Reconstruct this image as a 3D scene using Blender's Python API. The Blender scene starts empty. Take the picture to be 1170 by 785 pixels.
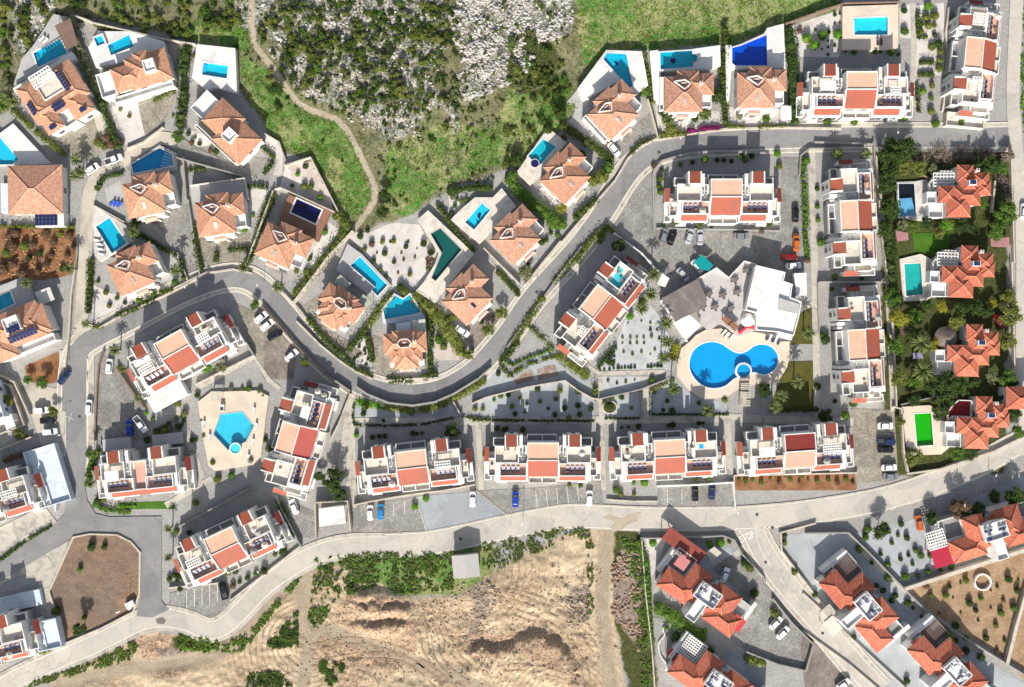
import bpy, bmesh, math, random
import numpy as np
from mathutils import Vector, Matrix
from mathutils.geometry import tessellate_polygon
random.seed(7)
RNG = np.random.default_rng(11)
C = bpy.context.scene.collection
H = 243.2          # camera height, metres
S = 0.24           # metres per photo pixel on the ground
K = 0.235          # the same on a roof about 5 m up
SUN_EL, SUN_AZ = 30.0, 3.0

def P(px, py, z=0.0):
    f = S * (H - z) / H
    return Vector(((px - 585.0) * f, (392.5 - py) * f, z))
def proj(x, y, z=0.0):
    f = S * (H - z) / H
    return (x / f + 585.0, 392.5 - y / f)

TILES = dict(a=(0,0,3.925), b=(200,0,3.925), c=(0,180,3.925), d=(200,180,3.925), e=(0,360,3.925), f=(200,360,3.925),
    g=(0,540,3.204), h=(180,540,3.204), i=(400,200,3.925), j=(580,100,3.925), k=(580,280,3.925), l=(400,380,3.925),
    m=(720,0,3.925), n=(930,0,3.925), o=(740,180,3.925), p=(930,180,3.925), q=(740,360,3.925), r=(930,360,3.925),
    s=(690,560,3.4875), t=(920,560,3.488), u=(620,440,3.925), v=(400,0,3.925), w=(600,0,3.925), x=(400,560,3.49),
    N=(900,0,6.5), G=(540,390,5.318), A=(340,280,4.906), B=(0,430,3.925), L=(0,300,6.545), Z=(0,0,1.0), E=(1010,160,6.038),
    F=(1010,330,6.038), D=(960,600,4.243), K=(720,280,5.571), M=(690,690,6.5), V=(740,40,6.882), Q=(640,40,6.04), J=(380,430,6.5))
def T(spec):
    """'tile x,y x,y ...' read off an enlarged view of the survey picture -> photo pixels"""
    q = spec.split()
    x0, y0, s = TILES[q[0]]
    return [(x0 + float(a.split(',')[0]) / s, y0 + float(a.split(',')[1]) / s) for a in q[1:]]

# ------------------------------------------------------------------ mesh builder
ICO = {}
class MB:
    def __init__(self): self.v = []; self.f = []; self.m = []; self.uv = []
    def face(self, pts, m=0, uv=None):
        i = len(self.v); self.v += [tuple(p) for p in pts]
        self.f.append(tuple(range(i, i + len(pts)))); self.m.append(m)
        self.uv.append(uv if uv else [(p[0], p[1]) for p in pts])
    def box(self, x0, x1, y0, y1, z0, z1, m=0):
        x0, x1 = min(x0, x1), max(x0, x1); y0, y1 = min(y0, y1), max(y0, y1)
        self.prism([(x0, y0), (x1, y0), (x1, y1), (x0, y1)], z0, z1, m)
    def prism(self, poly, z0, z1, m=0, mtop=None, top=None):
        a = sum(poly[i-1][0]*poly[i][1] - poly[i][0]*poly[i-1][1] for i in range(len(poly)))
        if a < 0: poly = poly[::-1]
        n = len(poly)
        up = [(p[0], p[1], z1 if top is None else top(p[0], p[1])) for p in poly]
        lo = [(p[0], p[1], z0) for p in poly]
        self.poly(up, m if mtop is None else mtop)
        self.poly(lo[::-1], m)
        for i in range(n):
            j = (i + 1) % n
            d = math.hypot(poly[j][0]-poly[i][0], poly[j][1]-poly[i][1])
            self.face([lo[i], lo[j], up[j], up[i]], m, [(0, 0), (d, 0), (d, z1-z0), (0, z1-z0)])
    def poly(self, pts, m=0):
        if len(pts) <= 4: self.face(pts, m); return
        i = len(self.v); self.v += [tuple(p) for p in pts]
        nrm = sum((pts[k-1][0]*pts[k][1] - pts[k][0]*pts[k-1][1] for k in range(len(pts))), 0.0)
        for t in tessellate_polygon([[Vector((p[0], p[1], 0)) for p in pts]]):
            a, b, c = t
            ar = (pts[b][0]-pts[a][0])*(pts[c][1]-pts[a][1]) - (pts[b][1]-pts[a][1])*(pts[c][0]-pts[a][0])
            if abs(ar) < 1e-9: continue
            if (ar > 0) != (nrm > 0): b, c = c, b
            self.f.append((i+a, i+b, i+c)); self.m.append(m); self.uv.append([(pts[q][0], pts[q][1]) for q in (a, b, c)])
    def holed(self, outer, hole, z, m=0):
        pts = list(outer) + list(hole); i = len(self.v)
        self.v += [(p[0], p[1], z) for p in pts]
        for t in tessellate_polygon([[Vector((p[0], p[1], 0)) for p in outer], [Vector((p[0], p[1], 0)) for p in hole]]):
            a, b, c = t
            ar = (pts[b][0]-pts[a][0])*(pts[c][1]-pts[a][1]) - (pts[b][1]-pts[a][1])*(pts[c][0]-pts[a][0])
            if abs(ar) < 1e-9: continue
            if ar < 0: b, c = c, b
            self.f.append((i+a, i+b, i+c)); self.m.append(m); self.uv.append([(pts[q][0], pts[q][1]) for q in (a, b, c)])
    def side(self, poly, z0, z1, m=0, inward=False):
        a = sum(poly[i-1][0]*poly[i][1] - poly[i][0]*poly[i-1][1] for i in range(len(poly)))
        if (a < 0) != inward: poly = poly[::-1]
        for i in range(len(poly)):
            p, q = poly[i], poly[(i+1) % len(poly)]
            self.face([(p[0], p[1], z0), (q[0], q[1], z0), (q[0], q[1], z1), (p[0], p[1], z1)], m)
    def hip(self, x0, x1, y0, y1, z, tan, m=0, t=0.2, cap=None):
        """a hipped roof with eaves at z over a rectangle; uv runs along and up each slope"""
        x0, x1 = min(x0, x1), max(x0, x1); y0, y1 = min(y0, y1), max(y0, y1)
        w, d = x1-x0, y1-y0; r = min(w, d)/2; h = r*tan
        if w >= d: a, b = (x0+r, (y0+y1)/2, z+h), (x1-r, (y0+y1)/2, z+h)
        else: a, b = ((x0+x1)/2, y0+r, z+h), ((x0+x1)/2, y1-r, z+h)
        c = [(x0, y0, z), (x1, y0, z), (x1, y1, z), (x0, y1, z)]
        if w >= d: fs = [[c[0], c[1], b, a], [c[1], c[2], b], [c[2], c[3], a, b], [c[3], c[0], a]]
        else: fs = [[c[0], c[1], a], [c[1], c[2], b, a], [c[2], c[3], b], [c[3], c[0], a, b]]
        sl = math.sqrt(1+tan*tan)
        for q in fs:
            pts = [q[0], q[1]]
            for p in q[2:]:
                if (Vector(p)-Vector(pts[-1])).length > 1e-4: pts.append(p)
            if len(pts) < 3: continue
            e = (Vector(q[1])-Vector(q[0])).normalized(); o = Vector(q[0])
            uv = []
            for p in pts:
                dv = Vector(p)-o; al = dv.dot(e); uv.append((al + o.x*3.7, math.sqrt(max(0, dv.length_squared-al*al)) + o.y*1.9))
            self.face(pts, m, uv)
        self.side([(p[0], p[1]) for p in c], z-t, z, m)
        self.face([(p[0], p[1], z-t) for p in c[::-1]], m)
        if cap is not None:
            ends = [(c[0], a), (c[3], a), (c[1], b), (c[2], b)] if w >= d else [(c[0], a), (c[1], a), (c[2], b), (c[3], b)]
            if (Vector(a)-Vector(b)).length > .2: ends.append((a, b))
            for p, q in ends: self.tube([(p[0], p[1], p[2]+.02), (q[0], q[1], q[2]+.02)], .13, 5, cap, False)
    def tube(self, pts, rad, n=6, m=0, cap=True):
        rings = []
        for i, p in enumerate(pts):
            p = Vector(p); r = rad[i] if isinstance(rad, (list, tuple)) else rad
            d = (Vector(pts[min(i+1, len(pts)-1)]) - Vector(pts[max(i-1, 0)])).normalized()
            s = d.cross(Vector((0.31, 0.2, 0.93))); s = s.normalized() if s.length > 1e-3 else Vector((1, 0, 0))
            t = d.cross(s)
            rings.append([p + (s*math.cos(2*math.pi*k/n) + t*math.sin(2*math.pi*k/n))*r for k in range(n)])
        for a, b in zip(rings, rings[1:]):
            for k in range(n): self.face([a[k], b[k], b[(k+1) % n], a[(k+1) % n]][::-1], m)
        if cap: self.face(rings[-1], m); self.face(rings[0][::-1], m)
    def lathe(self, prof, n=16, m=0, cx=0, cy=0):
        for (r0, z0), (r1, z1) in zip(prof, prof[1:]):
            for k in range(n):
                a, b = 2*math.pi*k/n, 2*math.pi*(k+1)/n
                q = [(cx+r0*math.cos(a), cy+r0*math.sin(a), z0), (cx+r0*math.cos(b), cy+r0*math.sin(b), z0),
                     (cx+r1*math.cos(b), cy+r1*math.sin(b), z1), (cx+r1*math.cos(a), cy+r1*math.sin(a), z1)]
                if r0 < 1e-5: q = [q[0], q[2], q[3]]
                elif r1 < 1e-5: q = q[:3]
                self.face(q, m)
    def ico(self, c, r, sub=1, jit=0.15, sq=(1, 1, 1), m=0):
        if sub not in ICO:
            bm = bmesh.new(); bmesh.ops.create_icosphere(bm, subdivisions=sub, radius=1.0)
            ICO[sub] = ([tuple(v.co) for v in bm.verts], [tuple(v.index for v in f.verts) for f in bm.faces]); bm.free()
        i = len(self.v)
        for x, y, z in ICO[sub][0]:
            j = 1 + random.uniform(-jit, jit)
            self.v.append((c[0]+x*r*sq[0]*j, c[1]+y*r*sq[1]*j, c[2]+z*r*sq[2]*j))
        for f in ICO[sub][1]:
            self.f.append(tuple(i+q for q in f)); self.m.append(m); self.uv.append([(0, 0)]*len(f))
    def leaf(self, c, size, m=0):
        a = random.uniform(0, 6.283); b = random.uniform(-0.9, 0.9)
        s = Vector((math.cos(a), math.sin(a), math.sin(b)*0.7)).normalized()*size*random.uniform(.6, 1.2)
        t = Vector((-math.sin(a), math.cos(a), random.uniform(-.8, .8))).normalized()*size*random.uniform(.4, .9)
        c = Vector(c)
        self.face([c-s*.5, c+t*.5, c+s*.5, c-t*.5], m)
    def mesh(self, name, mats, smooth=False):
        me = bpy.data.meshes.new(name)
        me.from_pydata(self.v, [], self.f)
        for m in mats: me.materials.append(m)
        me.polygons.foreach_set('material_index', self.m)
        uvl = me.uv_layers.new(name='UVMap')
        flat = [c for q in self.uv for p in q for c in p]
        uvl.data.foreach_set('uv', flat)
        if smooth: me.polygons.foreach_set('use_smooth', [True]*len(me.polygons))
        me.update()
        return me
    def build(self, name, mats, parent=None, smooth=False):
        if not isinstance(mats, (list, tuple)): mats = [mats]
        return link(name, self.mesh(name, mats, smooth), parent)

def link(name, me, parent=None):
    o = bpy.data.objects.new(name, me); C.objects.link(o)
    if parent is not None: o.parent = parent
    return o
def empty(name, loc, rot=0.0):
    o = bpy.data.objects.new(name, None); C.objects.link(o)
    o.location = loc; o.rotation_euler = (0, 0, rot); o.empty_display_size = 0.5
    return o
def tag(o, label=None, cat=None, group=None, kind=None):
    if label: o['label'] = label
    if cat: o['category'] = cat
    if group: o['group'] = group
    if kind: o['kind'] = kind
    return o
def copy_tree(o, parent=None):
    c = o.copy(); C.objects.link(c)
    if parent is not None: c.parent = parent
    for ch in list(o.children): copy_tree(ch, c)
    return c

# ------------------------------------------------------------------ materials
MATS = {}
def new_mat(name):
    m = bpy.data.materials.new(name); m.use_nodes = True
    nt = m.node_tree; b = nt.nodes['Principled BSDF']
    b.inputs['Specular IOR Level'].default_value = 0.3
    MATS[name] = m
    return m, nt, b
def nd(nt, t, **kw):
    n = nt.nodes.new(t)
    for k, v in kw.items():
        if k in n.inputs: n.inputs[k].default_value = v
        else: setattr(n, k, v)
    return n
def rgb(c): return (c[0], c[1], c[2], 1.0)
def mixc(nt, fac, a, b, bt='MIX'):
    n = nt.nodes.new('ShaderNodeMix'); n.data_type = 'RGBA'; n.blend_type = bt
    for sock, v in ((n.inputs[0], fac), (n.inputs[6], a), (n.inputs[7], b)):
        if hasattr(v, 'is_linked') or isinstance(v, bpy.types.NodeSocket): nt.links.new(v, sock)
        else: sock.default_value = v if isinstance(v, float) else rgb(v)
    return n.outputs[2]
def ramp(nt, src, lo, hi):
    n = nt.nodes.new('ShaderNodeMapRange'); n.inputs[1].default_value = lo; n.inputs[2].default_value = hi
    nt.links.new(src, n.inputs[0]); return n.outputs[0]
def noise(nt, vec, scale, detail=4.0, rough=0.6, dist=0.0):
    n = nd(nt, 'ShaderNodeTexNoise', Scale=scale, Detail=detail, Roughness=rough, Distortion=dist)
    nt.links.new(vec, n.inputs['Vector']); return n.outputs['Fac']
def bump(nt, b, src, strength, dist=0.1):
    n = nd(nt, 'ShaderNodeBump', Strength=strength, Distance=dist)
    nt.links.new(src, n.inputs['Height']); nt.links.new(n.outputs[0], b.inputs['Normal'])
def posvec(nt, uv=False):
    if uv: return nt.nodes.new('ShaderNodeTexCoord').outputs['UV']
    return nt.nodes.new('ShaderNodeNewGeometry').outputs['Position']

def mottled(name, c1, c2, s1=0.35, s2=3.0, rough=0.85, fine=0.25, c3=None, s3=0.08, bs=0.0):
    """two-tone weathered surface: patches at scale s1, grain at s2, optional large stains c3 at s3"""
    m, nt, b = new_mat(name); v = posvec(nt)
    col = mixc(nt, ramp(nt, noise(nt, v, s1, 6), .35, .65), c1, c2)
    if c3 is not None: col = mixc(nt, ramp(nt, noise(nt, v, s3, 5, .65, 1.0), .5, .66), col, c3)
    g = noise(nt, v, s2, 5, .7)
    lo, hi = 1-fine, 1+fine*.6
    col = mixc(nt, ramp(nt, g, .3, .7), mixc(nt, 1.0, col, (lo, lo, lo), 'MULTIPLY'), mixc(nt, 1.0, col, (hi, hi, hi), 'MULTIPLY'))
    nt.links.new(col, b.inputs['Base Color']); b.inputs['Roughness'].default_value = rough
    if bs: bump(nt, b, g, bs, .08)
    return m
def paver(name, c1, c2, scale, joint=(.12, .11, .1), wob=0.0):
    m, nt, b = new_mat(name); v = posvec(nt)
    vo = nd(nt, 'ShaderNodeTexVoronoi', Scale=scale); nt.links.new(v, vo.inputs['Vector'])
    sep = nt.nodes.new('ShaderNodeSeparateColor'); nt.links.new(vo.outputs['Color'], sep.inputs[0])
    col = mixc(nt, sep.outputs[0], c1, c2)
    ed = nd(nt, 'ShaderNodeTexVoronoi', Scale=scale); ed.feature = 'DISTANCE_TO_EDGE'; nt.links.new(v, ed.inputs['Vector'])
    col = mixc(nt, ramp(nt, ed.outputs['Distance'], .0, .12), mixc(nt, .65, col, joint), col)
    big = noise(nt, v, .18, 6, .65, .8)
    col = mixc(nt, ramp(nt, big, .35, .7), mixc(nt, 1.0, col, (.60, .595, .58), 'MULTIPLY'), col)
    arcs = noise(nt, v, .9, 3, .6, 2.5)
    col = mixc(nt, ramp(nt, arcs, .4, .62), mixc(nt, 1.0, col, (.78, .77, .76), 'MULTIPLY'), col)
    nt.links.new(col, b.inputs['Base Color']); b.inputs['Roughness'].default_value = .9
    bump(nt, b, ed.outputs['Distance'], .3, .05)
    return m
def tile_roof(name, c1, c2, c3, moss=.5):
    """clay tiles in courses: single tiles differ, faded and stained patches, raised rows"""
    m, nt, b = new_mat(name); uv = posvec(nt, True); v = posvec(nt)
    br = nd(nt, 'ShaderNodeTexBrick', Scale=1.0); br.offset = .5
    br.inputs['Color1'].default_value = rgb(c1); br.inputs['Color2'].default_value = rgb(c2)
    br.inputs['Mortar'].default_value = rgb([x*.45 for x in c1]); br.inputs['Mortar Size'].default_value = .015
    br.inputs['Brick Width'].default_value = .28; br.inputs['Row Height'].default_value = .38
    nt.links.new(uv, br.inputs['Vector'])
    col = mixc(nt, ramp(nt, noise(nt, v, 1.7, 5, .75, .3), .48, .72), br.outputs['Color'], c3)
    col = mixc(nt, ramp(nt, noise(nt, v, 2.4, 3, .7), .35, .65), mixc(nt, 1.0, col, (.85, .83, .83), 'MULTIPLY'), col)
    wn = nd(nt, 'ShaderNodeTexVoronoi', Scale=2.6); nt.links.new(v, wn.inputs['Vector'])
    sp = nt.nodes.new('ShaderNodeSeparateColor'); nt.links.new(wn.outputs['Color'], sp.inputs[0])
    col = mixc(nt, ramp(nt, sp.outputs[1], .72, 1.0), col, mixc(nt, moss, col, c3))
    oi = nt.nodes.new('ShaderNodeObjectInfo'); col = mixc(nt, oi.outputs['Random'], mixc(nt, 1.0, col, (.84, .80, .80), 'MULTIPLY'), mixc(nt, 1.0, col, (1.08, 1.08, 1.04), 'MULTIPLY'))
    nt.links.new(col, b.inputs['Base Color']); b.inputs['Roughness'].default_value = .8
    sx = nt.nodes.new('ShaderNodeSeparateXYZ'); nt.links.new(uv, sx.inputs[0])
    wv = nd(nt, 'ShaderNodeTexWave', Scale=1.2); nt.links.new(uv, wv.inputs['Vector'])
    bump(nt, b, wv.outputs['Fac'], .35, .06)
    return m
def road_mat(name, c1, c2, c3):
    m, nt, b = new_mat(name); v = posvec(nt)
    col = mixc(nt, ramp(nt, noise(nt, v, .12, 6, .65, .8), .38, .64), c1, c2)
    col = mixc(nt, ramp(nt, noise(nt, v, .45, 5, .7, 1.5), .58, .74), col, c3)
    vo = nd(nt, 'ShaderNodeTexVoronoi', Scale=.11); nt.links.new(v, vo.inputs['Vector']); sp = nt.nodes.new('ShaderNodeSeparateColor'); nt.links.new(vo.outputs['Color'], sp.inputs[0])
    col = mixc(nt, ramp(nt, sp.outputs[0], .78, .80), col, mixc(nt, 1.0, col, (.885, .885, .89), 'MULTIPLY'))
    ed = nd(nt, 'ShaderNodeTexVoronoi', Scale=.16); ed.feature = 'DISTANCE_TO_EDGE'
    wob = nd(nt, 'ShaderNodeMix'); wob.data_type = 'VECTOR'; wob.inputs[0].default_value = .08; nz = nd(nt, 'ShaderNodeTexNoise', Scale=.5, Detail=5.0); nt.links.new(v, nz.inputs['Vector'])
    ad = nd(nt, 'ShaderNodeVectorMath', operation='MULTIPLY_ADD'); ad.inputs[1].default_value = (4, 4, 0); nt.links.new(nz.outputs['Color'], ad.inputs[0]); nt.links.new(v, ad.inputs[2]); nt.links.new(ad.outputs[0], ed.inputs['Vector']); nt.nodes.remove(wob)
    col = mixc(nt, ramp(nt, ed.outputs['Distance'], .004, .022), mixc(nt, 1.0, col, (.84, .835, .83), 'MULTIPLY'), col)
    g = noise(nt, v, 5, 4, .7); col = mixc(nt, ramp(nt, g, .3, .7), mixc(nt, 1.0, col, (.9, .9, .9), 'MULTIPLY'), mixc(nt, 1.0, col, (1.07, 1.07, 1.07), 'MULTIPLY'))
    nt.links.new(col, b.inputs['Base Color']); b.inputs['Roughness'].default_value = .9; return m
def plain(name, c, rough=.5, metal=0.0, spec=.4):
    m, nt, b = new_mat(name)
    b.inputs['Base Color'].default_value = rgb(c); b.inputs['Roughness'].default_value = rough
    b.inputs['Metallic'].default_value = metal; b.inputs['Specular IOR Level'].default_value = spec
    return m
def foliage(name, dark, light, scale=.9):
    m, nt, b = new_mat(name); v = posvec(nt)
    n1 = noise(nt, v, scale, 3, .6); n2 = noise(nt, v, 5.0, 2, .7)
    col = mixc(nt, ramp(nt, n1, .35, .65), dark, light)
    col = mixc(nt, ramp(nt, n2, .3, .75), mixc(nt, 1.0, col, (.6, .6, .55), 'MULTIPLY'), mixc(nt, 1.0, col, (1.3, 1.28, 1.1), 'MULTIPLY'))
    nt.links.new(col, b.inputs['Base Color']); b.inputs['Roughness'].default_value = .75
    b.inputs['Specular IOR Level'].default_value = .15
    return m
def water(name, tint):
    """clear pool water: tinted transparency under a thin reflecting, rippled surface"""
    m = bpy.data.materials.new(name); m.use_nodes = True; nt = m.node_tree; MATS[name] = m
    for n in list(nt.nodes):
        if n.type != 'OUTPUT_MATERIAL': nt.nodes.remove(n)
    out = nt.nodes[0]
    tr = nd(nt, 'ShaderNodeBsdfTransparent'); tr.inputs[0].default_value = rgb(tint)
    gl = nd(nt, 'ShaderNodeBsdfGlossy', Roughness=.08); gl.inputs[0].default_value = (1, 1, 1, 1)
    nz = noise(nt, posvec(nt), 1.6, 3, .5)
    bp = nd(nt, 'ShaderNodeBump', Strength=.25, Distance=.1); nt.links.new(nz, bp.inputs['Height'])
    nt.links.new(bp.outputs[0], gl.inputs['Normal'])
    mx = nd(nt, 'ShaderNodeMixShader'); mx.inputs[0].default_value = .04
    nt.links.new(tr.outputs[0], mx.inputs[1]); nt.links.new(gl.outputs[0], mx.inputs[2])
    nt.links.new(mx.outputs[0], out.inputs[0])
    return m

white = mottled('white_render', (.74, .73, .71), (.68, .67, .645), .5, 4, .8, .06, (.55, .53, .485), .25)
white2 = mottled('white_flat_roof', (.74, .74, .73), (.68, .68, .67), .3, 2, .8, .06, (.53, .52, .49), .22)
cream = mottled('cream_floor', (.66, .60, .52), (.56, .51, .44), .6, 4, .85, .10, (.45, .42, .37), .3)
bluewhite = mottled('pale_blue_render', (.58, .64, .70), (.52, .585, .65), .5, 4, .8, .06, (.45, .49, .53), .25)
salmon = mottled('salmon_flat_roof', (.64, .41, .295), (.60, .37, .26), .4, 3, .85, .06, (.55, .34, .24), .25)
salmon2 = mottled('salmon_terrace_floor', (.62, .36, .27), (.55, .32, .25), .5, 3, .85, .1)
redslate = mottled('brick_red_sheet_roof', (.34, .088, .05), (.295, .08, .05), .5, 5, .7, .12, (.25, .085, .06), .3)
crimson = mottled('crimson_canvas', (.42, .02, .05), (.36, .02, .05), .5, 5, .8, .06)
redcanvas = mottled('red_canvas', (.55, .05, .06), (.48, .05, .06), .5, 5, .8, .06)
maroon = mottled('maroon_sheet_roof', (.20, .03, .025), (.16, .03, .025), .5, 5, .7, .12)
terracotta = tile_roof('terracotta_tiles', (.57, .285, .18), (.45, .215, .135), (.64, .42, .29), .45)
terracotta2 = tile_roof('weathered_terracotta_tiles', (.52, .265, .18), (.41, .20, .14), (.61, .41, .305), .5)
redtile = tile_roof('red_clay_tiles', (.53, .14, .08), (.43, .11, .065), (.58, .25, .17), .4)
pinktile = tile_roof('pink_red_tiles', (.50, .14, .12), (.44, .12, .11), (.56, .20, .17), .3)
asphalt = road_mat('grey_asphalt', (.25, .247, .245), (.205, .203, .203), (.31, .30, .29))
concrete_road = road_mat('pale_concrete_road', (.50, .465, .41), (.43, .405, .365), (.38, .35, .31))
pavement_m = mottled('pavement_concrete', (.50, .465, .40), (.42, .39, .335), .5, 4, .9, .15, (.28, .265, .235), .3)
kerb_m = mottled('kerb_stone', (.70, .65, .55), (.60, .56, .47), .8, 5, .9, .1)
rutm = mottled('rut_soil', (.27, .19, .12), (.36, .265, .175), .8, 4, .95, .3)
trailm = mottled('tan_mud', (.43, .375, .29), (.36, .30, .22), .6, 4, .95, .2)
lanem = mottled('lane_concrete', (.52, .475, .39), (.45, .41, .335), .3, 4, .9, .12, (.30, .28, .24), .12)
cobble = paver('fan_cobbles', (.46, .45, .42), (.345, .34, .32), 2.4)
warmcobble = paver('warm_cobbles', (.50, .46, .37), (.37, .345, .28), 2.2)
pinkcobble = paver('pinkish_cobbles', (.38, .32, .29), (.30, .25, .23), 2.2)
greygravel = mottled('blue_grey_gravel', (.40, .425, .44), (.34, .36, .375), .25, 9, .95, .22, (.28, .295, .305), .12)
palegravel = mottled('pale_gravel', (.62, .59, .55), (.52, .49, .46), .3, 8, .95, .2, (.42, .39, .36), .15)
pinkgravel = mottled('pinkish_gravel', (.56, .48, .43), (.46, .39, .35), .3, 8, .95, .22, (.64, .60, .56), .1)
bluelot = mottled('blue_grey_concrete', (.30, .33, .35), (.25, .275, .30), .12, 6, .9, .12, (.38, .40, .42), .1)
greydeck = mottled('grey_paving', (.44, .43, .415), (.37, .36, .35), .4, 5, .85, .1)
beigedeck = mottled('beige_pool_deck', (.66, .555, .44), (.60, .50, .40), .25, 5, .85, .06, (.53, .45, .37), .15)
whitedeck = mottled('white_pool_deck', (.71, .69, .66), (.64, .62, .595), .3, 5, .8, .07, (.54, .53, .51), .2)
browndeck = mottled('brown_brick_deck', (.27, .145, .095), (.22, .115, .08), .5, 6, .85, .15)
woodbrown = mottled('brown_slats', (.20, .13, .10), (.16, .105, .085), .5, 6, .8, .15)
darkroof = mottled('dark_taupe_membrane', (.175, .15, .14), (.14, .125, .12), .25, 4, .8, .2, (.25, .22, .20), .2)
redsoil = mottled('red_brown_soil', (.20, .085, .04), (.14, .06, .03), .5, 4, .95, .35, (.27, .15, .08), .3)
lawn = foliage('lawn_green', (.045, .12, .012), (.07, .17, .02), .3)
drylawn = foliage('olive_lawn', (.075, .075, .018), (.11, .10, .03), .3)
wallstone = mottled('cream_wall_render', (.56, .50, .42), (.48, .43, .36), .5, 4, .9, .12, (.36, .32, .27), .3)
greywall = mottled('grey_wall_render', (.32, .31, .29), (.26, .25, .235), .5, 4, .9, .15)
brownwall = mottled('brown_stone_wall', (.24, .17, .13), (.18, .13, .10), .8, 4, .9, .25)
limestone = mottled('limestone', (.54, .515, .475), (.38, .365, .335), .6, 4, .95, .3, (.18, .17, .14), .35)
redstone = mottled('reddish_rubble', (.30, .19, .13), (.36, .27, .2), .6, 4, .95, .25)
bark = mottled('bark', (.16, .11, .075), (.11, .08, .055), 2, 8, .95, .3)
glass = plain('window_glass', (.03, .045, .06), .08, 0, .6)
blueglass = plain('blue_shutter', (.03, .07, .22), .4)
solar = plain('solar_cell', (.012, .022, .085), .2, .1, .6)
alu = plain('aluminium', (.55, .56, .58), .35, .8)
steel = plain('tank_steel', (.62, .63, .65), .3, .6)
darkgrey = plain('dark_grey_plastic', (.05, .05, .055), .6)
midgrey = mottled('mid_grey_flat', (.30, .295, .285), (.25, .245, .24), .6, 5, .85, .12)
linepaint = mottled('white_line_paint', (.72, .70, .65), (.58, .56, .52), 1.2, 5, .8, .15)
yellowline = mottled('cream_line_paint', (.62, .57, .44), (.52, .48, .38), 1.2, 5, .8, .15)
rubber = plain('tyre_rubber', (.02, .02, .02), .85)
chrome = plain('wheel_rim', (.45, .45, .46), .35, .8)
lampw = plain('lamp_white', (.8, .8, .78), .2)
lampr = plain('lamp_red', (.4, .01, .01), .3)
FOL = dict(dark=foliage('foliage_dark', (.022, .045, .012), (.055, .09, .02)),
    mid=foliage('foliage_mid', (.045, .10, .015), (.10, .17, .028)),
    bright=foliage('foliage_bright', (.065, .18, .015), (.13, .27, .03)),
    yellow=foliage('foliage_yellow', (.16, .17, .02), (.25, .24, .03)),
    olive=foliage('foliage_olive', (.075, .10, .02), (.17, .19, .045)),
    grey=foliage('foliage_grey_green', (.10, .12, .055), (.20, .21, .12)),
    brown=foliage('foliage_brown', (.10, .055, .035), (.16, .10, .07)),
    twig=foliage('foliage_bare_twigs', (.17, .13, .115), (.25, .20, .18)),
    magenta=foliage('blossom_magenta', (.11, .008, .06), (.20, .015, .12)),
    hedge=foliage('foliage_hedge', (.03, .058, .012), (.075, .10, .022)),
    hedge2=foliage('foliage_hedge_light', (.07, .10, .018), (.11, .13, .03)),
    palm=foliage('foliage_palm', (.07, .10, .03), (.13, .16, .06)))
PAINT = {}
for n, c in dict(white=(.78, .78, .78), silver=(.45, .47, .5), grey=(.2, .21, .23), black=(.015, .015, .018), navy=(.02, .035, .10),
                 blue=(.01, .05, .35), orange=(.55, .13, .02), red=(.22, .01, .015), teal=(.0, .22, .24), sky=(.02, .22, .50)).items():
    PAINT[n] = plain('car_paint_'+n, c, .25, .1, .5)
# ------------------------------------------------------------------ landmarks for labels
LAND = [((60,102),'the U-shaped solar villa'),((157,82),'the villa with a plunge pool'),((253,145),'the villa with a walled white deck'),
 ((38,215),'the pyramid-roofed villa'),((168,222),'the wedge-pool villa'),((248,245),'the villa without a pool'),((325,275),'the navy-pool villa'),
 ((146,307),'the villa in the lane bend'),((388,352),'the twin-pergola villa'),((462,395),'the notched-pool villa'),((534,340),'the bottle-green-pool villa'),
 ((590,272),'the dolphin-pool villa'),((645,200),'the teal-pool villa'),((700,130),'the triangle-pool villa'),((783,105),'the medallion-pool villa'),
 ((866,102),'the royal-blue-pool villa'),((20,375),'the villa with two solar arrays'),((1100,218),'the covered-pool villa'),((1103,310),'the jade-pool villa'),
 ((1108,400),'the thatched-patio villa'),((1120,480),'the lime-pool villa'),((265,490),'the hexagonal pool'),((840,415),'the double-lobed pool'),
 ((993,30),'the rectangular communal pool'),((885,345),'the clubhouse'),((533,643),'the corrugated shed'),((380,590),'the white carport'),
 ((981,103),'the top-street apartments'),((1112,70),'the corner apartments by the east road'),((823,225),'the apartments above the cobbled court'),
 ((972,248),'the upper upright apartments'),((982,395),'the lower upright apartments'),((685,350),'the turquoise-terrace apartments'),
 ((205,402),'the white-canopy apartments'),((340,503),'the apartments beside the hexagonal pool'),((160,538),'the short apartments at the crossroads'),
 ((262,622),'the apartments above the dirt track'),((472,532),'the tree-shaded row apartments'),((619,524),'the second row apartments'),
 ((764,521),'the third row apartments'),((912,512),'the maroon-roofed apartments'),((25,560),'the blue-white apartments'),((25,720),'the corner blue-white apartments'),
 ((800,675),'the red-canopy duplex'),((805,765),'the duplex with snaking white edging'),((980,685),'the duplex with a beige porch'),((1070,755),'the brown-pergola duplex'),
 ((1125,605),'the crimson-awning duplex'),((110,660),'the fenced dirt lot'),((550,710),'the excavated clearing'),((1105,690),'the ochre orchard'),
 ((45,290),'the red-soil orchard'),((500,110),'the rocky hillside'),((790,25),'the green meadow'),((30,475),'the west parking apron'),
 ((440,300),'the white gravel garden'),((720,400),'the palm-edged gravel court'),((650,455),'the long gravel garden'),((345,215),'the beige gravel triangle'),
 ((905,440),'the olive lawn'),((380,700),'the weedy bank'),((720,690),'the rubble strip'),((560,425),'the zigzag hedge garden')]
LABELS = {}
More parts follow.
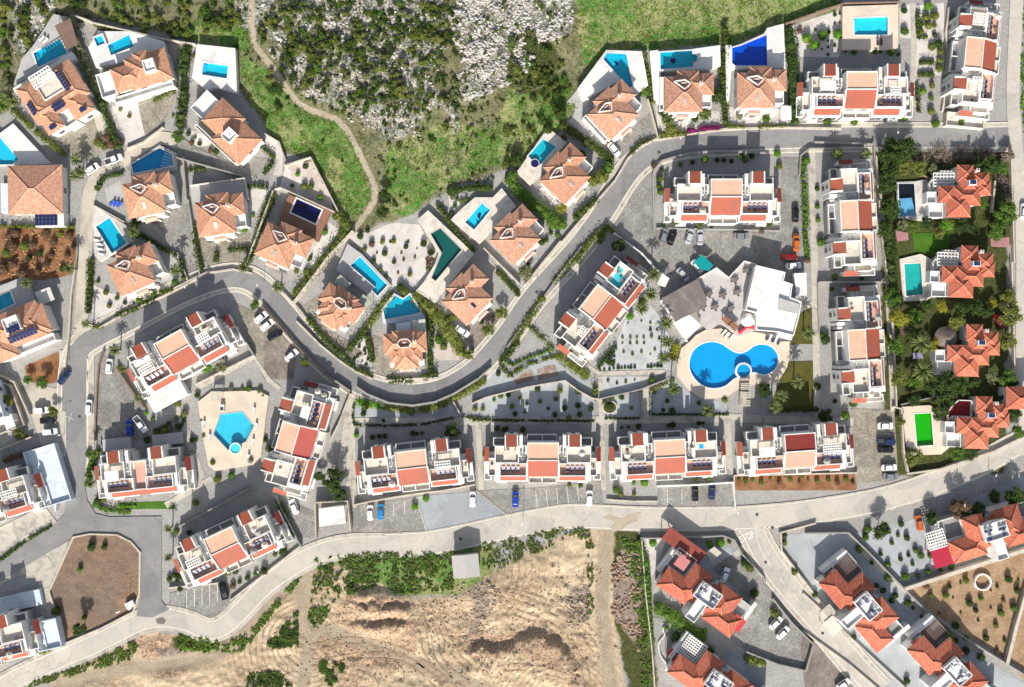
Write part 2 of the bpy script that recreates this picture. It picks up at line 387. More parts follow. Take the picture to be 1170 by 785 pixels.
def auto(px, py, lead):
    """lead + where it stands relative to the nearest landmark, never the same phrase twice"""
    c = sorted(LAND, key=lambda l: (l[0][0]-px)**2 + (l[0][1]-py)**2)
    names = ['east of', 'northeast of', 'north of', 'northwest of', 'west of', 'southwest of', 'south of', 'southeast of']
    opts = []
    for (lx, ly), ph in c[:7]:
        a = math.degrees(math.atan2(ly-py, px-lx)); d = names[int(((a+22.5) % 360)//45)]
        opts.append(f'{lead} {d} {ph}')
    for o in opts:
        if o not in LABELS and len(o.split()) <= 16: LABELS[o] = 1; return o
    d0 = names[int(((math.degrees(math.atan2(c[0][0][1]-py, px-c[0][0][0]))+22.5) % 360)//45)]
    d1 = names[int(((math.degrees(math.atan2(c[1][0][1]-py, px-c[1][0][0]))+22.5) % 360)//45)]
    for w in ('', 'farther out ', 'outermost '):
        o = f'{w}{lead} {d0} {c[0][1]} nearing {c[1][1]}'
        if len(o.split()) > 16: o = f'{w}{lead} between {c[0][1]} and {c[1][1]}'
        if o not in LABELS: LABELS[o] = 1; return o
    for (l3, p3) in c[2:12]:
        o = f'{lead} {d0} {c[0][1]}, {d1.split()[0]} past {p3}'
        if o not in LABELS and len(o.split()) <= 16: LABELS[o] = 1; return o
    return opts[0]

# ------------------------------------------------------------------ value noise in numpy
_tab = np.random.default_rng(3).random((256, 256))
def vnoise(x, y):
    xi, yi = np.floor(x).astype(int), np.floor(y).astype(int); fx, fy = x-xi, y-yi
    fx, fy = fx*fx*(3-2*fx), fy*fy*(3-2*fy)
    g = lambda a, b: _tab[a & 255, b & 255]
    return (g(xi, yi)*(1-fx)+g(xi+1, yi)*fx)*(1-fy)+(g(xi, yi+1)*(1-fx)+g(xi+1, yi+1)*fx)*fy
def fbm(x, y, s, o=4):
    r, a, t = 0, 1.0, 0
    for k in range(o):
        r = r + a*vnoise(x*s+17.3*k, y*s+9.1*k); t += a; a *= .55; s *= 2.1
    return r/t
def inpoly(x, y, poly):
    r = np.zeros(np.shape(x), bool)
    for i in range(len(poly)):
        (x1, y1), (x2, y2) = poly[i-1], poly[i]
        if y1 == y2: continue
        r ^= ((y1 > y) != (y2 > y)) & (x < (x2-x1)*(y-y1)/(y2-y1)+x1)
    return r
def inside(x, y, poly): return bool(inpoly(np.array([x]), np.array([y]), poly)[0])
def sdist(x, y, pl):
    d = np.full(np.shape(x), 1e9)
    for (ax, ay), (bx, by) in zip(pl, pl[1:]):
        dx, dy = bx-ax, by-ay; t = np.clip(((x-ax)*dx+(y-ay)*dy)/(dx*dx+dy*dy+1e-9), 0, 1)
        d = np.minimum(d, np.hypot(x-ax-t*dx, y-ay-t*dy))
    return d
def smooth(pts, n=6, closed=False):
    if len(pts) < 3: return list(pts)
    out = []; N = len(pts)
    for i in range(N if closed else N-1):
        p = [Vector((*(pts[(i+k) % N] if closed else pts[min(max(i+k, 0), N-1)]), 0)) for k in (-1, 0, 1, 2)]
        for k in range(n):
            t = k/n
            q = .5*((2*p[1])+(p[2]-p[0])*t+(2*p[0]-5*p[1]+4*p[2]-p[3])*t*t+(3*p[1]-p[0]-3*p[2]+p[3])*t**3)
            out.append((q.x, q.y))
    if not closed: out.append(pts[-1])
    return out

# ------------------------------------------------------------------ the ground sheet
TRAIL = smooth([(288,-25),(288,0),(289,43),(296,58),(310,76),(332,107),(345,121),(366,130),(383,136),(394,146),(403,160),(415,185),(424,203),(429,219),(424,236),(414,250),(403,264)])
TRACKS = [smooth([(350,640),(347,665),(346,690),(347,715),(352,745),(345,790)]), smooth([(348,645),(322,672),(290,712),(250,745),(180,760),(90,775),(50,800)]),
          smooth([(692,590),(692,620),(689,660),(688,700),(693,740),(700,800)]), smooth([(350,712),(420,735),(480,760),(560,790)])]
Z_HILL = [(-60,-60),(965,-60),(962,6),(905,30),(832,50),(722,56),(645,140),(592,188),(515,215),(480,238),(432,258),(402,270),(378,232),(352,180),(325,178),(272,100),(262,52),(150,30),(76,16),(50,46),(18,92),(8,128),(-60,150)]
ZON = dict(
 hill=[Z_HILL],
 bright=[[(268,62),(300,75),(330,112),(345,125),(385,140),(400,160),(418,190),(421,225),(405,255),(385,238),(350,178),(320,170),(285,115)],
   [(440,170),(505,140),(560,150),(615,110),(650,140),(600,180),(555,190),(500,215),(470,245),(440,245)], [(655,-60),(962,-60),(958,10),(900,30),(830,50),(720,58),(675,85),(660,50)],
   [(580,100),(640,80),(660,120),(630,145),(590,190),(560,160)], [(225,20),(285,30),(285,60),(262,55),(215,45)], T('x 400,225 580,215 580,330 430,430 360,420'), T('x -140,270 50,250 410,240 420,400 300,420 200,430 0,400 -120,560 -140,480')],
 rock=[T('v 440,110 560,100 720,180 775,260 745,340 600,440 480,450 500,330 520,230 470,160'), [(540,-60),(652,-60),(655,40),(630,42),(560,32),(510,20)], [(296,-40),(520,-40),(500,60),(470,120),(430,140),(345,108),(310,60)],
   T('v 0,380 200,300 320,330 420,450 200,640 60,560'), T('v 420,440 480,440 480,640 440,600'), T('b 560,230 760,200 900,300 880,440 700,460 600,330'), [(268,-60),(300,-60),(298,30),(284,45),(268,20)], [(10,-60),(80,-60),(55,30),(30,60),(12,60)]],
 sand=[T('x -60,300 250,430 430,420 560,330 700,250 900,160 1010,110 1090,170 1075,480 1080,640 1100,900 -200,900 -700,900 -1200,900 -1150,740 -800,560 -560,620 -420,560 -180,330'),
   [(225,722),(300,690),(345,655),(358,650),(350,700),(400,730),(420,800),(40,800),(70,770),(120,760)]],
 red=[T('c 0,310 345,305 335,520 240,545 0,565 -200,600 -200,310'), T('e 105,230 290,150 295,250 240,310 130,300'),
   T('q 385,715 930,705 940,785 385,785'), T('e 0,600 120,530 140,545 0,590')],
 dirt=[T('g 270,238 330,225 430,228 480,255 510,292 508,440 488,508 240,620 182,430')],
 dark=[T('v 720,150 880,150 942,260 900,430 760,420 700,370'), T('E 0,30 880,30 890,700 0,780'), [(1008,255),(1150,265),(1150,540),(1010,545)], [(998,165),(1152,165),(1152,300),(1012,300)],
   [(700,606),(735,606),(752,800),(720,800),(702,700)], T('h 30,600 240,620 330,590 500,390 530,380 400,540 300,660 60,660')],
 trail=[], ochre=[[(1040,672),(1200,615),(1200,800),(1170,775),(1130,740),(1075,715)]], band=[T('x 0,390 250,440 270,640 190,720 -60,700 -60,480'), T('x 460,580 780,560 880,650 830,720 640,640 480,700'), T('g 480,590 720,600 700,740 560,760')],
 rubble=[T('s 60,230 130,240 150,420 130,640 90,560 30,480'), T('g 560,650 700,640 720,710 600,720'), T('x 470,370 560,380 560,450 500,600 460,620 500,480'), T('x 860,400 960,360 940,520 890,540')])
POOLS_XY = []          # filled by the pools below before the ground is made
def gmask(px, py, key):
    wx = px + 9*(fbm(px, py, .045)-.5) + 4*(fbm(px, py, .21, 3)-.5); wy = py + 9*(fbm(px+300, py, .045)-.5)+4*(fbm(px+300, py, .21, 3)-.5)
    if key in ('red', 'dirt', 'ochre'): wx, wy = px, py
    r = np.zeros(px.shape, bool)
    for p in ZON[key]: r |= inpoly(wx, wy, p)
    return r.astype(float)
def blur(a, n):
    for _ in range(2):
        for ax in (0, 1):
            c = np.cumsum(np.concatenate([np.repeat(np.take(a, [0], ax), n+1, ax), a, np.repeat(np.take(a, [-1], ax), n, ax)], ax), ax)
            L = a.shape[ax]; sl = lambda s: tuple(slice(s, s+L) if k == ax else slice(None) for k in (0, 1))
            a = (c[sl(2*n+1)] - c[sl(0)])/(2*n+1)
    return a
STEP = .45
gx = np.arange(-176, 176.01, STEP); gy = np.arange(-126, 126.01, STEP)
GX, GY = np.meshgrid(gx, gy); GPX, GPY = GX/S+585, 392.5-GY/S
MASK = {k: gmask(GPX, GPY, k) for k in ZON}
MASK['trail'] = np.maximum(MASK['trail'], (sdist(GPX, GPY, TRAIL) < 2.6+1.6*fbm(GPX, GPY, .3)).astype(float))
tr = np.zeros(GPX.shape)
for t in TRACKS: tr = np.maximum(tr, (sdist(GPX, GPY, t) < 8).astype(float))
MASK['track'] = tr*(1-0)
hm = np.clip(blur(MASK['hill'], 7)*1.6-.6, 0, 1); tk = np.clip(1-blur((sdist(GPX, GPY, TRAIL) < 6).astype(float), 4)*1.5, 0, 1)
RELIEF = hm*tk*((fbm(GX, GY, .07)-.5)*2.4 + blur(MASK['rock'], 5)*(fbm(GX, GY, .4)-.35)*1.6)
sm = np.clip(blur(MASK['sand'], 6)*1.8-.8, 0, 1)*np.clip(1-blur(tr, 4)*1.5, 0, 1)
RELIEF += sm*((fbm(GX+50, GY, .09)-.5)*2.2+(fbm(GX, GY, .5)-.5)*.5)
# the cut bank in the clearing and the scarps on its west side
cut = T('x 470,640 520,625 580,640 640,600 700,590 760,580 830,620 880,660 900,700 880,790 700,800 480,800')
bank = blur(inpoly(GPX+10*(fbm(GPX, GPY, .13)-.5), GPY+16*(fbm(GPX, GPY, .09)-.5), cut).astype(float), 1)
low = blur(inpoly(GPX, GPY, T('x 440,780 460,600 560,560 700,540 800,560 930,640 900,800')).astype(float), 8)
RELIEF += sm*(bank*1.6*np.clip((795-GPY)/30, 0, 1) - low*.5)
rid = 1-np.abs(fbm(GX+9, GY+5, .22, 4)-.5)*4
RELIEF += sm*np.clip(rid, 0, 1)*.4 + sm*(fbm(GX, GY, 1.1, 2)-.5)*.3
for yy, hh in ((674, 2.0), (690, 1.8), (711, 1.5)):
    w = np.clip(1-blur((np.abs(GPX-436) < 34).astype(float), 6), 0, 1)
    RELIEF += sm*(1-w)*hh*(1/(1+np.exp(-(np.clip(GPY-yy-14*(fbm(GPX, GPY, .07)-.5), -60, 60))/1.1)) - 1/(1+np.exp(-np.clip(GPY-yy-13, -99, 99)/2.5)))
lotm = np.clip(blur(MASK['dirt'], 3)*1.6-.6, 0, 1); RELIEF += lotm*(fbm(GX, GY, .3)-.5)*.5
def ground_h(x, y):
    i = (x-gx[0])/STEP; j = (y-gy[0])/STEP
    if not (0 <= i < len(gx)-1 and 0 <= j < len(gy)-1): return 0.0
    a, b = int(i), int(j); u, v = i-a, j-b; R = RELIEF
    return float((R[b, a]*(1-u)+R[b, a+1]*u)*(1-v)+(R[b+1, a]*(1-u)+R[b+1, a+1]*u)*v)

def make_ground():
    far = [-4000, -1500, -500, -220]
    xs = np.concatenate([far, gx, [-f for f in far[::-1]]]); ys = np.concatenate([far, gy, [-f for f in far[::-1]]])
    X, Y = np.meshgrid(xs, ys); Z = np.zeros(X.shape); n = len(far)
    R = RELIEF.copy()
    for poly in POOLS_XY:
        cx = sum(p[0] for p in poly)/len(poly); cy = sum(p[1] for p in poly)/len(poly)
        near = np.where(sdist(GX, GY, poly+[poly[0]]) < .75, True, inpoly(GX, GY, poly)); R[near] = -1.9
    Z[n:-n, n:-n] = R
    nx, ny = len(xs), len(ys)
    me = bpy.data.meshes.new('ground')
    idx = np.arange(nx*ny).reshape(ny, nx)
    q = np.stack([idx[:-1, :-1], idx[:-1, 1:], idx[1:, 1:], idx[1:, :-1]], -1).reshape(-1, 4)
    me.vertices.add(nx*ny); me.vertices.foreach_set('co', np.stack([X, Y, Z], -1).astype(np.float32).ravel())
    me.loops.add(q.size); me.loops.foreach_set('vertex_index', q.ravel().astype(np.int32))
    me.polygons.add(len(q)); me.polygons.foreach_set('loop_start', np.arange(0, q.size, 4, dtype=np.int32)); me.polygons.foreach_set('loop_total', np.full(len(q), 4, np.int32))
    me.polygons.foreach_set('use_smooth', np.ones(len(q), bool))
    me.update()
    for name, keys in (('zone_a', ('hill', 'bright', 'rock')), ('zone_b', ('sand', 'red', 'dirt')), ('zone_c', ('dark', 'trail', 'rubble')), ('zone_d', ('track', 'ochre', 'band'))):
        at = me.color_attributes.new(name, 'FLOAT_COLOR', 'POINT')
        A = np.zeros((ny, nx, 4), np.float32); A[..., 3] = 1
        for c, k in enumerate(keys):
            A[n:-n, n:-n, c] = blur(MASK[k], 1 if k in ('trail', 'red', 'dirt', 'ochre') else 3)
            if k == 'hill': A[-n:, :, c] = 1
        at.data.foreach_set('color', A.ravel())
    m, nt, b = new_mat('village_ground'); v = posvec(nt)
    def zone(name):
        a = nd(nt, 'ShaderNodeVertexColor'); a.layer_name = name
        s = nt.nodes.new('ShaderNodeSeparateColor'); nt.links.new(a.outputs[0], s.inputs[0]); return s.outputs
    za, zb, zc, zd = zone('zone_a'), zone('zone_b'), zone('zone_c'), zone('zone_d')
    n_big, n_mid, n_fine = noise(nt, v, .05, 5, .6, .6), noise(nt, v, .3, 6, .68, .4), noise(nt, v, 2.2, 5, .72)
    n_tuft = noise(nt, v, 1.1, 6, .75, .8)
    def blend(mask, colr, base, k=.9):
        # the noise eats into the edge so that one soil runs out into the next
        e = nd(nt, 'ShaderNodeMath', operation='ADD'); nt.links.new(mask, e.inputs[0])
        f = nd(nt, 'ShaderNodeMath', operation='MULTIPLY_ADD'); f.inputs[1].default_value = k; f.inputs[2].default_value = -.5*k; nt.links.new(n_mid, f.inputs[0])
        nt.links.new(f.outputs[0], e.inputs[1])
        return mixc(nt, ramp(nt, e.outputs[0], .38, .62), base, colr)
    col = mixc(nt, ramp(nt, n_mid, .35, .65), (.30, .29, .275), (.36, .35, .33))
    hill = mixc(nt, ramp(nt, n_tuft, .38, .62), (.27, .24, .16), (.09, .12, .035))
    hill = mixc(nt, ramp(nt, n_big, .42, .6), hill, mixc(nt, ramp(nt, n_tuft, .4, .6), (.24, .21, .14), (.12, .125, .05)))
    grass = mixc(nt, ramp(nt, n_tuft, .40, .56), (.25, .235, .115), (.05, .19, .018))
    grass = mixc(nt, ramp(nt, n_big, .47, .54), grass, mixc(nt, ramp(nt, n_tuft, .42, .58), (.34, .31, .18), (.16, .22, .05)))
    rock = mixc(nt, ramp(nt, n_tuft, .42, .56), (.09, .085, .055), (.42, .40, .36))
    sand = mixc(nt, ramp(nt, n_mid, .36, .62), (.46, .36, .235), (.57, .475, .335))
    sand = mixc(nt, ramp(nt, n_big, .46, .62), sand, mixc(nt, ramp(nt, n_tuft, .4, .62), (.33, .225, .14), (.52, .42, .30)))
    red = mixc(nt, ramp(nt, n_mid, .38, .62), (.20, .085, .04), (.31, .17, .095))
    dirt = mixc(nt, ramp(nt, n_mid, .36, .62), (.16, .125, .10), (.23, .165, .12))
    dirt = mixc(nt, ramp(nt, n_big, .44, .6), dirt, mixc(nt, ramp(nt, n_tuft, .35, .6), (.22, .125, .07), (.27, .19, .135)))
    ochre = mixc(nt, ramp(nt, n_mid, .36, .62), (.28, .18, .105), (.40, .28, .18))
    n_str = noise(nt, v, .55, 6, .8, 3.5)
    band = mixc(nt, ramp(nt, n_str, .40, .58), (.21, .105, .055), (.54, .42, .30))
    sand = mixc(nt, ramp(nt, n_str, .36, .5), mixc(nt, .45, sand, (.22, .14, .085)), sand)
    for cx, cy, sc, am in ((-57, -83, .20, .5), (14, -100, .24, .45), (-12, -62, .17, .4), (-75, -112, .2, .5), (-120, -106, .22, .4)):
        mp = nd(nt, 'ShaderNodeVectorMath', operation='SUBTRACT'); mp.inputs[1].default_value = (cx, cy, 0); nt.links.new(v, mp.inputs[0])
        wv = nd(nt, 'ShaderNodeTexWave', Scale=sc, Distortion=3.0, Detail=3.0); wv.wave_type = 'RINGS'; wv.rings_direction = 'Z'; nt.links.new(mp.outputs[0], wv.inputs['Vector'])
        ln = nd(nt, 'ShaderNodeVectorMath', operation='LENGTH'); nt.links.new(mp.outputs[0], ln.inputs[0])
        fd = nd(nt, 'ShaderNodeMath', operation='MULTIPLY'); nt.links.new(ramp(nt, wv.outputs['Fac'], .6, .9), fd.inputs[0]); nt.links.new(ramp(nt, ln.outputs['Value'], 30, 14), fd.inputs[1])
        f2 = nd(nt, 'ShaderNodeMath', operation='MULTIPLY'); nt.links.new(fd.outputs[0], f2.inputs[0]); nt.links.new(ramp(nt, n_mid, .3, .55), f2.inputs[1]); f3 = nd(nt, 'ShaderNodeMath', operation='MULTIPLY'); f3.inputs[1].default_value = am*1.6; nt.links.new(f2.outputs[0], f3.inputs[0])
        sand = mixc(nt, f3.outputs[0], sand, (.27, .185, .12))
    dark = mixc(nt, ramp(nt, n_tuft, .36, .62), (.035, .045, .014), (.095, .10, .035))
    trail = mixc(nt, ramp(nt, n_mid, .35, .6), (.36, .30, .22), (.45, .385, .29))
    rubble = mixc(nt, ramp(nt, n_tuft, .38, .58), (.13, .095, .08), (.34, .27, .22))
    track = mixc(nt, ramp(nt, n_mid, .35, .62), (.30, .24, .17), (.40, .33, .24))
    for mk, cl, k in ((za[0], hill, .9), (za[1], grass, 1.1), (za[2], rock, 1.3), (zb[0], sand, .8), (zd[1], ochre, .2), (zd[2], band, 1.2), (zb[1], red, .2), (zb[2], dirt, .1), (zc[0], dark, 1.2), (zc[2], rubble, 1.2), (zd[0], track, .6), (zc[1], trail, .3)):
        col = blend(mk, cl, col, k)
    col = mixc(nt, ramp(nt, n_fine, .32, .68), mixc(nt, 1.0, col, (.72, .72, .72), 'MULTIPLY'), mixc(nt, 1.0, col, (1.22, 1.22, 1.22), 'MULTIPLY'))
    nt.links.new(col, b.inputs['Base Color']); b.inputs['Roughness'].default_value = .95
    b.inputs['Specular IOR Level'].default_value = .1
    ad = nd(nt, 'ShaderNodeMath', operation='ADD'); nt.links.new(n_tuft, ad.inputs[0]); nt.links.new(n_fine, ad.inputs[1])
    bump(nt, b, ad.outputs[0], .5, .25)
    me.materials.append(m)
    return tag(link('ground', me), 'gravelly ground of the village running into hillside, clearing and orchard soil', 'ground', kind='structure')

# ------------------------------------------------------------------ sheets: roads, yards
LAYER = [0.004]
def sheet(name, pts, mat, label=None, z=None, cat='ground'):
    if z is None: LAYER[0] += .0012; z = LAYER[0]
    b = MB(); q = [P(*p) for p in pts]
    b.prism([(p.x, p.y) for p in q], z-.03, z)
    o = b.build(name, mat); o['kind'] = 'structure'
    px = sum(p[0] for p in pts)/len(pts); py = sum(p[1] for p in pts)/len(pts)
    tag(o, label or auto(px, py, name.replace('_', ' ')), cat); return o
def offset(pl, d):
    out = []
    for i, p in enumerate(pl):
        a, b = Vector(pl[max(i-1, 0)]), Vector(pl[min(i+1, len(pl)-1)])
        t = (b-a).normalized(); out.append((p[0]-t.y*d, p[1]+t.x*d))
    return out
def ribbon(name, pl, w, mat, label, z=None, cat='road', sm=True, z0=None):
    """a road: pl in photo pixels, w in pixels"""
    if sm: pl = smooth(pl)
    if z is None: LAYER[0] += .0012; z = LAYER[0]
    q = [tuple(P(*p)[:2]) for p in pl]; l, r = offset(q, w*S/2), offset(q, -w*S/2)
    b = MB()
    for i in range(len(q)-1):
        b.face([(*r[i], z), (*r[i+1], z), (*l[i+1], z), (*l[i], z)][::1])
        if z0 is not None:
            b.face([(*l[i], z), (*l[i+1], z), (*l[i+1], z0), (*l[i], z0)]); b.face([(*r[i], z0), (*r[i+1], z0), (*r[i+1], z), (*r[i], z)])
    o = b.build(name, mat); tag(o, label, cat, kind='structure'); return o

def make_roads():
    main = [(82,470),(84,425),(93,398),(112,384),(140,370),(170,354),(205,336),(240,322),(268,317),(290,323),(310,340),(338,372),(362,400),(388,424),(415,440),(445,449),(480,450),(512,442),(540,425),(560,405),(582,378),(604,346),(628,318),(652,292),(676,262),(694,235),(708,212),(722,193),(740,178),(765,168),(800,163),(850,160),(900,158),(950,157),(1010,157),(1070,157),(1130,157),(1165,156)]
    ribbon('pavement', main, 33, pavement_m, 'concrete pavement either side of the curving main street', 0.15, 'pavement')
    ribbon('road', main, 22, asphalt, 'grey asphalt main street curving through the middle of the village', 0.175)
    west = [(88,405),(87.5,440),(87,500),(86,540),(84,570),(60,600),(30,618),(-40,650)]
    ribbon('pavement', [(88,400),(88,440),(88,500),(87,550)], 40, pavement_m, 'wide pale pavement beside the straight west road', 0.154, 'pavement')
    ribbon('pavement', [(62,592),(40,607),(-40,646)], 44, pavement_m, 'pale pavement apron along the road leaving at the west', 0.146, 'pavement')
    ribbon('road', [(88,395),(87.5,440),(87,500),(86,545),(84,562)], 23, asphalt, 'straight grey asphalt road with a white cross mark', 0.179)
    sheet('road', T('g 215,-60 310,-60 310,40 320,100 350,150 400,162 592,160 592,470 620,500 560,530 500,525 515,450 515,290 480,250 430,226 330,222 270,236 0,400 -150,470 -150,390 0,305 60,275 200,190 238,150 240,90'), asphalt, 'asphalt crossroads wrapping round the fenced dirt lot', 0.183, 'road')
    sheet('pavement', T('g 0,395 268,240 180,430 240,625 190,650 160,560 140,400 90,370 20,400 -30,450'), pavement_m, 'pale paved wedge west of the fenced dirt lot', 0.162, 'pavement')
    bottom = [(-30,803),(12,779),(45,763),(75,750),(108,736),(140,720),(165,709),(190,706),(215,711),(238,720),(256,715),(275,698),(300,672),(322,655),(345,641),(367,631),(398,624),(440,623),(486,621),(529,613),(570,604),(610,596),(650,590),(690,591),(740,593),(800,593),(850,592),(900,588),(945,582),(992,574),(1035,563),(1080,547),(1120,530),(1160,508),(1200,488)]
    ribbon('pavement', bottom, 29, pavement_m, 'narrow kerbed verge along the pale bottom road', 0.15, 'pavement')
    ribbon('road', bottom[:19], 18, concrete_road, 'pale concrete road along the bottom, past the dirt track', 0.173)
    ribbon('road', bottom[17:], 23, concrete_road, 'wider pale concrete road toward the southeast', 0.1765)
    se = [(852,596),(862,612),(874,634),(891,658),(910,681),(930,704),(950,728),(975,758),(1005,790)]
    ribbon('pavement', se, 34, pavement_m, 'kerbed pavement beside the descending southeast street', 0.142, 'pavement')
    ribbon('road', se, 22, concrete_road, 'pale street descending southeast between red duplexes', 0.187)
    ribbon('road', [(1163,-30),(1159,50),(1157,110),(1160,160),(1166,230),(1168,300),(1168,430),(1172,520)], 15, concrete_road, 'pale east road along the edge of the village', 0.191)
    lane = [(92,396),(93,365),(95,330),(98,290),(100,250),(103,220),(112,202),(128,192),(146,180),(165,166),(184,158),(205,162)]
    ribbon('lane', lane, 15, lanem, 'pale concrete lane climbing past the lane-bend villa', 0.1715, 'lane')
    ribbon('lane', [(204,162),(216,172),(240,184),(270,196)], 15, cobble, 'cobbled drive to the villa with a walled white deck', 0.167, 'lane')
    def kerbs(pl, w, cut=()):
        sm = smooth(pl)
        for s in (-1, 1):
            q = offset(sm, s*w/2); mid = q[len(q)//2]
            ribbon('kerb', q, 1.15, kerb_m, auto(mid[0], mid[1], 'pale kerb line'), .165, 'kerb', False)
    kerbs(main, 23.5); kerbs(main, 33); kerbs(bottom[:19], 19.5); kerbs(bottom[17:], 24.5); kerbs(se, 23.5); kerbs(se, 34); kerbs([(88,400),(88,440),(88,500),(87,550)], 25)
    # tyre tracks wandering over the clearing, laid on the uneven soil
    def ruts(pts, label, g=1.7):
        sm = smooth(T('x '+pts), 8); bm_ = MB()
        for s in (-g/2, g/2):
            q = [P(*p) for p in sm]; l = offset([(p.x, p.y) for p in q], s-.24); r = offset([(p.x, p.y) for p in q], s+.24)
            for i in range(len(q)-1):
                if (i*7+len(pts)) % 9 == 0: continue
                e = [r[i], r[i+1], l[i+1], l[i]]; bm_.face([(x, y, ground_h(x, y)+.05) for x, y in e][::-1])
        tag(bm_.build('tyre_track', rutm), label, 'track', kind='structure')
    for k, sp in enumerate(('-200,640 0,600 200,640 330,720 420,800', '-150,690 60,660 230,680 360,790', '980,640 900,540 760,460 600,410 540,390', '990,600 880,500 740,430 620,400', '240,460 290,560 310,650 400,760', '280,450 330,560 360,680 470,780', '330,440 370,560 440,680 560,760', '540,720 700,700 860,740 960,800', '-300,560 -160,620 -60,700 60,740', '860,640 930,700 950,800', '600,480 700,500 820,560 900,650', '420,480 480,540 440,640 520,700')):
        ruts(sp, ('first', 'second', 'third', 'fourth', 'fifth', 'sixth', 'seventh', 'eighth', 'ninth', 'tenth', 'eleventh', 'twelfth')[k]+' pair of tyre ruts curving through the excavated clearing')
    # markings
    def line(pts, w, label, m=linepaint, z=.2): ribbon('road_marking', pts, w, m, label, z, 'marking', False)
    line([(840.5,603.6),(863.5,603.6)], 1.0, 'white stop line across the southeast street mouth')
    line(smooth([(863.3,604),(864.5,613),(868,625),(874,637),(881,648)]), .7, 'white centre line curving down from the stop line')
    for k in range(6):
        a = (891+k*15.5, 661+k*18.6); line([a, (a[0]+5.5, a[1]+6.6)], .7, auto(a[0], a[1], 'white centre dash on the southeast street'))
    for a, b, wd in (((75.5,475.5),(84.5,479.5),.55), ((79,481.5),(82.5,471.5),.55)): line([a, b], wd, 'stroke of the white cross marked on the west road' + (' running upright' if a[0] > 78 else ' running crosswise'))
    line([(93,399),(86,478)], .01, 'x') if False else None
    def stop(letters, px, py, size, rot):
        cu = bpy.data.curves.new('road_lettering', 'FONT'); cu.body = letters; cu.size = size; cu.align_x = 'CENTER'; cu.extrude = .004
        cu.offset = .06; o = bpy.data.objects.new('road_lettering', cu); C.objects.link(o); o.data.materials.append(linepaint)
        o.location = P(px, py, .202); o.rotation_euler = (0, 0, math.radians(rot)); o.scale = (.8, 1.3, 1)
        tag(o, 'faded white word painted on the southeast street at the stop line', 'lettering', kind='structure')
    stop('STOP', 855, 616.8, 2.1, 24)
    sheet('mud_spill', T('u 265,595 300,580 350,600 400,575 440,570 425,610 380,625 350,655 300,640 330,612'), trailm, 'tan mud spilled from the dirt track onto the bottom road', .205, 'mud'); sheet('oil_patch', [(178,707),(186,705),(190,709),(187,713),(180,712)], darkroof, 'dark repair patch in the bottom road below the dirt lot', .206, 'patch')
    for q in ('s 610,97 3', 's 672,150 3.2', 's 645,287 3', 't 70,570 3', 'e 357,455 2.5', 'j 680,290 2.5', 'l 250,322 2.5', 'f 672,263 3', 'x 440,195 2.5', 'c 600,650 2.5', 'k 130,210 2.5'):
        t, pt, r = q.split(); p0 = T(t+' '+pt)[0]; p = P(*p0, .2); mb = MB(); mb.lathe([(.42, .15), (.42, .207), (.001, .21)], 14); o = mb.build('manhole_cover', darkgrey); o.location = (p.x, p.y, 0); tag(o, auto(p0[0], p0[1], 'round dark manhole cover in the road'), 'manhole', 'manhole covers')
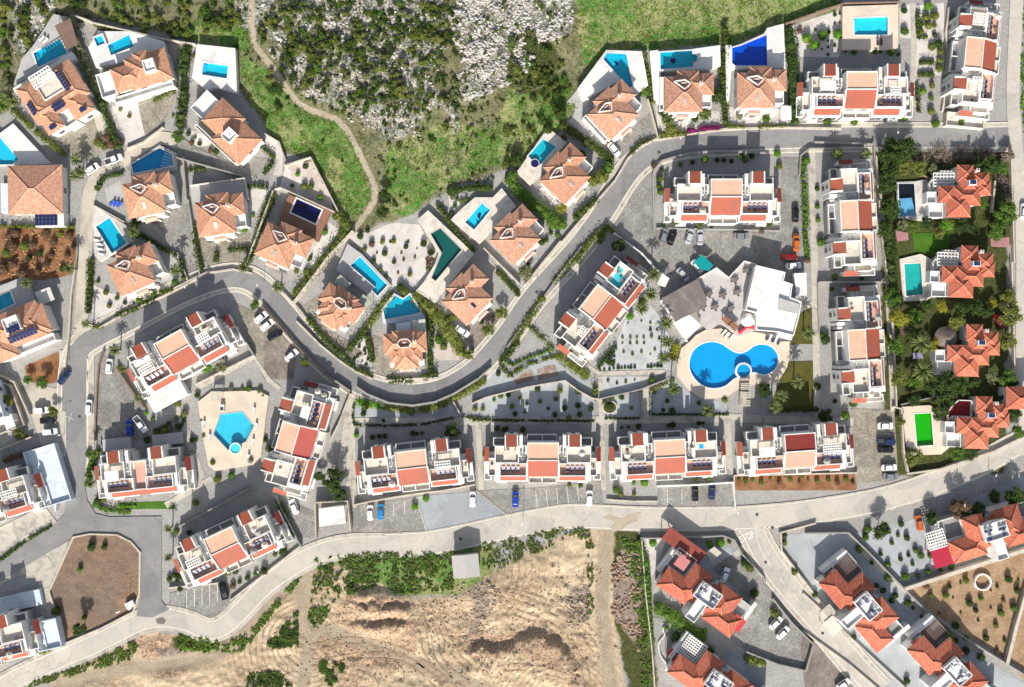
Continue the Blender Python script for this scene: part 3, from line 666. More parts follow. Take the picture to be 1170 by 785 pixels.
# ------------------------------------------------------------------ pools
WATER = {}
def pool(label, poly, deck, tile_c, tint=(.78, .93, .96), dh=.3, depth=.75, deckm=None, cop=whitedeck, copw=.45, curve=0, deckname='deck', parapet=0.0):
    """a pool sunk into its terrace: terrace slab with a hole, coping, tiled basin, water"""
    pw = [tuple(P(*p, dh)[:2]) for p in (smooth(poly, curve, True) if curve else poly)]
    dw = [tuple(P(*p, dh)[:2]) for p in deck]
    cx, cy = sum(p[0] for p in pw)/len(pw), sum(p[1] for p in pw)/len(pw)
    if dh-depth-.15 < .05: POOLS_XY.append(pw)
    root = empty('swimming_pool', (cx, cy, 0)); tag(root, label, 'pool', 'swimming pools of the village')
    L = lambda q: [(a-cx, b-cy) for a, b in q]
    pl, dl = L(pw), L(dw)
    a = sum(pl[i-1][0]*pl[i][1]-pl[i][0]*pl[i-1][1] for i in range(len(pl)))
    if a < 0: pl = pl[::-1]
    n = len(pl); ring = []
    for i in range(n):
        p0, p1, p2 = Vector(pl[i-1]), Vector(pl[i]), Vector(pl[(i+1) % n])
        t = ((p1-p0).normalized()+(p2-p1).normalized()); t = t.normalized() if t.length > 1e-6 else (p2-p1).normalized()
        nn = Vector((t.y, -t.x)); c = max(.5, abs(nn.dot(Vector(((p2-p1).normalized().y, -(p2-p1).normalized().x)))))
        ring.append(tuple(p1+nn*(copw/c)))
    b = MB(); b.holed(dl, pl, dh); b.side(dl, -.2, dh); b.side(pl, dh-.3, dh, inward=True)
    b.build(deckname, deckm or whitedeck, root)
    b = MB(); b.holed(ring, pl, dh+.05); b.side(ring, dh-.01, dh+.05); b.side(pl, dh-.02, dh+.05, inward=True); b.build('coping', cop, root)
    b = MB(); b.poly([(x, y, dh-depth) for x, y in pl]); b.side(pl, dh-depth, dh-.02, inward=True); bas = b.build('basin', tile_c, root)
    if len(pl) <= 9 and depth > .6:
        es = [((Vector(pl[(i+1) % n])-Vector(pl[i])).length, i) for i in range(n)]; es = [e for e in es if e[0] > 2]; L0, i = min(es); p, q = Vector(pl[i]), Vector(pl[(i+1) % n]); t = (q-p)/L0; nn = Vector((-t.y, t.x)); b = MB()
        for k, (w, zz) in enumerate(((.9, .55), (.55, .4))):
            e = [p+t*.15, q-t*.15, q-t*.15-t*w*.3+nn*w, p+t*.15+t*w*.3+nn*w]; b.prism([tuple(v) for v in e], dh-depth+.002, dh-zz)
        b.build('steps', tile_c, root)
    key = tuple(tint)
    if key not in WATER: WATER[key] = water('pool_water_%d' % len(WATER), tint)
    b = MB(); b.poly([(x, y, dh-.16) for x, y in pl]); b.build('water', WATER[key], root)
    if parapet:
        b = MB()
        for i in range(len(dl)):
            p, q = Vector(dl[i]), Vector(dl[(i+1) % len(dl)])
            if i in parapet_edges.get(label, range(len(dl))): wallseg(b, p, q, .25, dh-.05, dh+parapet)
        b.build('parapet', white, root)
    return root
def wallseg(b, p, q, w, z0, z1, m=0):
    d = (q-p); l = d.length
    if l < 1e-4: return
    d = d/l; nn = Vector((-d.y, d.x))*w/2; p, q = p-d*w*.35, q+d*w*.35
    b.prism([tuple(p-nn), tuple(q-nn), tuple(q+nn), tuple(p+nn)], z0, z1, m)
parapet_edges = {}
def tilec(name, c): return mottled('pool_tiles_'+name, c, [x*.9 for x in c], .6, 5, .5, .08)
TQ = tilec('turquoise', (.02, .56, .74)); TQ2 = tilec('deep_turquoise', (.005, .46, .64)); TQL = tilec('light_turquoise', (.03, .68, .84)); BLU = tilec('blue', (.0, .34, .66))
RBL = tilec('royal_blue', (.0, .09, .60)); NVY = tilec('navy', (.012, .012, .10)); BOT = tilec('bottle_green', (.01, .13, .12)); TEAL = tilec('teal', (.01, .48, .58))
JAD = tilec('jade', (.02, .45, .40)); LIM = tilec('lime', (.02, .42, .01)); HEX = tilec('hex_turquoise', (.06, .58, .76))

def make_pools():
    pool('turquoise pool on the long terrace of the U-shaped solar villa', T('a 150,238 268,175 302,238 172,300'), T('a 60,382 98,262 148,205 240,62 318,80 345,190 318,238 300,262'), TQ2, dh=1.4, deckm=greydeck)
    pool('bright pool on the raised white terrace of the plunge-pool villa', T('a 483,203 578,155 600,208 499,248'), T('a 395,212 440,140 585,140 735,185 742,222 620,262 430,302'), TQ2, dh=1.9)
    r = pool('tiny square plunge pool beside a larger turquoise one', T('a 421,171 455,158 470,194 436,207'), T('a 412,166 460,148 480,198 430,217'), TQ, dh=2.55, depth=.5, copw=.2)
    pool('small rectangular pool on a walled white deck by the hillside', T('b 128,281 238,296 232,352 121,334'), T('b 98,198 270,216 274,302 277,402 272,414 180,392 138,404 76,350'), TQ, dh=2.2)
    pool('turquoise pool running off the western edge beside the pyramid-roofed villa', T('Z -12,148 0,157 21,182 14,188 0,188 -12,180'), T('Z -14,142 0,152 15,141 58,187 10,189 -14,189'), TQ, dh=1.0)
    pool('blue wedge-shaped pool with a striped cover end', T('a 590,738 715,664 772,692 778,742 600,776'), T('a 580,736 714,650 790,684 796,760 590,792'), BLU, dh=.9, deckm=greydeck, copw=.3)
    pool('slanting turquoise lane-bend pool with white loungers beside it', T('c 430,310 490,270 568,382 502,430'), T('c 418,300 424,218 560,300 615,365 450,468 424,440'), TQ2, dh=.7, deckm=palegravel)
    pool('navy rectangular pool on a brown brick terrace', T('d 546,185 657,236 630,296 520,245'), T('d 512,166 700,236 640,378 470,286 476,240'), NVY, (.6, .65, .8), dh=1.6, deckm=browndeck, cop=whitedeck, copw=.4)
    pool('long turquoise pool with a square step at one end, twin-pergola villa', T('A 350,66 503,225 448,285 418,252 436,236 296,115'), T('A 280,-8 362,52 525,224 455,305 440,312 215,140'), TQ2, dh=1.0, deckm=greydeck, copw=.25)
    pool('notched turquoise pool with a pale step wedge at its east end', T('A 545,282 592,306 628,278 690,375 655,386 490,416 482,366'), T('A 540,268 592,296 632,266 716,396 720,425 480,440 470,360'), TQ2, dh=1.2, deckm=bluewhite, copw=.3)
    pool('bottle-green boomerang-shaped pool in a cream terrace', T('i 362,264 404,240 500,335 384,474 366,462 412,350'), T('i 303,198 350,158 556,352 400,545 380,575 294,520 330,480 380,400 396,352'), BOT, (.7, .82, .8), dh=1.3, deckm=cream, copw=.2, cop=greydeck)
    pool('bright blue pool with dark dolphin mosaics', T('i 592,126 628,158 556,246 516,212'), T('i 450,200 512,140 560,100 640,100 680,58 745,140 690,190 580,310'), TQ, dh=1.2, deckm=cream, copw=.3)
    pool('teal pool with a small dark round spa at its corner', T('j 160,230 216,265 140,352 92,308'), T('j 180,180 265,245 140,400 100,440 40,380'), TEAL, dh=1.2, deckm=cream, copw=.3)
    pool('turquoise triangle pool tapering to a point', T('Q 322,124 455,130 500,350 478,366 300,168'), T('Q 318,104 565,112 608,348 510,420 450,370 380,330 165,450 145,430 120,370'), TQ2, dh=2.0, copw=.3)
    pool('deep turquoise pool with a blue mosaic medallion and rounded steps', T('V 98,136 350,120 352,150 372,148 390,165 388,195 370,212 356,212 358,248 102,270'), T('V 15,126 82,118 88,132 354,110 568,80 576,240 510,262 100,286 118,540 100,552 48,500'), tilec('medallion_teal', (.005, .44, .58)), dh=1.9, copw=.25)
    pool('royal blue pool with one slanting side', T('V 664,100 735,82 936,0 940,238 690,240 664,220'), T('V 612,80 655,78 660,92 730,72 915,-10 940,-55 1070,-90 1084,260 660,262 640,520 618,520'), RBL, (.7, .85, .95), dh=1.9, deckm=whitedeck, copw=.25)
    pool('turquoise pool at the western edge with a grey terrace', T('L -30,262 72,218 108,305 -30,372'), T('L -40,190 180,102 240,200 268,300 250,325 210,312 -40,410'), TQ2, dh=.9, deckm=greydeck)
    pool('half-covered dark pool under a floating blue sheet', T('E 100,302 208,302 220,520 108,524'), T('E 88,290 215,285 300,270 318,560 285,560 98,536'), tilec('black', (.012, .014, .018)), (.7, .8, .9), dh=.5, deckm=palegravel, copw=.25, cop=bluewhite)
    pool('jade green rectangular pool in a cream terrace', T('p 405,478 478,474 488,612 414,622'), T('p 385,455 480,432 532,458 540,560 520,640 400,645'), JAD, dh=.5, deckm=cream, copw=.3)
    pool('lime green rectangular pool, its water gone bright algae green', T('r 450,444 524,440 536,582 463,588'), T('r 392,412 520,404 605,460 612,590 570,625 420,630'), LIM, (.6, .95, .4), dh=.5, deckm=beigedeck, copw=.3)
    pool('hexagonal turquoise pool in a beige communal deck', T('f 205,447 302,434 352,498 318,566 238,604 174,535'), T('f 102,390 160,345 372,338 420,364 385,632 350,672 180,700 150,676 128,560'), HEX, dh=.6, deckm=beigedeck, copw=.25, cop=greydeck)
    big = []
    for k in range(40):
        a = 2*math.pi*k/40; big.append(a)
    q = T('q 290,121 330,130 362,150 392,168 420,172 450,160 478,140 515,132 552,142 578,170 584,205 572,240 545,260 515,266 480,256 455,262 425,276 392,282 370,300 345,318 310,327 270,324 230,303 202,270 188,230 192,190 210,155 245,130')
    pool('large blue double-lobed pool before the clubhouse', q, T('q 132,270 132,220 150,150 190,118 215,90 262,66 300,62 330,60 402,96 450,70 530,86 560,120 636,118 636,190 625,235 590,290 555,306 480,312 430,320 350,368 290,375 235,372 180,330'), tilec('club_blue', (.0, .36, .78)), (.80, .94, .98), dh=.6, deckm=beigedeck, curve=3, copw=.45)
    pool('round shallow paddling pool touching the double-lobed pool', [(849.6+7.6*math.cos(k*math.pi/12), 423.7+7.6*math.sin(k*math.pi/12)) for k in range(24)], [(849.6+9.6*math.cos(k*math.pi/12), 423.7+9.6*math.sin(k*math.pi/12)) for k in range(24)], BLU, (.8, .95, .98), dh=1.1, depth=.4, copw=.3)
    pool('rectangular bright turquoise communal pool', T('n 180,82 330,76 330,156 182,156'), T('n 128,28 378,20 378,212 350,222 128,222'), TQL, dh=1.6, deckm=beigedeck, copw=.4)
    # things at the pools
    def mosaic(specs, z, label):
        b = MB()
        for sp in specs:
            q = sp if isinstance(sp, list) else T(sp); b.prism([tuple(P(*p, z)[:2]) for p in q], z, z+.02)
        tag(b.build('floor_mosaic', NVY), label, 'mosaic')
    mosaic(['i 572,175 585,165 588,178 580,198 572,190', 'i 565,195 575,205 578,222 570,212', 'i 590,195 598,185 600,200 594,205'], .46, 'dark dolphin-like mosaic shapes on the bright blue pool floor')
    mosaic([[(769+3.2*math.cos(k*.5236), 69.5+3.2*math.sin(k*.5236)) for k in range(12)]], 1.16, 'round dark blue medallion on the deep turquoise pool floor')
    mosaic(['Q 370,178 395,185 402,215 388,205 376,192'], 1.26, 'small dark curved mosaic on the triangle pool floor')
    b = MB(); q = [P(*p, 1.0) for p in T('a 742,664 775,694 780,745 716,751')]
    for k in range(6):
        t0, t1 = k/6+.02, (k+.72)/6; e = [q[0].lerp(q[3], t0), q[1].lerp(q[2], t0), q[1].lerp(q[2], t1), q[0].lerp(q[3], t1)]; b.prism([tuple(p[:2]) for p in e], .84, .9)
    tag(b.build('pool_cover', plain('cover_slats', (.16, .42, .58), .4)), 'striped slatted cover over the east end of the wedge pool', 'pool cover')
    b = MB(); w = [tuple(P(*p, .55)[:2]) for p in T('E 102,405 192,398 218,518 106,524')]; b.prism(w, .44, .5)
    tag(b.build('pool_cover', mottled('blue_cover', (.12, .36, .58), (.09, .30, .50), .8, 3, .5, .1)), 'light blue floating cover over half of the dark pool', 'pool cover')
    b = MB(); c = P(*T('j 122,340')[0], 1.25); 
    for k in range(18): b.face([(c.x, c.y, 1.262), (c.x+1.1*math.cos(k*math.pi/9), c.y+1.1*math.sin(k*math.pi/9), 1.262), (c.x+1.1*math.cos((k+1)*math.pi/9), c.y+1.1*math.sin((k+1)*math.pi/9), 1.262)])
    b.lathe([(1.1, 1.2), (1.1, 1.262)], 18, 0, c.x, c.y); b.lathe([(1.1, 1.22), (1.1, 1.3), (1.25, 1.3), (1.25, 1.2)], 18, 1, c.x, c.y)
    tag(b.build('spa_tub', [NVY, cream]), 'small dark round spa at the corner of the teal pool', 'spa')

# ------------------------------------------------------------------ windows on walls
def window(parent, x, y, z, w, h, nx, ny, name='window', glassm=None):
    t = Vector((-ny, nx)); n = Vector((nx, ny))
    def bx(b, a0, a1, z0, z1, d0, d1):
        q = [Vector((x, y))+t*a0+n*d0, Vector((x, y))+t*a1+n*d0, Vector((x, y))+t*a1+n*d1, Vector((x, y))+t*a0+n*d1]
        b.prism([tuple(p) for p in q], z0, z1)
    f = MB()
    for a0, a1, z0, z1 in ((-w/2, -w/2+.09, z, z+h), (w/2-.09, w/2, z, z+h), (-.04, .04, z+.09, z+h-.09), (-w/2+.09, w/2-.09, z, z+.09), (-w/2+.09, w/2-.09, z+h-.09, z+h)):
        bx(f, a0, a1, z0, z1, -.05, .06)
    fo = f.build(name, alu if name == 'window' else woodbrown, parent)
    p = MB(); bx(p, -w/2+.08, w/2-.08, z+.08, z+h-.08, -.04, .03); p.build('pane', glassm or glass, fo)

def panel(root, u, v, w, d, z, tilt=0.0, cols=2, rows=1, rot=0.0, name='solar_panel', k=K, tx=0.0, ty=0.0):
    """solar array lying on a roof plane z + tx*x + ty*y in local metres around its centre"""
    b = MB(); cx, cy = u*k, -v*k; cw, cd = w*k/cols, d*k/rows; c, s = math.cos(rot), math.sin(rot)
    for i in range(cols):
        for j in range(rows):
            q = []
            for a, e in ((.05, .05), (.95, .05), (.95, .95), (.05, .95)):
                x, y = -w*k/2+(i+a)*cw, -d*k/2+(j+e)*cd; q.append((cx+c*x-s*y, cy+s*x+c*y))
            zz = lambda x, y: z+tx*(x-cx)+ty*(y-cy)
            up = [(x, y, zz(x, y)+.1) for x, y in q]; lo = [(x, y, zz(x, y)) for x, y in q]
            b.face(up, 0)
            for m in range(4): b.face([lo[m], lo[(m+1) % 4], up[(m+1) % 4], up[m]], 1)
    return b.build(name, [solar, alu], root)

def lattice(root, u0, u1, v0, v1, z, name='pergola', mat=None, step=.55, k=K, post=True, base=0.0):
    b = MB(); x0, x1, y0, y1 = u0*k, u1*k, -v1*k, -v0*k
    n = max(2, int((x1-x0)/step)); m = max(2, int((y1-y0)/step)); t = .15
    for i in range(n+1): x = x0+(x1-x0)*i/n; b.box(x-t, x+t, y0, y1, z, z+.1)
    for j in range(m+1): y = y0+(y1-y0)*j/m; b.box(x0-.1, x1+.1, y-t, y+t, z+.102, z+.2)
    if post:
        for x in (x0+.1, x1-.1):
            for y in (y0+.1, y1-.1): b.box(x-.07, x+.07, y-.07, y+.07, base, z)
    return b.build(name, mat or white, root)
def slats(root, u0, u1, v0, v1, z, name='pergola', mat=None, n=9, k=K, base=0.0, along='u'):
    b = MB(); x0, x1, y0, y1 = u0*k, u1*k, -v1*k, -v0*k
    for i in range(n+1):
        if along == 'u': x = x0+(x1-x0)*i/n; b.box(x-.13, x+.13, y0, y1, z, z+.14)
        else: y = y0+(y1-y0)*i/n; b.box(x0, x1, y-.13, y+.13, z, z+.14)
    if along == 'u': b.box(x0-.1, x1+.1, y0+.2, y0+.4, z-.15, z-.002); b.box(x0-.1, x1+.1, y1-.4, y1-.2, z-.15, z-.002)
    else: b.box(x0+.2, x0+.4, y0-.1, y1+.1, z-.15, z-.002); b.box(x1-.4, x1-.2, y0-.1, y1+.1, z-.15, z-.002)
    for x in (x0+.3, x1-.3):
        for y in (y0+.3, y1-.3): b.box(x-.08, x+.08, y-.08, y+.08, base, z-.15)
    return b.build(name, mat or woodbrown, root)

# ------------------------------------------------------------------ villas
_rc = {}
def ridgecap(mat):
    red = mat.name.startswith(('red', 'pink')); k = 'red' if red else 'clay'
    if k not in _rc: _rc[k] = mottled(k+'_ridge_tiles', (.60, .24, .14) if red else (.62, .36, .24), (.50, .17, .10) if red else (.50, .27, .17), 2, 5, .8, .2)
    return _rc[k]
def bx(b, u0, u1, v0, v1, z0, z1, m=0, k=K): b.box(u0*k, u1*k, -v1*k, -v0*k, z0, z1, m)
def ringbox(b, u0, u1, v0, v1, z0, z1, t=1.0, m=0, k=K):
    """four parapet walls round a terrace, t in pixels"""
    bx(b, u0, u1, v0, v0+t, z0, z1, m, k); bx(b, u0, u1, v1-t, v1, z0, z1, m, k)
    bx(b, u0, u0+t, v0+t, v1-t, z0, z1, m, k); bx(b, u1-t, u1, v0+t, v1-t, z0, z1, m, k)
def villa_root(label, px, py, rot, ez):
    r = empty('villa', P(px, py, ez)*1.0, math.radians(rot)); r.location.z = 0
    return tag(r, label, 'villa', 'villas with tiled roofs')
def hips(root, rects, ez, tan, mat, wallm=white, over=1.6, name='roof', wall=True, base=-.2):
    """rects (u0,u1,v0,v1[,dz]): hipped wings that run into each other, on walls set back under the eaves"""
    b = MB(); w = MB()
    for i, q in enumerate(rects):
        u0, u1, v0, v1 = q[:4]; dz = q[4] if len(q) > 4 else 0; e = ez+dz+.004*i
        b.hip(u0*K, u1*K, -v1*K, -v0*K, e, tan, 0, cap=1)
        bx(w, u0+over, u1-over, v0+over, v1-over, base-.01*i, e-.1-.003*i)
    ro = b.build(name, [mat, ridgecap(mat)], root)
    wo = w.build('wall', wallm, root) if wall else None
    return ro, wo
def chimney(root, u, v, z0, z1, s=.35, parent=None):
    b = MB(); x, y = u*K, -v*K; b.box(x-s, x+s, y-s, y+s, z0, z1); b.box(x-s-.1, x+s+.1, y-s-.1, y+s+.1, z1+.001, z1+.15); b.box(x-s+.1, x+s-.1, y-s+.1, y+s-.1, z1+.151, z1+.3, 1)
    return b.build('chimney', [white, terracotta], parent or root)
def skylight(root, pts, z, zin, rim=.22, name='roof_terrace', floor=None):
    """a sunk terrace cut into the tiles: white rim wall round a dark floor with a water tank"""
    q = [(u*K, -v*K) for u, v in pts]; b = MB()
    for i in range(len(q)): wallseg(b, Vector(q[i]), Vector(q[(i+1) % len(q)]), rim, zin-.2, z, 0)
    b.prism(q, zin-.15, zin, 1)
    o = b.build(name, [white, floor or midgrey], root)
    cx, cy = sum(p[0] for p in q)/len(q), sum(p[1] for p in q)/len(q)
    t = MB(); t.tube([(cx-.5, cy+.15, zin+.55), (cx+.5, cy+.15, zin+.55)], .22, 8); t.box(cx-.45, cx-.35, cy, cy+.3, zin, zin+.4); t.box(cx+.35, cx+.45, cy, cy+.3, zin, zin+.4)
    t.build('water_tank', steel, o)
    t = MB(); t.face([(cx-.6, cy-.9, zin+.1), (cx+.6, cy-.9, zin+.1), (cx+.6, cy-.1, zin+.5), (cx-.6, cy-.1, zin+.5)]); t.face([(cx-.6, cy-.9, zin+.1), (cx-.6, cy-.1, zin+.5), (cx+.6, cy-.1, zin+.5), (cx+.6, cy-.9, zin+.1)]); t.build('solar_panel', solar, o)
    return o
def roof_window(root, u, v, w, d, z, ty, mat=None):
    b = MB(); x0, x1, y0, y1 = (u-w/2)*K, (u+w/2)*K, (-v-d/2)*K, (-v+d/2)*K; f = lambda y: z+ty*(y+v*K)
    up = [(x0, y0, f(y0)+.18), (x1, y0, f(y0)+.18), (x1, y1, f(y1)+.18), (x0, y1, f(y1)+.18)]; lo = [(p[0], p[1], p[2]-.4) for p in up]
    b.face(up, 0)
    for i in range(4): b.face([lo[i], lo[(i+1) % 4], up[(i+1) % 4], up[i]], 1)
    return b.build('roof_window', [mat or midgrey, white], root)

def villa_a(label, px, py, rot, roofm=terracotta, porch=True, balcony=True, ez=5.0, west=False, mirror=1, winm=None):
    r = villa_root(label, px, py, rot, ez); tn = .36; s = mirror
    R = [(-21.8, 21.8, -20, 20), (-1.5, 34.8, -24, 1), (-7.5, 18, -27, 5)]
    R = [(min(s*a, s*b), max(s*a, s*b), c, d) for a, b, c, d in R]
    hips(r, R, ez, tn, roofm)
    zt = ez+20*K*tn
    skylight(r, [(s*-11.5, -13), (s*.5, -15), (s*7, -11), (s*.5, -4)], zt-.25, zt-1.15)
    roof_window(r, s*.5, 9.5, 3, 6.5, ez+10.5*K*tn, tn, winm)
    chimney(r, s*18.5, -10.5, ez, ez+2.0)
    if porch:
        b = MB(); bx(b, -7, 7, 18, 25.5, -.1, 3.1); bx(b, -8, -6.2, 25, 26.5, -.1, 2.4); bx(b, 6.2, 8, 25, 26.5, -.1, 2.4)
        bx(b, -16, 17, 19, 23, -.12, 3.3); b.build('porch', white, r)
        b = MB(); b.face([(-7*K, -26.5*K, 2.7), (7*K, -26.5*K, 2.7), (7*K, -22.5*K, 3.5), (-7*K, -22.5*K, 3.5)], 0, [(0, 0), (3, 0), (3, 1), (0, 1)]); b.side([(-7*K, -26.5*K), (7*K, -26.5*K), (7*K, -22.5*K), (-7*K, -22.5*K)], 2.4, 2.7); b.build('porch_roof', roofm, r)
    if balcony:
        b = MB(); a0, a1 = sorted((s*20, s*33)); bx(b, a0, a1, -1, 14, -.15, 3.0); ringbox(b, a0, a1, -.5, 14, 3.001, 3.9, .9); b.build('balcony', white, r)
    if west:
        b = MB(); a0, a1 = sorted((s*-26, s*-21)); bx(b, a0, a1, -22, 16, -.15, 2.2); ringbox(b, a0, a1, -22, 16, 2.201, 3.0, .8); b.build('terrace', white, r)
    for u in (-13, 13): window(r, u*K, -(20-1.6)*K, 3.55, 1.5, 1.2, 0, -1)
    window(r, s*(-21.8+1.6)*K, 0, 3.4, 1.6, 1.3, -s, 0); window(r, s*(-21.8+1.6)*K, 0, .8, 1.6, 1.3, -s, 0); window(r, s*(34.8-1.6)*K, 12*K, 3.4, 1.4, 1.3, s, 0)
    window(r, 0, -25.5*K, .05, 1.6, 2.1, 0, -1, 'door')
    return r
def villa_b(label, px, py, rot, ez=4.6):
    """fan of hipped wings round an octagonal opening"""
    r = villa_root(label, px, py, rot, ez); tn = .36
    hips(r, [(-25, 25, -17, 7), (-14, 14, -20, 24), (-19, -1, -4, 17), (1, 19, -4, 17)], ez, tn, terracotta)
    skylight(r, [(-8, -5), (-4, -9.5), (4, -9.5), (8, -5), (5, 0), (-5, 0)], ez+2.0, ez+.75)
    b = MB(); bx(b, -9, 9, 22, 27, -.1, 2.9); bx(b, 9, 20, 15, 22, -.12, 2.5); bx(b, -20, -9, 15, 22, -.13, 2.5); b.build('porch', white, r)
    b = MB(); b.face([(-8*K, -28*K, 2.6), (8*K, -28*K, 2.6), (8*K, -23.5*K, 3.4), (-8*K, -23.5*K, 3.4)], 0, [(0, 0), (3, 0), (3, 1), (0, 1)]); b.side([(-8*K, -28*K), (8*K, -28*K), (8*K, -23.5*K), (-8*K, -23.5*K)], 2.35, 2.6); b.build('porch_roof', terracotta, r)
    chimney(r, 12, -6, ez, ez+1.9)
    for u in (-14.5, 14.5): window(r, u*K, -22.02*K, .8, 1.4, 1.2, 0, -1)
    for s in (-1, 1): window(r, s*23.4*K, 5*K, 2.9, 1.5, 1.2, s, 0)
    return r
def villa_c(label, px, py, rot, rects, box, flat, ez=4.8, arr=(), terr=None):
    """irregular hipped house with a white roof pod and a flat white annex"""
    r = villa_root(label, px, py, rot, ez); tn = .36
    hips(r, rects, ez, tn, terracotta)
    u, v, w, d = box; b = MB(); bx(b, u-w/2, u+w/2, v-d/2, v+d/2, ez, ez+2.2); ringbox(b, u-w/2, u+w/2, v-d/2, v+d/2, ez+2.201, ez+2.7, .9); bx(b, u-.6, u+.6, v-.6, v+.6, ez+2.2, ez+2.6); b.build('roof_pod', white, r)
    for (a0, a1, c0, c1, z) in flat:
        b = MB(); bx(b, a0, a1, c0, c1, -.1-.01*z, z); ringbox(b, a0, a1, c0, c1, z+.001, z+.9, 1.0); b.build('terrace', white, r)
    for q in arr: panel(r, *q[:5], cols=q[5], rows=q[6], rot=q[7], ty=q[8] if len(q) > 8 else 0, tx=q[9] if len(q) > 9 else 0)
    a = rects[0]
    for f in (.25, .75): window(r, (a[0]+(a[1]-a[0])*f)*K, -(a[3]-1.6)*K, 3.0, 1.4, 1.2, 0, -1)
    window(r, (a[1]-1.6)*K, -(a[2]+a[3])/2*K, 2.8, 1.4, 1.3, 1, 0)
    return r
def villa_e(label, px, py, rot=0, pool=None, awn=None, ez=4.4, hut=False):
    """cluster of small red pyramidal pavilions with white side terraces on the west"""
    r = villa_root(label, px, py, rot, ez); tn = .40; q = 7.85
    Z = lambda a, b, c, d: ((a-405)/q, (b-405)/q, (c-310)/q, (d-310)/q)
    hips(r, [Z(350, 500, 72, 225), Z(478, 640, 138, 290), Z(182, 330, 262, 412), Z(250, 470, 330, 545), Z(300, 560, 262, 440), Z(520, 655, 220, 350), Z(370, 545, 160, 330)], ez, tn, redtile, over=1.4)
    b = MB(); u0, u1, v0, v1 = Z(430, 500, 218, 262); bx(b, u0, u1, v0, v1, ez, ez+1.7); b.build('skylight', [bluewhite], r)
    panel(r, (465-405)/q, (240-310)/q, 7, 4.6, ez+1.75, cols=3, rows=2)
    b = MB(); bx(b, *Z(95, 182, 308, 412), -.1, 2.4); ringbox(b, *Z(95, 182, 308, 412), 2.401, 3.3, .8); bx(b, *Z(118, 250, 412, 540), -.11, 2.0); ringbox(b, *Z(118, 250, 412, 540), 2.001, 2.9, .8); b.build('terrace', white, r)
    chimney(r, (510-405)/q, (130-310)/q, ez, ez+1.6)
    if hut:
        b = MB(); cx, cy = (200-405)/q*K, -(200-310)/q*K; b.lathe([(3.2, 2.5), (2.0, 3.1), (.05, 3.9)], 16, 0, cx, cy); b.lathe([(3.2, 2.5), (.05, 2.49)], 16, 0, cx, cy)
        for k in range(6): b.box(cx+2.7*math.cos(k*1.047)-.08, cx+2.7*math.cos(k*1.047)+.08, cy+2.7*math.sin(k*1.047)-.08, cy+2.7*math.sin(k*1.047)+.08, 0, 2.6, 1)
        b.build('thatched_canopy', [mottled('thatch', (.20, .16, .14), (.15, .12, .105), 1.2, 6, .95, .3), bark], r)
    else:
        pts = [(130, 230), (180, 160), (230, 115), (350, 118), (350, 262), (182, 262), (140, 300)]
        b = MB(); b.prism([((a-405)/q*K, -(c-310)/q*K) for a, c in pts], -.1, 1.6, 1); qn = [Vector(((a-405)/q*K, -(c-310)/q*K)) for a, c in pts]
        for i in range(len(qn)): wallseg(b, qn[i], qn[(i+1) % len(qn)], .25, 1.601, 2.5)
        b.build('terrace', [white, awn or cream], r)
        if awn is None: lattice(r, (160-405)/q, (345-405)/q, (140-310)/q, (255-310)/q, 3.0, base=1.6, step=.8)
    for u, v in ((-5, 24), (3, 24)): window(r, u*K, -(545-310-11)/q*K, .9, 1.3, 1.3, 0, -1)
    window(r, (182-405+11)/q*K, -(330-310)/q*K, 2.9, 1.0, 1.0, -1, 0); window(r, (640-405-11)/q*K, -(200-310)/q*K, 1.8, 1.2, 1.3, 1, 0)
    return r

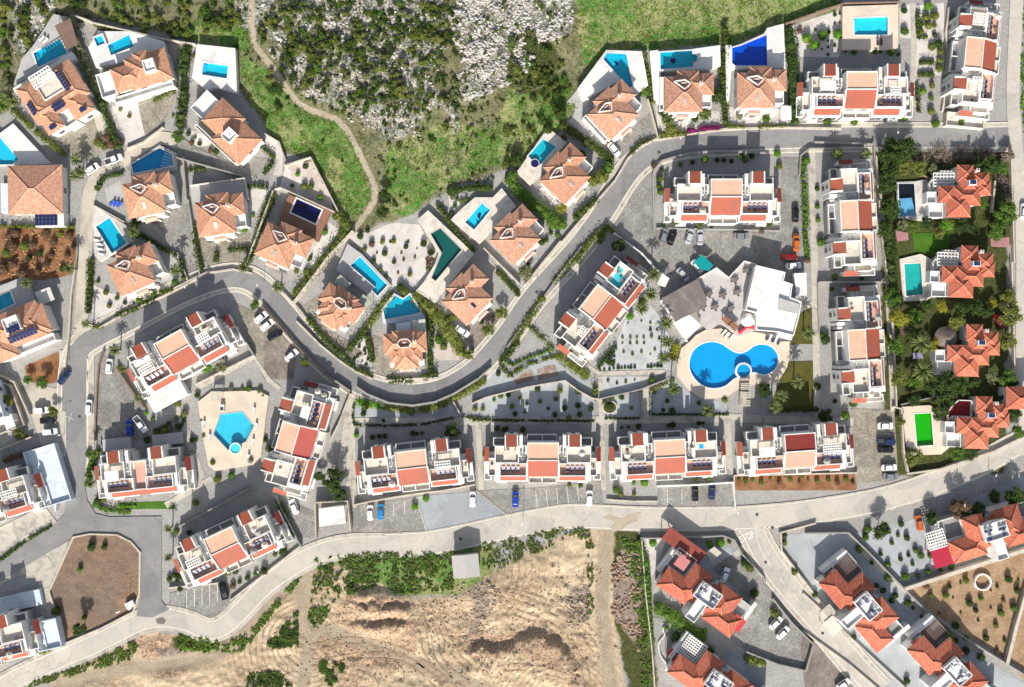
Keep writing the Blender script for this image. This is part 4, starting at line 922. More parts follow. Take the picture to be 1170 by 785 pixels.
def duplex(label, px, py, rot, extra=(), ez=5.0, tilem=None, hn=1):
    """two mirrored red-roofed wings joined by a white roof terrace with solar heaters"""
    tilem = tilem or redtile
    r = empty('duplex_house', P(px, py, ez), math.radians(rot)); r.location.z = 0
    tag(r, label, 'house', 'red-roofed duplex houses'); tn = .42; m = 4
    L = [(-48, -8, -7, 19), (-26, -1, -28, 12), (-48, -27, -1, 9, -.7), (-9, 3, -21, -9, -.5)]
    R = [(2*m-b, 2*m-a, c, d, *e) for a, b, c, d, *e in L]
    R[1] = (9, 41, -27, 12)
    for side in (L, R): hips(r, side, ez, tn, tilem)
    b = MB(); bx(b, -10, 18, -17, 3, 2, ez+1.7); bx(b, -2, 11, 2.5, 28, -.1, ez+.9); ringbox(b, -10, 18, -17, 3, ez+1.701, ez+2.3, .9); ringbox(b, -2, 11, 3.5, 28, ez+.901, ez+1.5, .9); b.build('roof_terrace', white2, r)
    for u in (-6.5, -1, 9.5, 14.5): heater(r, u, -11.5+2*(u > 0), ez+1.71)
    heater(r, -4, -3, ez+1.71); heater(r, 12.5, -3.5, ez+1.71)
    for s in (0, 1):
        f = (lambda a, c: (2*m-c, 2*m-a)) if s else (lambda a, c: (a, c))
        a0, a1 = (40, 58) if s else f(-50, -24); b = MB(); bx(b, a0, a1, -31+7*s, -6, -.1, 2.6, 1); ringbox(b, a0, a1, -31+7*s, -6, 2.601, 3.4, 1.0); a2, a3 = f(-54, -49.5); bx(b, a2, a3, -31, 6, -.12, 3.2); b.build('terrace', [white, midgrey], r)
        c0, c1 = f(-9.5, -2); b = MB(); bx(b, c0, c1, -25, -17, -.1, 4.2); b.build('stair_block', bluewhite, r)
        a0, a1 = f(-40, -12); window(r, (a0+a1)/2*K, -17.38*K, 1.0, 2.0, 1.6, 0, -1); window(r, f(-48+1.6, 0)[0]*K if not s else (2*m+48-1.6)*K, -6*K, 2.9, 1.4, 1.2, 1 if s else -1, 0)
        window(r, (a0+a1)/2*K, -17.38*K, 3.4, 1.4, 1.1, 0, -1)
    for e in extra:
        kind = e[0]
        if kind == 'slats': slats(r, *e[1:6], mat=e[6], base=2.6, along=e[7] if len(e) > 7 else 'u')
        elif kind == 'lattice': lattice(r, *e[1:6], base=2.6, step=.7)
        elif kind == 'sheet':
            b = MB(); bx(b, *e[1:5], e[5], e[5]+.12); 
            for u in (e[1]+1, e[2]-1):
                for v in (e[3]+1, e[4]-1): bx(b, u-.4, u+.4, v-.4, v+.4, 0, e[5])
            b.build(e[7] if len(e) > 7 else 'awning', e[6], r)
    return r
def heater(root, u, v, z, k=K):
    """roof solar water heater: tank above a tilted panel"""
    x, y = u*k, -v*k
    b = MB(); b.tube([(x-.45, y+.35, z+.95), (x+.45, y+.35, z+.95)], .24, 8)
    for s in (-.36, .36): b.box(x+s-.04, x+s+.04, y+.3, y+.4, z, z+.75)
    o = b.build('water_tank', steel, root)
    b = MB(); q = [(x-.42, y-.95, z+.12), (x+.42, y-.95, z+.12), (x+.42, y+.1, z+.75), (x-.42, y+.1, z+.75)]
    b.face(q, 0); b.face([(p[0], p[1], p[2]-.06) for p in q[::-1]], 1)
    for i in range(4): p, w = q[i], q[(i+1) % 4]; b.face([(p[0], p[1], p[2]-.06), (w[0], w[1], w[2]-.06), w, p], 1)
    b.build('solar_panel', [solar, alu], o)
# ------------------------------------------------------------------ terraced apartment blocks
PROTO = {}
def wing(s, r, opts):
    """one half of a block; s = -1 west, +1 east; measured in photo pixels off the block by the court"""
    m = .8
    U = lambda a, b: (a, b) if s < 0 else (2*m-b, 2*m-a)
    def B(mb, a, b_, c, d, z0, z1, mi=0): u = U(a, b_); bx(mb, u[0], u[1], c, d, z0, z1, mi)
    def RB(mb, a, b_, c, d, z0, z1, t=1.0, mi=0): u = U(a, b_); ringbox(mb, u[0], u[1], c, d, z0, z1, t, mi)
    # main body with sunk roof terrace and solar strip behind the tiled strip
    b = MB(); B(b, -54, -17.2, -15, 19.3, -.2, 5.0); RB(b, -54, -26.5, -15, 4.8, 4.9, 6.2, 1.1); RB(b, -48.5, -17.5, 4.82, 19.6, 4.92, 6.25, 1.0)
    B(b, -52.8, -49.5, 5, 18, 4.95, 5.6); B(b, -26.4, -22, -14, 4, 4.95, 5.3)
    b.build('wall', white, r)
    b = MB(); B(b, -52.9, -27.6, -13.9, 3.7, 5.0, 5.06); b.build('roof_terrace', cream, r)
    b = MB(); B(b, -47.5, -18.5, 5.85, 18.6, 5.0, 5.07); b.build('terrace_floor', salmon2, r)
    for k, u in enumerate((-44, -38.5, -33, -27.5)):
        uu = U(u-.01, u+.01)[0]; heater(r, uu, 10.2 if s < 0 else 9.8, 5.08)
    if opts.get('ac', 1):
        for u, v in ((-24.2, -8), (-20.6, -7.6), (-24, -4), (-20.5, -3.6), (-22, 0)):
            a = U(u-1.1, u+1.1); c = MB(); bx(c, a[0], a[1], v-.9, v+.9, 5.0, 5.75); bx(c, a[0]+.4, a[1]-.4, v-.5, v+.5, 5.751, 5.8, 1); c.build('air_conditioner', [white, darkgrey], r)
    # red pent strip along the front
    b = MB(); u0, u1 = U(-48, -18.4); x0, x1, y0, y1 = u0*K, u1*K, -26*K, -19.75*K
    b.face([(x0, y0, 3.7), (x1, y0, 3.7), (x1, y1, 4.5), (x0, y1, 4.5)], 0, [(0, 0), (7, 0), (7, 1.6), (0, 1.6)]); b.side([(x0, y0), (x1, y0), (x1, y1), (x0, y1)], 3.45, 3.7, 1); b.face([(x0, y0, 3.44), (x0, y1, 3.44), (x1, y1, 3.44), (x1, y0, 3.44)], 1)
    b.face([(x0, y0, 3.7), (x0, y1, 4.5), (x0, y1, 3.7)], 1); b.face([(x1, y0, 3.7), (x1, y1, 3.7), (x1, y1, 4.5)], 1)
    b.build('porch_roof', [redslate, white], r)
    b = MB(); B(b, -55, -16.5, 18, 27.2, -.22, 3.4); B(b, -52, -40, 27, 30.5, -.1, .9); b.build('front_bay', white, r)
    # end bay, a storey lower, with its terrace
    b = MB(); B(b, -61.5, -53, -6, 20.5, -.24, 3.0); RB(b, -61.5, -50.5, 0, 20.6, 2.95, 3.9, .9); B(b, -66.5, -60, 4.2, 26.4, -.1, 1.5); RB(b, -66.5, -58, 4.2, 26.4, 1.501, 2.3, .9); b.build('end_bay', white, r)
    b = MB(); B(b, -60.6, -51.4, .9, 19.7, 3.0, 3.06); b.build('end_terrace', cream, r)
    b = MB(); u0, u1 = U(-66.3, -60.6); x0, x1 = u0*K, u1*K; y0, y1 = -4.2*K, 12*K; za, zb = (3.2, 4.0) if s < 0 else (4.0, 3.2)
    b.face([(x0, y0, za), (x1, y0, zb), (x1, y1, zb), (x0, y1, za)], 0); b.face([(x0, y0, za-.25), (x0, y1, za-.25), (x1, y1, zb-.25), (x1, y0, zb-.25)], 1); b.face([(x0, y0, za), (x0, y0, za-.25), (x1, y0, zb-.25), (x1, y0, zb)], 1)
    b.face([(x0, y1, za-.25), (x0, y1, za), (x1, y1, zb), (x1, y1, zb-.25)], 1); b.face([(x0, y0, za-.25), (x0, y0, za), (x0, y1, za), (x0, y1, za-.25)], 1); b.face([(x1, y0, zb), (x1, y0, zb-.25), (x1, y1, zb-.25), (x1, y1, zb)], 1)
    b.build('side_roof', [redslate if s < 0 else maroon, white], r)
    b = MB(); B(b, -65.5, -60.8, -11.5, 3.8, -.1, 3.0); b.build('side_porch', white, r)
    # stair tower with red roof, and the low yards beside it
    b = MB(); B(b, -42.6, -27.4, -28, -14.6, -.26, 7.0); B(b, -42.6, -41.2, -28, -14.6, 6.95, 7.6); B(b, -28.8, -27.4, -28, -14.6, 6.96, 7.61); tw = b.build('stair_tower', white, r)
    b = MB(); u0, u1 = U(-41.2, -28.8); x0, x1, y0, y1 = u0*K, u1*K, 14.6*K, 28.2*K
    b.face([(x0, y0, 7.75), (x1, y0, 7.75), (x1, y1, 7.2), (x0, y1, 7.2)], 0); b.side([(x0, y0), (x1, y0), (x1, y1), (x0, y1)], 6.9, 7.2); b.face([(x0, y0, 7.2), (x1, y0, 7.2), (x1, y0, 7.75), (x0, y0, 7.75)])
    b.build('tower_roof', redslate, tw)
    b = MB(); B(b, -56, -42, -23.5, -14.4, -.1, 3.3, 1); RB(b, -56, -42, -23.5, -14.4, 3.301, 4.3, .9); b.build('rear_yard', [white, midgrey], r)
    b = MB(); B(b, -26, -22, -27, -14.2, -.1, 5.4); b.build('rear_bay', white, r); b = MB(); B(b, -21, -17.6, -24, -14.3, -.1, 3.6); b.build('rear_bay', white, r)
    # openings
    for u in (-45, -37, -29, -22):
        a = U(u-.01, u+.01)[0]; window(r, a*K, -27.2*K, .2, 1.5, 2.1, 0, -1)
    for v in (6, 14):
        window(r, (U(-61.5, 0)[0] if s < 0 else U(-61.5, 0)[1])*K, -v*K+1.2, 1.6 if v == 6 else .5, 1.1, 1.2, s, 0)
    a = U(-35.01, -35)[0]; window(r, a*K, 28*K, 3.8, 1.0, 1.4, 0, 1); window(r, a*K, 28*K, .6, 1.2, 2.0, 0, 1, 'door')
    window(r, U(-49.01, -49)[0]*K, 23.5*K, 1.0, 1.3, 1.1, 0, 1)

def block(label, px, py, rot, kind='full', pergola=(), roofs=None, extra=None):
    r = empty('apartment_block', P(px, py, 6), math.radians(rot)); r.location.z = 0
    tag(r, label, 'apartments', 'terraced white apartment blocks')
    key = kind
    if key not in PROTO:
        p = empty('proto', (0, 0, 0))
        if kind == 'full': wing(-1, p, {}); wing(1, p, {})
        elif kind == 'pair':
            a, b_ = empty('t', (0, 0, 0)), empty('t', (0, 0, 0))
            wing(-1, a, {}); wing(1, b_, {})
            for src, dx in ((a, 2.7), (b_, -2.7)):
                for o in list(src.children): o.parent = p; o.location.x = dx
            bpy.data.objects.remove(a); bpy.data.objects.remove(b_)
        PROTO[key] = p; kids = list(p.children)
        for o in kids: o.parent = r
        bpy.data.objects.remove(p); PROTO[key] = r
    else:
        for o in PROTO[key].children:
            if not o.get('own'): copy_tree(o, r)
    own = []; shared = set(o.name for o in r.children)
    if kind == 'full':
        top, slope = roofs or (salmon, redslate)
        b = MB(); bx(b, -17, 18.6, -19.5, 1, -.3, 7.4); bx(b, -16.8, 18.4, .9, 20.4, -.31, 5.2); ringbox(b, -17, 18.6, -19.5, 1.2, 7.3, 7.75, 1.0)
        # cheek walls beside the tiled slope
        for u in (-17.6, 17.8):
            x0, x1 = u*K, (u+1.2)*K; q = [(1, 7.7), (20.8, 5.75), (20.8, 5.0), (1, 5.0)]
            for (sx, fl) in ((x0, 0), (x1, 1)):
                f = [(sx, -v*K, z) for v, z in q]; b.face(f if fl else f[::-1])
            b.face([(x0, -1*K, 7.7), (x0, -20.8*K, 5.75), (x1, -20.8*K, 5.75), (x1, -1*K, 7.7)]); b.face([(x0, -20.8*K, 5.75), (x0, -20.8*K, 5), (x1, -20.8*K, 5), (x1, -20.8*K, 5.75)])
        bx(b, -15, 16.6, 20.2, 29.2, -.1, 2.9); ringbox(b, -15, 16.6, 20.6, 29.2, 2.901, 3.6, .8); bx(b, -.4, .8, 21.4, 28.4, 2.9, 3.59)
        o = b.build('centre_wall', white, r); own.append(o)
        b = MB(); bx(b, -16, 17.6, -18.5, .2, 7.4, 7.48); own.append(b.build('flat_roof', top, r))
        b = MB(); x0, x1 = -16.5*K, 17.9*K; b.face([(x0, -20.3*K, 5.45), (x1, -20.3*K, 5.45), (x1, -1.3*K, 7.35), (x0, -1.3*K, 7.35)], 0, [(0, 0), (8, 0), (8, 4.7), (0, 4.7)]); b.side([(x0, -20.3*K), (x1, -20.3*K), (x1, -1.3*K), (x0, -1.3*K)], 5.1, 5.45); own.append(b.build('sloped_roof', slope, r))
        b = MB(); bx(b, -14.2, 15.8, 21.4, 28.4, 2.9, 2.96); own.append(b.build('balcony_floor', cream, r))
        b = MB(); bx(b, -17, 17.5, -27, -19.4, -.1, 3.0, 1); ringbox(b, -17, 17.5, -27.2, -19.3, 3.001, 4.0, .9); bx(b, 0, 1, -26, -20, 3.0, 4.01); own.append(b.build('rear_yard', [white, midgrey], r))
        for u in (-8, 8): window(r, u*K, -20.4*K, 3.0, 2.2, 1.9, 0, -1)
    else:
        b = MB(); bx(b, -9, 9.5, -14, 19, -.3, 4.9); ringbox(b, -9, 9.5, -14, 19.2, 4.85, 5.9, 1.0); own.append(b.build('centre_wall', white, r))
        b = MB(); bx(b, -8, 8.5, -13, 18, 4.9, 4.97); own.append(b.build('flat_roof', salmon2, r))
        b = MB(); x0, x1 = -10*K, 10*K; b.face([(x0, -26*K, 3.7), (x1, -26*K, 3.7), (x1, -19.3*K, 4.5), (x0, -19.3*K, 4.5)]); b.side([(x0, -26*K), (x1, -26*K), (x1, -19.3*K), (x0, -19.3*K)], 3.4, 3.7); own.append(b.build('porch_roof', redslate, r))
    for q in pergola:
        nm, u0, u1, v0, v1 = q[:5]
        if nm == 'lattice': own.append(lattice(r, u0, u1, v0, v1, 7.3, base=5.0, step=.62))
        elif nm == 'sheet':
            b = MB(); bx(b, u0, u1, v0, v1, 7.3, 7.42); 
            for u in (u0+1, u1-1):
                for v in (v0+1, v1-1): bx(b, u-.4, u+.4, v-.4, v+.4, 5, 7.3)
            own.append(b.build('canopy', q[5] if len(q) > 5 else white2, r))
        elif nm == 'pod':
            b = MB(); bx(b, u0, u1, v0, v1, 4.9, q[5]); own.append(b.build('roof_pod', white, r))
        elif nm == 'floor':
            b = MB(); bx(b, u0, u1, v0, v1, 5.05, 5.12); own.append(b.build('mat', q[5], r))
        elif nm == 'low':
            b = MB(); bx(b, u0, u1, v0, v1, -.05, q[6])
            if q[7] == 'forecourt': ringbox(b, u0, u1, v0, v1, q[6]+.001, q[6]+.8, 1.0); bx(b, (u0+u1)/2, u1-1, v0+1, v0+10, q[6], q[6]+.3)
            own.append(b.build(q[7], q[5], r))
    rnd = random.Random(int(px*7+py))
    for k in range(rnd.randint(5, 9)):
        s = rnd.choice((-1, 1)); u, v = rnd.choice(((rnd.uniform(-50, -30), rnd.uniform(-11, 2)), (rnd.uniform(-59, -53), rnd.uniform(3, 17)), (rnd.uniform(-45, -22), rnd.uniform(14, 17.5))))
        u = u if s < 0 else 1.6-u; z = 3.07 if abs(u) > 51.5 else 5.09; t = rnd.random()
        if kind == 'full' and t < .4: table_set(r, u, v, z)
        elif kind == 'full' and t < .75: b = MB(); w, h = rnd.choice(((3.2, 1.4), (1.5, 3.4), (2.2, 2.2))); bx(b, u-w/2, u+w/2, v-h/2, v+h/2, z, z+.5); b.build('terrace_bench', rnd.choice((woodbrown, darkgrey, greydeck, bluewhite)), r)
        elif kind == 'full': b = MB(); b.lathe([(.05, z), (.05, z+2.1)], 5, 0, u*K, -v*K); b.lathe([(1.0, z+2.0), (.001, z+2.5)], 8, 0, u*K, -v*K); b.lathe([(.99, z+1.99), (.001, z+2.48)], 8, 0, u*K, -v*K); b.build('terrace_parasol', rnd.choice((cream, greydeck, midgrey)), r)
    for o in r.children:
        if o.name not in shared: o['own'] = 1
    return r
def table_set(root, u, v, z):
    b = MB(); x, y = u*K, -v*K; b.lathe([(.05, z+.7), (.5, z+.72)], 10, 0, x, y); b.lathe([(.5, z+.72), (.001, z+.74)], 10, 0, x, y); b.lathe([(.05, z), (.05, z+.7)], 6, 0, x, y)
    return b.build('terrace_table', woodbrown, root)

def make_blocks():
    F = 'full'; cy = plain('cyan_mat', (.04, .45, .55), .7)
    block('white apartment block with two red towers just below the rectangular communal pool', 981.5, 103, 0, F, (('sheet', -46, -30, -9, 2), ('lattice', 34, 45, -2, 4)))
    block('upright white apartment block in the top corner by the east road', 1118.5, 64, 84.6, F, (('lattice', -40, -26, -7, 3.5), ('lattice', 33, 46, -13, 3), ('low', -77, -61, -22, 22, cream, 1.2, 'forecourt')))
    block('white apartment block directly above the cobbled parking court with the teal truck', 828, 225, 0, F, ())
    block('upper of two upright white blocks right of the cobbled court', 977, 248, 92.7, F, ())
    block('lower of two upright white blocks right of the double-lobed pool', 986, 394.5, 93.4, F, ())
    block('diagonal white apartment block with a turquoise mat on its roof terrace', 686.5, 351.5, 52.3, F, (('lattice', -40, -29, -4, 4.4), ('floor', 30, 44, -10, 3, cy), ('floor', 45, 50, -12, -5, cy)))
    block('tilted white apartment block with a long white canopy on its south side', 202.5, 402, 29, F, (('lattice', -47, -29, -3, 6), ('sheet', -48, -28, -12, -6), ('lattice', 28, 42, -4, 5), ('low', -62, -18, 27, 46, white2, 2.6, 'canopy')))
    block('upright white apartment block beside the hexagonal pool', 338.5, 503.5, 73.7, F, (('sheet', 28, 42, -3, 6),), (salmon, mottled('dusky_red_roof', (.40, .09, .07), (.36, .08, .07), .4, 4, .75, .1)))
    block('short white apartment block without a salmon centre roof at the crossroads', 158, 540.5, 6, 'pair', (('sheet', -36, -20, -6, 6), ('low', -46, -14, -41, -27, greydeck, 1.6, 'rear_terrace'), ('low', 12, 46, -40, -27, greydeck, 1.6, 'rear_terrace')))
    block('tilted white apartment block above the dirt track at the bottom left', 258, 625.5, 25, F, (('lattice', -46, -30, -5, 4),))
    block('white row block shaded by a big dark tree at its rear', 470.5, 533.5, 6.5, F, (('lattice', 27, 44, -3, 6),))
    block('white row block with matching red towers left of the narrow paved alley', 619.5, 524.5, 0, F, (('sheet', -44, -30, -10, 0, cream),))
    block('white row block between the two alleys, above two dark parked cars', 764, 521, 3, F, (('pod', 26, 30, -8, 2, 6.6), ('floor', 36, 41, -11, -6, BLU)))
    block('white row block with a maroon centre roof and salmon strip', 912, 514, 4, F, (('sheet', -46, -29, -6, 5), ('lattice', 27, 47, -5, 6)), (mottled('deep_maroon_roof', (.20, .028, .02), (.17, .025, .02), .4, 4, .75, .1), mottled('dusty_salmon_sheet', (.50, .27, .20), (.45, .24, .18), .4, 4, .8, .1)))
    block('bluish white apartment block cut by the left edge, by the west road', -22.6, 573.4, 17, F, (('lattice', 28, 46, -3, 6), ('low', 54, 92, -40, 28, bluewhite, 1.7, 'forecourt')))
    block('bluish white apartment block in the lower left corner', -26.4, 738, 13, F, (('low', 58, 86, -8, 26, bluewhite, 1.9, 'forecourt'), ('low', 20, 72, -44, -26, bluewhite, 1.4, 'rear_terrace')))

def make_villas():
    villa_a('villa with a striped blue wedge pool behind it', 164.3, 226, 12, winm=bluewhite)
    villa_a('orange hip-roofed villa with no pool, below the walled white deck', 246, 248.5, 8, winm=white)
    villa_a('villa beside the navy pool and brown brick terrace', 318, 280.5, -24, west=False)
    villa_a('villa in the bend of the pale lane above the street', 149.5, 312, 25)
    villa_a('villa south of the bottle-green boomerang pool', 534, 343, 46, terracotta2, balcony=False, winm=solar)
    villa_a('villa beside the pool with dolphin mosaics', 588.5, 274, 44, terracotta2)
    villa_a('villa with a teal pool, between hillside and curving street', 645.5, 204.5, 47)
    villa_a('villa with a triangle pool and long white side walls', 700.5, 131, 42, terracotta2, west=True)
    villa_a('villa below the medallion pool with a magenta hedge in front', 781, 107.5, 0, terracotta2, west=True)
    villa_a('villa below the royal blue pool with a white carport box', 864, 103, 0, terracotta2, west=False)
    villa_b('fan-roofed villa with two white lattice pergolas by its long pool', 387.5, 350.5, -35)
    villa_b('fan-roofed villa facing the street below the notched pool', 463, 397, 4)
    villa_c('villa with two pools, tiny and large, and a square white roof pod', 161, 83, 17, [(-15, 34, -20, 17), (-33, 4, -14, 15), (-4, 14, -24, 0)], (14.5, -1, 13, 14), [(-52, -34, -14, 14, 3.2), (-40, 30, 16, 23, 2.6)], arr=())
    villa_c('villa set diagonally beside a long white walkway on the hillside', 265.5, 149, -43, [(-11, 32, -16, 24), (-34, 2, -20, 16)], (5, 6, 13, 14), [(-54, -33, -14, 14, 3.4), (-38, 26, 23, 27, 2.4)])
    r = villa_c('villa at the left edge with two arrays of solar panels', 16, 374, 22, [(-30, 34, -20, 22), (8, 40, -14, 20), (-34, -6, -10, 32)], (4, -2, 18, 17), [(-20, 36, 21, 30, 2.4)], arr=((9, 13.5, 34, 8, 4.8+1.6, 8, 2, 0, .36), (5, 4, 14, 8, 7.55, 3, 2, 0, 0), (-22, 2, 12, 6, 6.2, 3, 2, 0, .36)))
    # plain pyramid
    r = villa_root('villa with one large plain pyramid roof', 37, 216, 1, 5.0); hips(r, [(-31.5, 31.5, -28.5, 28)], 3.6, .30, terracotta2)
    b = MB(); bx(b, -2, 31, 26, 42, -.1, 3.0); b.build('carport', white, r); panel(r, 11, 34, 26, 14, 3.1, cols=6, rows=3)
    b = MB(); bx(b, -45, -33, -10, 24, -.1, 1.4); b.build('terrace', bluewhite, r)
    for u in (-18, 0, 18): window(r, u*K, -26.4*K, .9, 1.5, 1.3, 0, -1)
    window(r, 29.9*K, 0, .9, 1.5, 1.3, 1, 0)
    # U-shaped house with solar arrays
    r = villa_root('U-shaped villa round a pale roof terrace, many solar panels', 59.9, 103, 32, 4.8)
    hips(r, [(-36, -12, -23, 20), (12, 35, -21, 26), (-35, 34, 5, 26), (-31, -9, 13, 42), (4, 30, 14, 44)], 4.8, .36, terracotta)
    b = MB(); bx(b, -13, 13, -22, 7, -.1, 4.9, 1); ringbox(b, -13, 13, -22, 7, 4.8, 5.4, .8); bx(b, -40, 40, -30, -21, -.1, 3.0); bx(b, -10, 5, 26, 44, -.12, 3.6); ringbox(b, -10, 5, 26, 44, 3.601, 4.4, .9); b.build('terrace', [white, cream], r)
    lattice(r, -13, 13, -21, -6, 7.0, base=4.9, step=.8)
    panel(r, 17.5, 0, 6, 26, 6.1, cols=1, rows=7, tx=.36); panel(r, -30, 8, 6, 16, 5.9, cols=1, rows=4, tx=.36); panel(r, -3, 21, 14, 8, 5.8, cols=4, rows=2, ty=.36); panel(r, -21, 37.5, 8, 5, 5.6, cols=3, rows=1, ty=.36); panel(r, 19, 39, 8, 5, 5.7, cols=3, rows=1, ty=.36)
    for u in (-20, 17): window(r, u*K, -(42.4 if u > 0 else 40.4)*K, 1.0, 1.6, 1.4, 0, -1)
    window(r, 33.4*K, -5*K, 2.2, 1.6, 1.3, 1, 0)
    villa_e('red pavilion-roofed villa beside the half-covered pool', 1100.5, 218.5, 0)
    villa_e('red pavilion-roofed villa east of the jade pool', 1104.5, 310.5, -2)
    villa_e('red pavilion-roofed villa with a round thatched patio canopy', 1110.5, 400.5, -1, hut=True)
    villa_e('red pavilion-roofed villa east of the lime green pool with crimson paving', 1121.5, 483, -1, awn=mottled('crimson_paving', (.26, .025, .02), (.20, .02, .02), .5, 5, .85, .12))
    r = villa_root('single pyramid pavilion roof at the right edge above the lime-pool villa', 1163, 454.5, 0, 4.4); hips(r, [(-14, 16, -13, 13)], 4.6, .4, redtile); window(r, -12.4*K, 0, 1.5, 1.2, 1.3, -1, 0)
    m1, m2 = mottled('pink_sheet', (.50, .20, .19), (.44, .17, .17), .5, 5, .8, .08), woodbrown
    duplex('red-roofed duplex with a broad dark red canopy at its upper corner', 799.5, 681, -36, (('sheet', -72, -20, -44, -27, 3.2, mottled('red_brown_canopy', (.27, .065, .045), (.21, .05, .04), .5, 4, .8, .1), 'canopy'), ('sheet', -46, -32, -26, -12, 5.2, m1), ('slats', 41, 56, -24, -8, 3.6, white, 'v'), ('sheet', 46, 60, -8, 8, 5.0, redcanvas)))
    duplex('red-roofed duplex cut by the bottom edge beside snaking white edging', 812, 781, -36, (('lattice', -50, -26, -30, -6, 3.6), ('slats', 41, 56, -24, -8, 3.6, white, 'v')))
    duplex('red-roofed duplex with a beige porch toward the street', 980.5, 691.5, -50, (('slats', -48, -26, -29, -8, 3.6, woodbrown, 'u'), ('sheet', -6, 13, 30, 45, 2.9, cream, 'porch_canopy'), ('slats', -18, -5, 24, 40, 2.6, cream, 'v')))
    duplex('red-roofed duplex with brown slatted pergolas at the bottom right', 1082, 766, -48, (('slats', -48, -24, -30, -6, 3.7, woodbrown, 'v'), ('slats', 41, 57, -24, -8, 3.6, white, 'v')))
    duplex('pink-roofed duplex with a crimson awning and white lattice, right edge', 1131, 612.5, 17, (('lattice', -68, -47, -22, -2, 3.6), ('sheet', -68, -46, -1, 20, 3.6, crimson)), tilem=None)
# ------------------------------------------------------------------ yards, walls, hedges
courtgravel = mottled('court_gravel', (.49, .50, .50), (.40, .415, .42), .2, 8, .95, .16, (.34, .35, .355), .25)
redstone2 = mottled('reddish_soil', (.29, .19, .15), (.22, .15, .12), 1.2, 5, .95, .3, (.36, .33, .30), .5)
def make_yards():
    g = greygravel
    sheet('gravel_garden', T('l 12,330 30,308 150,330 330,330 440,300 482,372 330,408 22,412'), g)
    sheet('gravel_garden', T('G 0,380 80,342 330,280 560,242 640,300 720,348 745,368 745,478 0,472'), g)
    sheet('gravel_garden', T('G 795,355 1012,312 1020,462 795,470'), g)
    sheet('gravel_garden', T('q 10,345 130,292 180,345 250,385 350,385 362,440 12,450'), g)
    sheet('gravel_court', T('k 410,562 395,535 500,410 545,290 640,270 690,330 725,410 745,480 735,560'), courtgravel)
    sheet('gravel_court', T('k 400,590 620,590 620,640 430,688'), courtgravel)
    sheet('gravel_garden', T('G 0,340 0,280 150,130 225,215 380,70 480,60 560,130 740,230 730,330 600,250 330,265 80,330'), g)
    sheet('planter_soil', T('G 250,232 300,200 355,167 368,195 372,235 320,250 268,268'), redstone2); sheet('planter_soil', T('G 390,170 440,150 498,137 512,165 525,205 470,222 400,240'), redstone2)
    sheet('gravel_garden', T('N 30,190 400,70 405,365 380,425 90,422'), palegravel)
    sheet('gravel_garden', T('N 830,60 910,30 915,285 830,280'), palegravel); sheet('gravel_garden', T('N 960,40 1160,20 1165,560 955,560'), palegravel)
    sheet('footpath', T('N 915,20 955,20 955,800 915,800'), pavement_m, 'straight footpath running down past the rectangular communal pool'); 
    sheet('gravel_garden', T('i 0,280 90,205 310,222 352,300 396,352 380,400 330,480 290,515 225,545 160,470 60,345'), palegravel, 'white gravel garden dotted with dark shrubs between four pools')
    sheet('gravel_garden', T('t -20,170 170,172 270,285 400,400 450,490 600,600 872,770 872,850 400,850 0,440'), g, 'blue grey gravel yard round the beige-porch duplex')
    sheet('gravel_garden', T('t 205,172 505,95 560,80 880,-60 872,50 600,150 520,160 570,290 392,388 330,310'), g)
    sheet('gravel_garden', T('s 705,180 837,170 900,170 900,420 840,420'), g)
    sheet('gravel_garden', T('s 150,195 250,195 210,300 165,420'), palegravel); sheet('paved_yard', T('s 300,200 540,235 640,350 610,420 460,380 300,260'), g)
    sheet('paved_yard', T('s 420,310 540,240 640,350 680,420 830,600 790,720 560,640 470,560 590,440'), cobble, 'cobbled forecourt below the red-canopy duplex')
    sheet('paved_yard', T('s 480,630 640,700 640,785 460,785'), bluelot)
    sheet('gravel_garden', T('d 495,38 612,4 730,245 470,135'), pinkgravel, 'beige gravel triangle above the navy pool'); sheet('gravel_garden', T('d 690,290 750,330 620,500 560,492 640,380'), palegravel)
    sheet('gravel_garden', T('d 345,130 420,150 345,285 312,270'), palegravel); sheet('gravel_garden', T('A 300,590 390,510 420,690 300,660'), palegravel)
    sheet('gravel_garden', T('i 360,710 440,690 490,760 490,830 400,830 370,810'), pinkgravel); sheet('gravel_garden', T('b 70,580 160,620 170,700 60,660'), palegravel)
    sheet('gravel_garden', T('i 440,80 540,90 505,150 450,190'), palegravel)
    sheet('paved_yard', T('d 100,355 340,340 330,440 290,510 130,515'), warmcobble); sheet('paved_yard', T('c 765,225 850,205 900,525 845,545 818,440 690,290'), cobble)
    sheet('paved_yard', T('a 230,600 415,515 478,640 420,735 330,705'), warmcobble); sheet('paved_yard', T('a 620,450 800,420 725,575 690,605 650,610'), warmcobble)
    sheet('paved_yard', T('a 480,480 615,455 650,605 560,650'), palegravel); sheet('paved_yard', T('a 375,370 430,400 492,600 455,640 405,480'), lanem)
    sheet('paved_yard', T('b 50,670 170,650 330,700 450,715 400,790 230,785'), cobble)
    sheet('paved_yard', T('b 415,600 450,620 485,690 480,785 440,785 460,720 400,640'), palegravel)
    sheet('paved_yard', T('c 470,140 540,100 560,190 480,195'), greydeck)
    sheet('paved_yard', T('c 400,560 500,610 690,610 560,690 450,750 415,720'), palegravel); sheet('paved_yard', T('c 640,350 800,430 800,540 700,590 640,470'), greydeck)
    sheet('paved_yard', T('Z 346,350 362,338 382,352 372,372 418,405 384,420'), warmcobble); sheet('paved_yard', T('A 420,500 470,520 545,700 560,750 440,760 430,640'), warmcobble)
    sheet('paved_yard', T('i 640,380 780,480 765,520 690,430'), greydeck); sheet('paved_yard', T('i 530,640 640,620 690,640 640,720 560,785 500,720'), pinkcobble)
